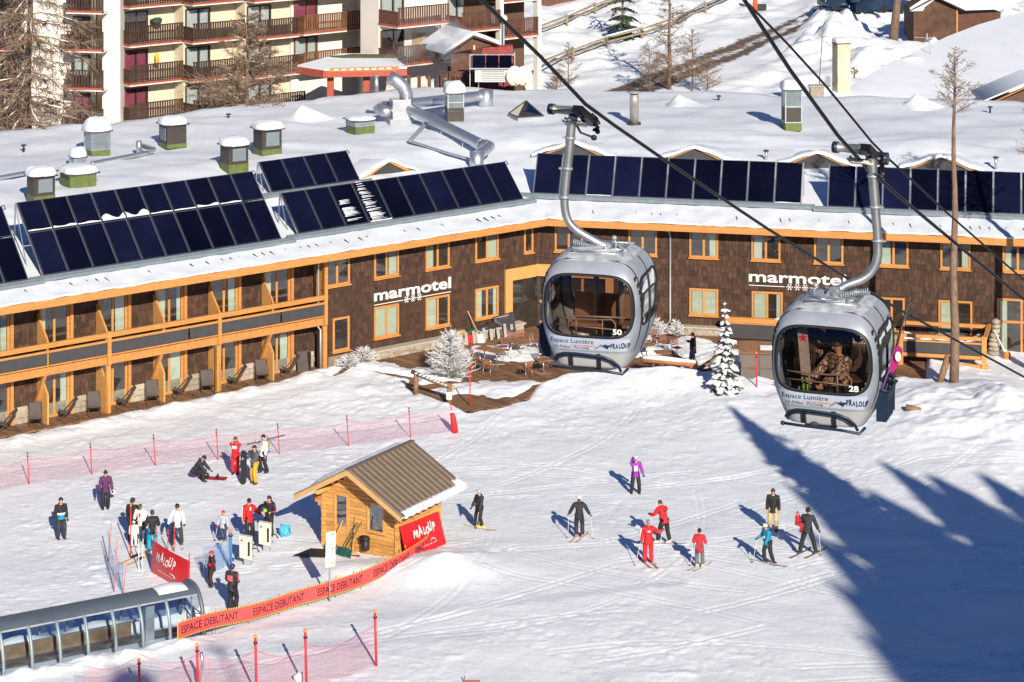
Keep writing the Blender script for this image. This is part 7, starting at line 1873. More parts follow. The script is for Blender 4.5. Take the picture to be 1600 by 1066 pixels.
fp_ = GS(1133,612); fir(fp_, 4.55, .78, 'slim young fir heaped with snow standing before the grey cabinets', 11, tiers=15, spray=42, fat=1.3)
# bare larches
def bare_tree(label, p, h, r0, crown_from, spread, seed, nb=40, sub=12, name='larch_tree', lean_=(0,0), droop=.2, snow=False, twr=.012, group=None, trunk_mat=None, up=.1):
    o = thing(name, label, 'tree', tuple(p), 0, group); rn_ = random.Random(seed); t, c, s = MB(), MB(), MB(); pts, rad = [], []
    for i in range(13):
        f_ = i/12; pts.append(V(lean_[0]*f_*h+.03*math.sin(i*1.3+seed)*r0*6, lean_[1]*f_*h+.03*math.cos(i*1.7+seed)*r0*6, h*f_-.2*(i == 0))); rad.append(r0*(1-f_)**.75+.012)
    t.tube(pts, rad, 10); t.build('trunk', trunk_mat or BARK, o)
    for k in range(nb):
        f_ = crown_from+(1-crown_from)*(k+rn_.random())/nb; i = min(11, int(f_*12)); b_ = pts[i].lerp(pts[i+1], f_*12-i); a = rn_.uniform(0, 2*PI); L = spread*(1-((f_-crown_from)/(1-crown_from))**1.4*.8)*rn_.uniform(.55,1.1); d = V(math.cos(a),math.sin(a),up+rn_.uniform(-.1,.15))
        q = [b_]; dd = d.copy()
        for j in range(5): dd = dd+V(rn_.uniform(-.18,.18),rn_.uniform(-.18,.18),(-droop if j < 3 else droop*.8)*rn_.uniform(.2,.8)); q.append(q[-1]+dd.normalized()*L/5)
        br = max(.014, r0*.16*(1-f_*.5)); c.tube(q, [br, br*.85, br*.7, br*.5, br*.35, br*.2], 5, caps=False)
        if snow and rn_.random() < .7:
            j0 = rn_.choice((1,2)); s.tube([x+V(0,0,br*.9) for x in q[j0:j0+3]], [br*.75, br*.9, br*.5], 6)
        for j in range(sub):
            u = rn_.uniform(.15, 1)*5; i2_ = min(4, int(u)); z = q[i2_].lerp(q[i2_+1], u-i2_); d2 = V(rn_.uniform(-1,1),rn_.uniform(-1,1),rn_.uniform(-.7,.5)-droop*.6); d2 = (d2+dd*.6).normalized(); l2 = L*rn_.uniform(.12,.3); z1 = z+d2*l2*.5; z2 = z1+(d2+V(0,0,-.3*droop*2)).normalized()*l2*.5
            c.tube([z, z1, z2], [twr, twr*.8, twr*.4], 3, caps=False)
            for _ in range(3):
                v_ = z.lerp(z2, rn_.uniform(.3,1)); d3 = (d2+V(rn_.uniform(-1,1),rn_.uniform(-1,1),rn_.uniform(-1,.6))).normalized(); c.tube([v_, v_+d3*l2*.4], [twr*.7, twr*.35], 3, caps=False)
    c.build('crown', TWIG, o, kind='stuff')
    if snow: s.build('branch_snow', SNOW, o, kind='stuff')
    return o
LT = M('scaly_larch_bark', (.20,.13,.088), .9, var=.45, scale=5, bump=.9, bscale=14, stretch=(1,1,.5))
lp = GS(1491,598); bare_tree('tall slender bare larch with a tuft of twigs at its top, before the hotel', lp, 16.8, .235, .80, 1.75, 31, nb=46, sub=12, twr=.012, trunk_mat=LT, up=.55, droop=-.05)
bare_tree('bare larch standing out of view at the end of the hotel', V(27.9,124.6,0), 17.5, .25, .62, 2.6, 33, nb=50, sub=14, twr=.014, trunk_mat=LT, up=.5, droop=-.02)
# ---------------------------------------------------------------- apartment houses behind the hotel
CREAM = M('cream_render', (.66,.58,.44), .85, var=.06, scale=.8, bump=.05)
WHITER = M('white_render', (.74,.71,.65), .85, var=.05, scale=.6)
BALW = M('dark_balcony_wood', (.048,.027,.018), .75, var=.35, scale=3, rnd=.15, island=.2)
BALR = M('red_brown_wood', (.12,.045,.028), .75, var=.3, scale=3, island=.2)
REDEDGE = M('red_slab_edge', (.36,.075,.045), .7, var=.15)
PINK = M('pink_curtain', (.40,.085,.16), .8, var=.25, scale=6, stretch=(5,5,.4)); PALEC = M('white_curtain', (.62,.66,.68), .8, var=.12, scale=6, stretch=(5,5,.4))
OCH = M('ochre_board', (.38,.18,.05), .7, var=.2)
AU, AN = V(.77,.638,0), V(.638,-.77,0)
def storey(bld, A, u, n, L, dep, zr, ci, rnd_, wood=BALW, win=True, side=True, slats=True, rail_h=1.22, lowpanel=False):
    """one balcony with slab, side board, slat railing, and the window and door behind it; A is the front left corner"""
    z0 = zr-rail_h-.12
    b = MB(); b.obox(A-n*dep+V(0,0,z0-.16), u*L, n*dep, V(0,0,.16)); bal = b.build('balcony', WHITER, bld, True)
    e = MB(); e.obox(A-n*dep-u*.02+V(0,0,z0-.06), -u*.02, n*dep, V(0,0,.14)); e.obox(A+V(0,0,z0-.06), u*L, n*.03, V(0,0,.14)); e.build('slab_edge', REDEDGE, bal, True)
    if side:
        q = MB()
        for k in range(5): q.obox(A-n*dep+u*(.005*k%.01)+V(0,0,z0+.05+k*.2), u*.05, n*dep, V(0,0,.19))
        q.build('side_board', wood, bal, True)
    if slats:
        q = MB(); ns = max(3, int(L/.2))
        for k in range(ns):
            s = L*(k+.25)/ns; q.obox(A-n*.045+u*s+V(0,0,z0+.0), u*(L/ns*.68), n*.035, V(0,0,rail_h+.05))
            q.obox(A-n*.045+u*s+u*(L/ns*.1)+V(0,0,z0-.2), u*(L/ns*.36), n*.035, V(0,0,.2))
        q.build('slats', wood, bal, True, kind='stuff')
        q = MB(); q.obox(A-n*.08+V(0,0,z0+rail_h+.04), u*L, n*.12, V(0,0,.07)); q.obox(A-n*.06+V(0,0,z0+.22), u*L, n*.05, V(0,0,.08)); q.obox(A+u*(L-.12)-n*.06+V(0,0,z0-.1), u*.12, n*.09, V(0,0,rail_h+.18)); q.build('railing', wood, bal, True)
    if win:
        w0 = A-n*(dep-.03); wl = min(2.1, L*.48); zt = z0+2.25
        f = MB()
        for s, e_, za, zb in ((0,.1,z0,zt),(wl*.55-.05,wl*.55+.05,z0,zt),(wl-.1,wl,z0,zt),(.1,wl-.1,zt-.1,zt),(.1,wl*.55,z0,z0+.75)): f.obox(w0+u*(.12+s)+V(0,0,za), u*(e_-s), n*.07, V(0,0,zb-za))
        wn = f.build('window', wood, bld, True)
        g = MB(); g.obox(w0+u*.15+V(0,0,z0+.02), u*(wl-.06), n*.004, V(0,0,2.2)); g.build('dark_backing', ROOMDARK, wn, True)
        cm = (PALEC, PINK, PALEC, ROOMDARK)[ci % 4]  # last choice paints the sheet dark, as an unlit opening
        for s, e_ in ((.14,wl*.53-.02),(wl*.57+.02,wl-.14)):
            g = MB(); g.obox(w0+u*(.12+s)+n*.012+V(0,0,z0+(.8 if s < .3 else .12)), u*(e_-s)*.92, n*.004, V(0,0,1.4 if s < .3 else 2.05)); g.build('curtain', cm, wn, True)
        g = MB(); q0 = w0+u*.2+n*.04+V(0,0,z0+.1); g.add([q0, q0+u*(wl-.16), q0+u*(wl-.16)+V(0,0,2.1), q0+V(0,0,2.1)], [(0,1,2,3)]); g.build('pane', WGLASS, wn, True)
    return bal
rb = random.Random(12)
def apartment(label, A0, n_units, levels, u, n, L, dep, wood=BALW, wallm=CREAM, name='apartment_building', curt=None, step=None, zdrop=0.0, wd=9):
    bld = thing(name, label, 'building', (A0.x, A0.y, 4.0)); step = dep if step is None else step
    for k in range(n_units):
        A = A0+(u*L+n*step)*k; m = MB(); m.obox(A-n*(dep+wd)+V(0,0,1)-A.z*V(0,0,1), u*L*1.0, n*wd, V(0,0,22)); m.build('wall', wallm, bld, True)
        for j, zr in enumerate(levels):
            ci = curt[k][j] if curt else rb.randrange(4); storey(bld, V(A.x,A.y,0), u, n, L-.02, dep, zr-zdrop*k, ci, rb, wood)
    return bld
def AP(px, Y): return V((px-800)*Y/F, Y, 0)
LV = (15.13, 12.4, 9.65, 6.93)
main_b = apartment('cream apartment block with rows of dark slatted wooden balconies in saw tooth steps', AP(203,172), 3, LV, AU, AN, 4.42, 1.3, curt=[[0,3,1,1],[2,0,2,2],[0,2,0,2]])
A3 = AP(475,177.5)
for j, zr in enumerate((15.3,12.55,9.85)): storey(main_b, A3, AU, AN, 5.9, 1.5, zr, (2,1,2)[j], rb, M('warm_balcony_wood',(.16,.07,.03),.75,var=.3,island=.2))
m = MB(); m.obox(A3-AN*10.6+V(0,0,1), AU*6.9, AN*9.0, V(0,0,22)); m.obox(A3+AU*5.92-AN*3.0+V(0,0,1), AU*.9, AN*3.4, V(0,0,21)); m.build('wall', WHITER, main_b, True)
for k, j, col, dx in ((0,1,(.02,.05,.03),2.7),(0,2,(.75,.45,.02),2.7)):
    A = AP(203,172)+(AU*4.42+AN*1.3)*k+AU*dx-AN*.8; o = thing('balcony_item', ('dark green cloth draped on a balcony rail of the cream block','yellow bottle on a cream apartment balcony')[j-1], ('cloth','bottle')[j-1], (A.x,A.y,LV[j]-1.0)); m = MB()
    if j == 1: m.ball(V(0,0,1.1), (.45,.3,.28), 10, 8, jit=.5)
    else: m.tube([V(0,0,.75),V(0,0,1.45),V(0,0,1.6)], [.14,.14,.05], 8)
    m.build('body', cloth(col), o)
# block at the picture edge, with a bright end wall
left_b = thing('apartment_building', 'white apartment block behind the big bare larch with dark corner balconies', 'building', (AP(100,170).x,170,4.0))
m = MB(); p0 = AP(-60,172); m.obox(p0+V(0,0,1), V(8.9,0.6,0), V(0,9,0), V(0,0,22)); p1 = AP(160,171.2); m.obox(p1+V(0,0,1), V(1.25,0,0), V(0,8,0), V(0,0,22)); m.build('wall', WHITER, left_b, True)
u2, n2 = V(.985,-.17,0), V(-.17,-.985,0)
for j, zr in enumerate((15.2,12.5,9.8,7.1)):
    storey(left_b, AP(103,170.6), u2, n2, 2.75, 1.1, zr-.2, (0,3,2,1)[j], rb)
    storey(left_b, AP(-45,171), u2, n2, 3.9, 1.1, zr-.15, (0,2,0,0)[j], rb)
    m = MB(); q = AP(14,171.9); m.obox(q+V(0,0,zr-1.1), V(.9,0,0), V(0,-.06,0), V(0,0,2.3)); m.build('door', OCH if j == 0 else BALW, left_b, True)
for px, zz in ((95,11.0),(97,5.2)):
    m = MB(); q = AP(px,171.6); m.obox(q+V(0,0,zz), V(.55,0,0), V(0,-.08,0), V(0,0,.95)); w_ = m.build('window', DKWOOD, left_b, True); m = MB(); m.obox(q+V(.08,-.085,zz+.08), V(.39,0,0), V(0,-.01,0), V(0,0,.79)); m.build('pane', M('dull_pane',(.22,.17,.13),.3), w_, True)
# brown stepped block
BW = M('chestnut_wood', (.105,.045,.028), .7, var=.3, scale=3, island=.22)
rB = apartment('brown timber fronted apartment block with deep stepped balconies and white pillars', AP(622,172), 1, (13.75,11.0), AU, AN, 4.6, 2.3, wood=BW, wallm=WHITER, curt=[[0,3]], wd=2.2)
for px, Y, zs in ((722,176,(15.6,12.9,10.4)),(783,180,(14.6,11.9))):
    for j, zr in enumerate(zs): storey(rB, AP(px,Y), AU, AN, 3.6, 2.0, zr, (0,2,3)[j], rb, BW)
    m = MB(); A = AP(px,Y); m.obox(A-AN*11+V(0,0,1), AU*3.9, AN*9, V(0,0,22)); m.build('wall', M('brown_render', (.10,.055,.035), .8), rB, True); m = MB(); m.obox(A+AU*3.55-AN*.5+V(0,0,1), AU*.35, AN*.5, V(0,0,max(zs)-1.2)); m.build('pillar', WHITER, rB, True)
m = MB(); q = GF(900,14); m.obox(q+V(-3.5,2.0,0), V(9,3.5,0), V(-1,3,0), V(0,0,6)); m.build('low_wing', BW, rB, True)
m = MB(); m.obox(AP(588,174)+V(0,0,1), V(5.0,3.5,0), V(-.3,4,0), V(0,0,22)); m.build('wall', WHITER, rB, True)
m = MB(); q = AP(600,175.2); m.obox(q+V(0,0,10.9-1.3), V(3.0,.8,0), V(0,-.06,0), V(0,0,1.9)); m.build('ochre_curtains', M('ochre_curtain',(.30,.20,.08),.8,var=.3,scale=4,stretch=(6,6,.3)), rB, True)
m = MB()
for k in range(6): q = AP(636+k*16,172-.2*k); m.obox(q+V(0,0,4), V(.25,0,0), V(0,.2,0), V(0,0,5.0))
m.obox(AP(600,171)+V(0,0,3), V(7.4,2.5,0), V(0,.3,0), V(0,0,3.4)); m.build('ground_floor', BW, rB, True)
for px in (622,650,668):
    m = MB(); q = AP(px,170.9); m.obox(q+V(0,0,5.6), V(.55,.2,0), V(0,-.06,0), V(0,0,1.5)); m.build('window', PALEC, rB, True)
# canopy with snow between the blocks
c0 = P(460,108,167); can = thing('entrance_canopy', 'flat canopy with red brown edge, partly bare of snow, between the apartment blocks', 'canopy', tuple(c0)); zc = c0.z
tp_ = [P(462,113,168), P(505,131,166), P(636,103,167), P(610,86,174), P(530,90,174)]
tp_ = [V(p.x,p.y,zc)-c0 for p in tp_]
m = MB(); m.prism([p-V(0,0,.45) for p in tp_], V(0,0,.45)); m.build('slab', REDEDGE, can)
m = MB(); m.prism([V(p.x*.985+.1,p.y*.985+.1,.02) for p in tp_], V(0,0,.1)); m.build('snow_cap', SNOW, can)
m = MB(); m.ball(tp_[3]+V(-1.2,-1.6,.1), (3.0,1.0,.14), 12, 6, jit=.4); m.build('moss', M('mossy_turf',(.10,.10,.05),.95,var=.4,scale=4), can)
for p in (tp_[1]+V(.4,1,0), tp_[2]+V(-.6,1,0), (tp_[1]+tp_[2])/2+V(0,1,0)): m = MB(); m.obox(p-V(.2,.2,4.5), V(.45,0,0), V(0,.4,0), V(0,0,4.1)); m.build('pillar', REDEDGE, can)
o = thing('sign_strip', 'faded wooden sign strip on the red canopy edge', 'sign', tuple(P(590,107,161.4))); m = MB(); d = (tp_[2]-tp_[1]).normalized(); m.obox(V(-3.2*d.x,-3.2*d.y-.04,-.15), d*4.6, V(0,-.04,0), V(0,0,.26)); m.build('board', OCH, o)
for k in range(8): m = MB(); m.obox(d*(-2.9+k*.5)-V(0,.1,.06), d*.32, V(0,-.01,0), V(0,0,.1)); m.build('worn_mark', WHITER, o)
# porch with a snow covered gable
pc = P(742,78,172); po = thing('gabled_porch', 'brown porch with a thick snow covered gable roof and one lit lantern', 'porch', (pc.x,pc.y,pc.z-3)); l0 = V(0,0,3)
ap_, le, re = V(-.1,0,3.95), V(-1.9,-.2,2.75), V(1.65,.2,3.35); bk = V(-2.0,2.6,.1)
m = MB(); m.prism([le, re, ap_], V(0,.15,0)); m.obox(V(-1.7,.1,-1.5), V(3.2,.3,0), V(0,.15,0), V(0,0,4.2)); m.build('gable', BW, po)
m = MB()
for a, c in ((le, ap_), (ap_, re)): m.bar(a+V(0,-.3,.06), c+V(0,-.3,.06), .12, .16, up=(0,1,0))
m.build('verge_board', DKWOOD, po)
m = MB(); rows = []
for k in range(6):
    f_ = k/5; off = bk*f_+V(0,-.4*(1-f_),0); rows.append([le+off+V(-.15,0,.0), le+off+V(-.15,0,.3), le.lerp(ap_,.5)+off+V(0,0,.42), ap_+off+V(0,0,.40), ap_.lerp(re,.5)+off+V(0,0,.40), re+off+V(.15,0,.28), re+off+V(.2,0,.0)])
m.sheet(rows); m.sheet([rows[0], [p+V(0,.0,-.25) if 0 < i < 6 else p for i, p in enumerate(rows[0])]], flip=False); m.build('snow_roof', SNOWROOF, po)
m = MB(); m.box(V(-.05,-.2,3.2), (.16,.12,.3)); m.build('lantern', M('lantern_glass',(.75,.45,.25),.4), po)
m = MB()
for k in range(20): m.obox(V(-2.4+k*.2,-1.0,.6), V(.11,0,0), V(0,.04,0), V(0,0,.95))
m.build('railing_slats', BW, po, kind='stuff'); m = MB(); m.box(V(-.4,-1.0,1.58), (4.2,.12,.08)); m.build('railing', BW, po)
# pale smoke drifting from the flue
sm = MB(); sm.ball(P(690,60,169), (1.9,1.0,1.5), 16, 12, jit=.5, seed=2); sm.ball(P(655,78,169), (1.7,.9,1.0), 16, 12, jit=.5, seed=4); sm.ball(P(628,86,169), (1.2,.8,.7), 14, 10, jit=.5, seed=5); sm.ball(P(712,92,169), (.9,.7,.6), 14, 10, jit=.5, seed=6)
SMK = bpy.data.materials.new('smoke'); SMK.use_nodes = True; n_ = SMK.node_tree.nodes; l_ = SMK.node_tree.links; n_.remove(n_['Principled BSDF'])
pv = n_.new('ShaderNodeVolumePrincipled'); pv.inputs['Color'].default_value = (.75,.80,.92,1); zn = n_.new('ShaderNodeTexNoise'); zn.inputs['Scale'].default_value = .9; zn.inputs['Detail'].default_value = 4; tc = n_.new('ShaderNodeTexCoord'); l_.new(tc.outputs['Object'], zn.inputs['Vector'])
mr = n_.new('ShaderNodeMapRange'); mr.inputs[1].default_value = .42; mr.inputs[2].default_value = .75; mr.inputs[3].default_value = 0; mr.inputs[4].default_value = .9; l_.new(zn.outputs[0], mr.inputs[0]); l_.new(mr.outputs[0], pv.inputs['Density']); l_.new(pv.outputs[0], n_['Material Output'].inputs['Volume'])
s_o = sm.build('smoke', SMK, None, kind='stuff'); tag(s_o, 'thin blue grey smoke drifting in front of the brown balconies', 'smoke')
# booth, dishes and small solar unit behind the roof
bt = P(768,128,169); bo = thing('roof_unit', 'white louvred unit with three small solar panels before a red booth', 'air unit', tuple(bt))
m = MB(); m.box(V(0,0,.5), (2.3,1.0,.9)); m.build('housing', WHITER, bo, bevel=.03); m = MB()
for k in range(6): m.box(V(.1,-.52,.2+k*.12), (1.6,.04,.06))
m.build('louvre', LOUV, bo)
for k in range(3): m = MB(); m.obox(V(-1.3+k*.92,-.7,1.05), V(.86,0,0), V(0,.75,.75), V(0,-.05,.05)); m.build('solar_panel', SOLAR, bo)
m = MB(); m.bar(V(-1.5,.15,1.85),V(1.6,.15,1.85),.08,.08); m.bar(V(-1.5,-.7,1.02),V(1.5,-.7,1.02),.08,.08)
for x in (-1.5,-.9,1.6): m.bar(V(x,.1,-.5),V(x,.1,1.85),.06,.06)
m.build('frame', STEEL, bo)
bq = P(772,130,171.5); bb_ = thing('red_booth', 'dark red booth with a sloping awning behind the white unit', 'booth', tuple(bq)); m = MB(); m.prism([V(-1.1,0,1.4),V(1.5,0,1.4),V(1.3,.7,2.5),V(-.8,.7,2.4)], V(0,.3,.1)); m.build('awning', M('faded_red', (.24,.045,.04), .7, var=.25), bb_); m = MB(); m.obox(V(-.9,.3,-1.5),V(2.3,0,0),V(0,1,0),V(0,0,2.9)); m.build('body', M('dull_red',(.16,.04,.035),.7), bb_); m = MB(); m.bar(V(1.45,-.05,-2),V(1.45,-.05,2.2),.08,.08); m.build('pole', STEEL, bb_)
for px, lb in ((804,'ivory satellite dish nearer the red booth'),(819,'ivory satellite dish farther from the red booth')):
    q = P(px,140,168); o = thing('satellite_dish', lb, 'satellite dish', tuple(q), 0, 'ivory satellite dishes'); m = MB(); rows = []
    for i in range(6):
        r_ = i/5; rows.append([V(.55*r_*math.cos(a), -.12+.12*r_*r_, .95+.68*r_*math.sin(a)) for a in np.linspace(0,2*PI,25)])
    m.sheet(rows); m.build('reflector', M('ivory_dish',(.72,.66,.50),.5,var=.04), o); m = MB(); m.tube([V(0,.05,-.4),V(0,.05,.9)], .05, 8); m.build('mast', BROWNMET, o); m = MB(); m.bar(V(0,-.05,.35),V(.1,-.55,.45),.03,.03); m.ball(V(.1,-.55,.47), .06, 8, 6); m.build('feed_arm', BLACK, o)
lp_ = P(787,75,178); o = thing('street_lamp', 'slim lamp post with a white globe beside the brown block', 'lamp', (lp_.x,lp_.y,lp_.z-1.5)); m = MB(); m.tube([V(0,0,-1),V(0,0,3.4)], .07, 8); m.build('post', STEELM, o); m = MB(); m.ball(V(0,0,3.65), .28, 12, 8); m.build('globe', WHITE, o)
# ---------------------------------------------------------------- street, rails, cars, shed
FW = M('grey_rail_timber', (.26,.21,.13), .8, var=.25)
def guard(label, pts, group=None, h=.9):
    q = [GF(*p) for p in pts]; o = thing('guard_rail', label, 'fence', tuple(q[0]), 0, group); b0 = q[0]
    for p in q: m = MB(); m.tube([p-b0-V(0,0,.3), p-b0+V(0,0,h+.1)], .12, 7); m.build('post', FW, o)
    for a, c in zip(q, q[1:]):
        for zz in (.45,.82): m = MB(); m.bar(a-b0+V(0,-.12,zz), c-b0+V(0,-.12,zz), .05, .16); m.build('rail', FW, o)
    m = MB()
    for a, c in zip(q, q[1:]): m.tube([a-b0+V(0,-.1,.94), a.lerp(c,.5)-b0+V(0,-.1,.97), c-b0+V(0,-.1,.94)], .07, 5)
    m.build('snow_cap', SNOW, o)
guard('grey timber guard rail climbing beside the dirty street', [(840,114),(895,93),(948,74),(1003,60),(1052,45),(1102,20),(1150,-2)])
guard('grey timber guard rail below the brown apartment block', [(800,72),(842,56),(886,40),(930,22),(975,4)])
op = GF(1180,16); o = thing('piste_marker', 'orange marker post on the snow beside the upper street', 'post', tuple(op)); m = MB(); m.tube([V(0,0,-.1),V(0,0,1.9)], .22, 10); m.build('body', M('orange_marker',(.72,.11,.03),.5), o); m = MB(); m.box(V(.6,.2,.25),(.8,.5,.5)); m.build('base', BLACK, o)
def car(px, py, rz, col, label):
    p = GF(px,py); o = thing('parked_car', label, 'car', tuple(p), rz, 'cars parked beyond the snow bank'); pm = M('car_paint_%d' % px, col, .3, .3, var=.05, coat=.6)
    prof = [(-2.1,.35),(-2.15,.75),(-1.95,.95),(-1.2,1.0),(-.7,1.42),(.7,1.45),(1.35,1.02),(2.0,.9),(2.12,.6),(2.1,.35)]
    m = MB(); ws = (-.84,-.78,.78,.84)
    m.sheet([[V(x, y*(1-.12*max(0,(z-1.0)/.45)), z-(.06 if abs(y) > .8 else 0)) for x, z in prof] for y in ws]); m.add([V(x,-.84,z-.06) for x, z in prof], [tuple(range(len(prof)))]); m.add([V(x,.84,z-.06) for x, z in prof], [tuple(range(len(prof)))[::-1]]); m.build('body', pm, o)
    m = MB()
    for y in (-.80,.80): m.add([V(-1.05,y*1.05,1.0),V(1.2,y*1.05,1.0),V(.65,y*1.0,1.36),V(-.66,y*1.0,1.34)], [(0,1,2,3)])
    m.add([V(-1.22,-.7,1.03),V(-1.22,.7,1.03),V(-.74,.64,1.42),V(-.74,-.64,1.42)], [(0,1,2,3)]); m.add([V(1.38,-.7,1.05),V(1.38,.7,1.05),V(.76,.64,1.44),V(.76,-.64,1.44)], [(0,1,2,3)]); m.build('window', M('car_glass',(.02,.03,.04),.05), o)
    for x in (-1.35,1.35):
        for y in (-.80,.80): m = MB(); m.tube([V(x,y-.1,.33),V(x,y+.1,.33)], .33, 14); m.build('wheel', BLACK, o)
    m = MB(); m.sheet([[V(x,y,1.47+.12*math.sin(PI*(x+.7)/1.4)) for x in np.linspace(-.68,.68,6)] for y in (-.62,0,.62)]); m.build('roof_snow', SNOW, o)
    for y in (-.6,.6): m = MB(); m.ball(V(-2.1,y,.72),(.06,.16,.1),8,6); m.build('headlight', WHITE, o)
car(1352,22,.5,(.01,.03,.07),'dark blue car parked behind the ploughed snow, beside the bare trunk'); car(1385,20,.5,(.01,.04,.12),'dark blue car half hidden by the bare trunk near the shed'); car(1318,10,.4,(.02,.05,.09),'dark car farther behind the ploughed snow ridge'); car(1545,2,.3,(.60,.42,.02),'yellow vehicle at the picture top beyond the shed roof')
# shed
shp = GF(1462,66); sh = thing('garden_shed', 'small dark timber shed with thick snow on its roof at the upper street', 'shed', tuple(shp), .08)
m = MB(); m.obox(V(-1.9,-.2,-.6),V(3.6,-.1,0),V(0,3.2,0),V(0,0,2.7)); m.prism([V(-1.9,-.2,2.1),V(1.7,-.3,2.1),V(-.2,-.25,3.1)], V(0,3.2,0)); m.build('wall', M('shed_board',(.085,.042,.022),.75,var=.5,scale=1.5,bump=.2), sh)
for k in range(14):
    m = MB(); m.obox(V(-1.9,-.24,-.5+k*.185),V(3.6,-.1,0),V(0,.05,0),V(0,0,.165)); m.build('board', M('shed_board',(.085,.042,.022),.75), sh)
m = MB(); m.obox(V(1.72,-.25,-.5),V(4.0,1.4,0),V(0,3,0),V(0,0,2.1)); m.build('side_wall', BW, sh)
for x in (-1.9,1.62): m = MB(); m.obox(V(x,-.36,-.5),V(.12,0,0),V(0,.1,0),V(0,0,2.6)); m.build('corner_post', WOOD if x > 0 else BW, sh)
m = MB(); rows = []
for k in range(5):
    off = V(.0,-.7,0)+V(4.4,1.6,-.1)*(k/4); rows.append([V(-2.3,0,1.95)+off, V(-2.3,0,2.25)+off, V(-1.2,0,2.95)+off, V(-.2,0,3.45)+off, V(.9,0,2.95)+off, V(2.0,0,2.3)+off, V(2.15,0,1.98)+off])
m.sheet(rows); m.sheet([[p-V(0,0,.30) if 0 < i < 6 else p for i, p in enumerate(rows[0])], rows[0]]); m.add(rows[-1], [tuple(range(7))[::-1]]); m.build('snow_roof', SNOWROOF, sh)
m = MB()
for a, c in ((V(-2.35,-.75,2.0),V(-.2,-.75,3.12)),(V(-.2,-.75,3.12),V(2.2,-.75,2.0))): m.bar(a, c, .08, .14, up=(0,1,0))
m.build('verge_board', DKWOOD, sh)
tk = GF(1398,62); o = thing('tree_trunk', 'bare leaning tree trunk between parked cars and the shed', 'tree', tuple(tk)); m = MB(); m.tube([V(-.15,0,-.3),V(.05,0,1.5),V(.25,0,3.5),V(.35,0,9)], [.42,.34,.30,.22], 10); m.build('trunk', BARK, o)
# low chalet whose snowy roof fills the corner
chp = P(1450,150,172); chh = thing('low_chalet', 'low chalet buried to its eaves under one broad snowy roof', 'chalet', (chp.x,chp.y,3.5))
def CZ(px, py, Y): return P(px,py,Y)
e_lo = [CZ(x,y,Y) for x, y, Y in ((1235,158,168),(1270,150,170),(1330,134,174),(1378,104,179),(1432,80,184),(1480,57,188),(1530,38,192),(1600,18,198),(1680,0,204))]
rows = []
for k in range(9):
    f_ = k/8; r_ = []
    for i, p in enumerate(e_lo):
        q = CZ(1240+i*55, 190, 167+i*.2); z_ = p.z*(1-f_)+q.z*f_
        w_ = p.lerp(q, f_); r_.append(V(w_.x, w_.y, z_+.35*math.sin(PI*f_)*(.6+.4*math.sin(i*1.1))-.0))
    rows.append(r_)
m = MB(); m.sheet(rows, flip=True); rim = [p+V(0,.25,-.25) for p in rows[0]]; rim2 = [p+V(0,.2,-1.4) for p in rows[0]]; m.sheet([rim2, rim, rows[0]], flip=True); m.build('snow_roof', SNOWROOF, chh, True)
m = MB()
for a, c in zip(e_lo[1:], e_lo[2:]): m.obox(a+V(0,.6,-4.5), c-a, V(0,1.5,0), V(0,0,3.6))
m.build('wall', CREAM, chh, True)
q0, q1, q2 = CZ(1536,158,164), CZ(1615,128,165), CZ(1700,152,164)
lg = thing('chalet_gable', 'snow covered gable with brown boards at the far roof corner behind the long roof', 'gable', (q1.x,q1.y,q1.z-2)); g0 = V(*lg.location)
m = MB(); m.prism([q0-g0+V(.6,0,-.25), q1-g0+V(0,0,-.3), q2-g0+V(0,0,-.3), q2-g0-V(0,0,3), q0-g0-V(-.6,0,3)], V(0,1.5,0)); m.build('boards', DKWOOD, lg)
m = MB(); rows = [[q0-g0+V(0,y,-.15), q0-g0+V(-.1,y,.1), q1-g0+V(0,y,.28), q2-g0+V(0,y,.25)] for y in (-.5,-.45,2.5,4)]; m.sheet(rows); m.sheet([[p-V(0,0,.22) for p in rows[0]], rows[0]]); m.build('snow_roof', SNOWROOF, lg)
m = MB(); m.bar(q0-g0+V(.1,-.4,-.25), q1-g0+V(0,-.4,.0), .08, .2, up=(0,1,0)); m.build('verge_board', OCH, lg)
# rendered chimney, antenna, dishes on the chalet
cm_ = P(1315,134,172); o = thing('chimney', 'square cream chimney stained with rust streaks and capped by snow', 'chimney', tuple(cm_), .35); m = MB(); m.obox(V(-.52,-.4,-.6),V(1.0,0,0),V(0,.85,0),V(0,0,3.7)); m.build('shaft', M('stained_cream',(.60,.52,.37),.85,var=.35,scale=1.1,stretch=(2.5,2.5,.5)), o, bevel=.03); snowcap(o, (-.02,0,3.08), .6, .55, .35, seed=3)
m = MB(); m.obox(V(-.56,-.44,2.98),V(1.08,0,0),V(0,.93,0),V(0,0,.06)); m.build('slab', REDEDGE, o)
mq = P(1276,150,170); o = thing('aerial_mast', 'thin aerial mast rising beside the cream chimney', 'mast', tuple(mq)); m = MB(); m.tube([V(.2,0,-.5),V(.2,0,1.2),V(.4,0,4.2)], .03, 6); m.build('mast', BROWNMET, o); m = MB(); m.bar(V(.3,0,4.1),V(.75,0,4.15),.03,.03); m.bar(V(.2,0,2.5),V(.35,0,2.6),.03,.03); m.build('arm', BROWNMET, o)
sq = P(1276,150,169); o = thing('stone_vent', 'squat grey stone vent at the end of the long roof below the chimney', 'vent', tuple(sq)); m = MB(); m.box(V(0,0,.2),(.95,.8,.9)); m.build('body', STONE, o, bevel=.03); m = MB(); m.box(V(0,0,.7),(1.1,.95,.08)); m.build('lid', CONC, o)
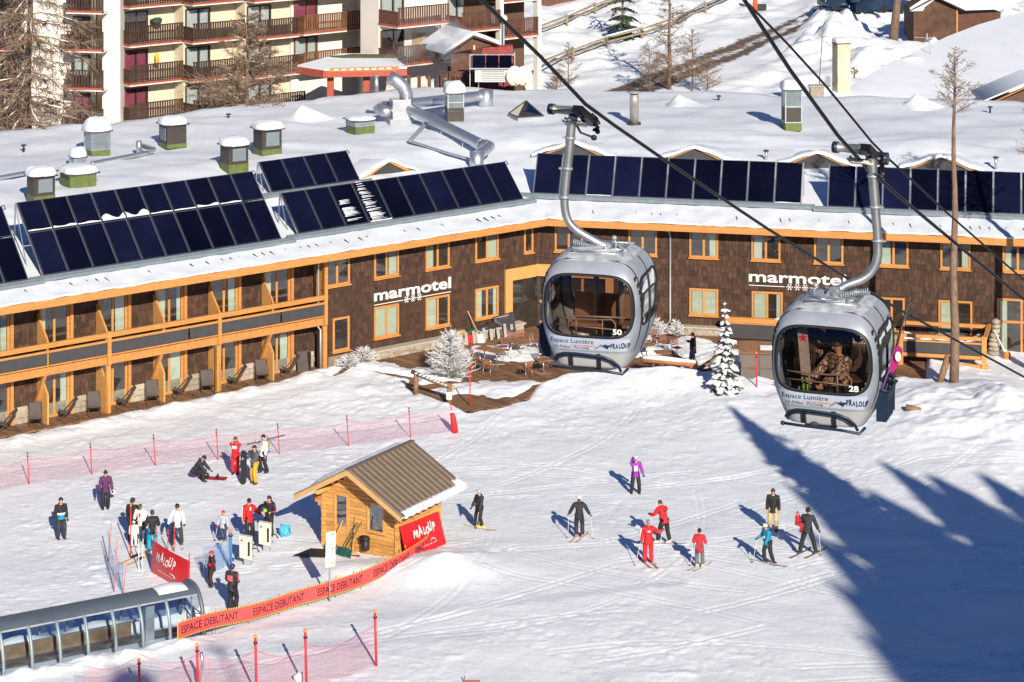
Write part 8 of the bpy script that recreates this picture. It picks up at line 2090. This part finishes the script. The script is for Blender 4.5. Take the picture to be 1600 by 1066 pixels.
for px, py, lb in ((1293,128,'small grey satellite dish fixed beside the cream chimney'),(1290,147,'low white satellite dish half sunk in snow below the chimney')):
    q = P(px,py,169.5); o = thing('satellite_dish', lb, 'satellite dish', tuple(q), .9); m = MB(); m.sheet([[V(.42*r_*math.cos(a), -.1+.1*r_*r_, .42*r_*math.sin(a)) for a in np.linspace(0,2*PI,21)] for r_ in np.linspace(0,1,5)]); m.build('reflector', STEELM if py < 140 else WHITER, o); m = MB(); m.bar(V(0,0,-.4),V(.1,-.45,-.1),.04,.04); m.ball(V(.1,-.45,-.08),.05,8,6); m.build('feed_arm', BLACK, o)
aq = P(1452,80,183.2); o = thing('yagi_aerial', 'small grey television aerial standing on the snowy chalet roof', 'aerial', tuple(aq)); m = MB(); m.tube([V(.1,0,-.6),V(.0,0,1.1)], .025, 6); m.bar(V(-1.1,0,1.05),V(.2,0,.95),.035,.035); m.build('boom', STEELM, o); m = MB()
for k in range(8): m.bar(V(-1.05+.16*k,-.18,1.02),V(-1.05+.16*k,.18,1.02),.02,.02)
for a in range(5): m.bar(V(-.15,0,.9),V(-.15+.42*math.cos(a*1.2+.4),.1,.9+.42*math.sin(a*1.2+.4)),.04,.04)
m.build('element', STEELM, o)
o = thing('roof_hatch', 'low dark edged hatch under snow on the chalet roof', 'hatch', tuple(P(1425,98,181.6)+V(0,0,.16))); m = MB(); m.obox(V(-.7,-.3,-.35),V(1.4,0,0),V(0,1,0),V(0,0,.37)); m.build('frame', BROWNMET, o); snowcap(o, (0,.1,.0), .85,.6,.3, seed=9)
# ---------------------------------------------------------------- bare trees behind the roof
bare_tree('huge bare larch with snow lined drooping branches in front of the white apartment block', V(AP(40,154).x,154,3.0), 21, .33, .10, 5.6, 5, nb=120, sub=46, lean_=(.02,0), droop=.30, snow=True, twr=.023, up=.06)
bare_tree('bare tree with snowy crooked boughs before the cream balconies', V(AP(386,163).x,163,3.5), 10.8, .24, .14, 4.6, 9, nb=70, sub=56, droop=.02, snow=True, twr=.020, up=.42)
bare_tree('thin bare sapling at the picture edge below the big larch', V(AP(8,153).x,153,3.0), 6.5, .10, .2, 2.4, 14, nb=24, sub=16, droop=.1, twr=.012)
bare_tree('young bare larch standing upright between roof and dirty street', GF(1046,140), 9.5, .16, .10, 2.4, 17, nb=64, sub=24, droop=.05, twr=.014, up=.25)
for px, py, h, w_, lb, sd in ((1015,143,3.6,2.0,'brown leafless bush at the foot of the young larch',3),(1082,143,4.6,2.0,'taller brown leafless bush beyond the young larch',4),(1105,146,3.0,1.8,'low brown leafless bush beside the ploughed snow bank',5),(888,135,3.4,1.2,'sparse bare sapling above the roof edge near the dishes',6),(430,150,3.4,3.2,'tangled brown thicket below the cream balconies',7),(505,140,2.8,2.6,'brown scrub under the entrance canopy',8),(1330,120,.6,.5,'tuft of dry brown scrub beside the cream chimney',9),(870,140,1.6,1.0,'low twiggy bush beside the satellite dishes',10)):
    p = GF(px,py) if px > 800 else V(AP(px,164).x,164,5.0)
    if px == 1330: p = P(1335,118,172)
    bare_tree(lb, p, h, .05, .06, w_, sd, nb=int(16+12*w_), sub=22, name='bare_bush', twr=.011, up=.55, droop=.06, group='leafless bushes behind the hotel')
fir(GF(972,58), 6.2, 2.2, 'green pine beside the guard rail at the upper street', 23, snowy=False, tiers=9, name='pine_tree', spray=34)
# ---------------------------------------------------------------- conifers on the near slope, out of view, that shade the snow
SH = 'tall conifers beside the piste'
shade = [(10.2,121,21,2.6),(12.0,109.5,25,3.0),(12.0,103,25,3.4),(12.2,97.5,26,3.6),(12.6,92,26,3.8),(13.6,88,26,4.2),(14.4,106,25,4.0),(14.6,99,26,5.0),(15.2,94,26,5.2),(16.8,104,26,5.0),(17.2,98,26,5.2),(17.2,92,26,5.2),(17.0,87,26,5.2),
         (19.0,106,26,5.0),(19.8,100,26,5.2),(20.2,94,26,5.2),(13.2,106,26,4.4),(15.4,108.5,26,4.4),(16.6,112.5,25,3.4),(18.4,110.5,25,4.6),(20.6,110.5,25,4.6),(22.4,108.5,25,5.0),(23.0,103,26,5.2),(23.5,97,26,5.2),(24.8,109.5,25,4.6),(26,104,26,5.0),(27,99,26,5.2),(28.5,107,25,4.4),(29.6,101,26,5.0)]
kk = 1/math.tan(SUN_EL); hx, hy = math.sin(SUN_AZ), math.cos(SUN_AZ)
for i, (tx, ty, h, w_) in enumerate(shade):      # they stand higher up the rising slope, nearer the camera's side
    H2 = (h+21-.8-.3*ty)/(1-.3*kk*-hy) if False else (h+20.2-.3*ty)/(1+.3*kk*hy)
    H2 = max(H2, h); p = V(tx+hx*kk*H2, ty+hy*kk*H2, H2-h-.2)
    fir(p, h, w_*1.25, 'tall dark conifer on the near slope beside the piste', 100+i, snowy=False, tiers=22, name='conifer', group=SH, spray=18, fat=6.5)
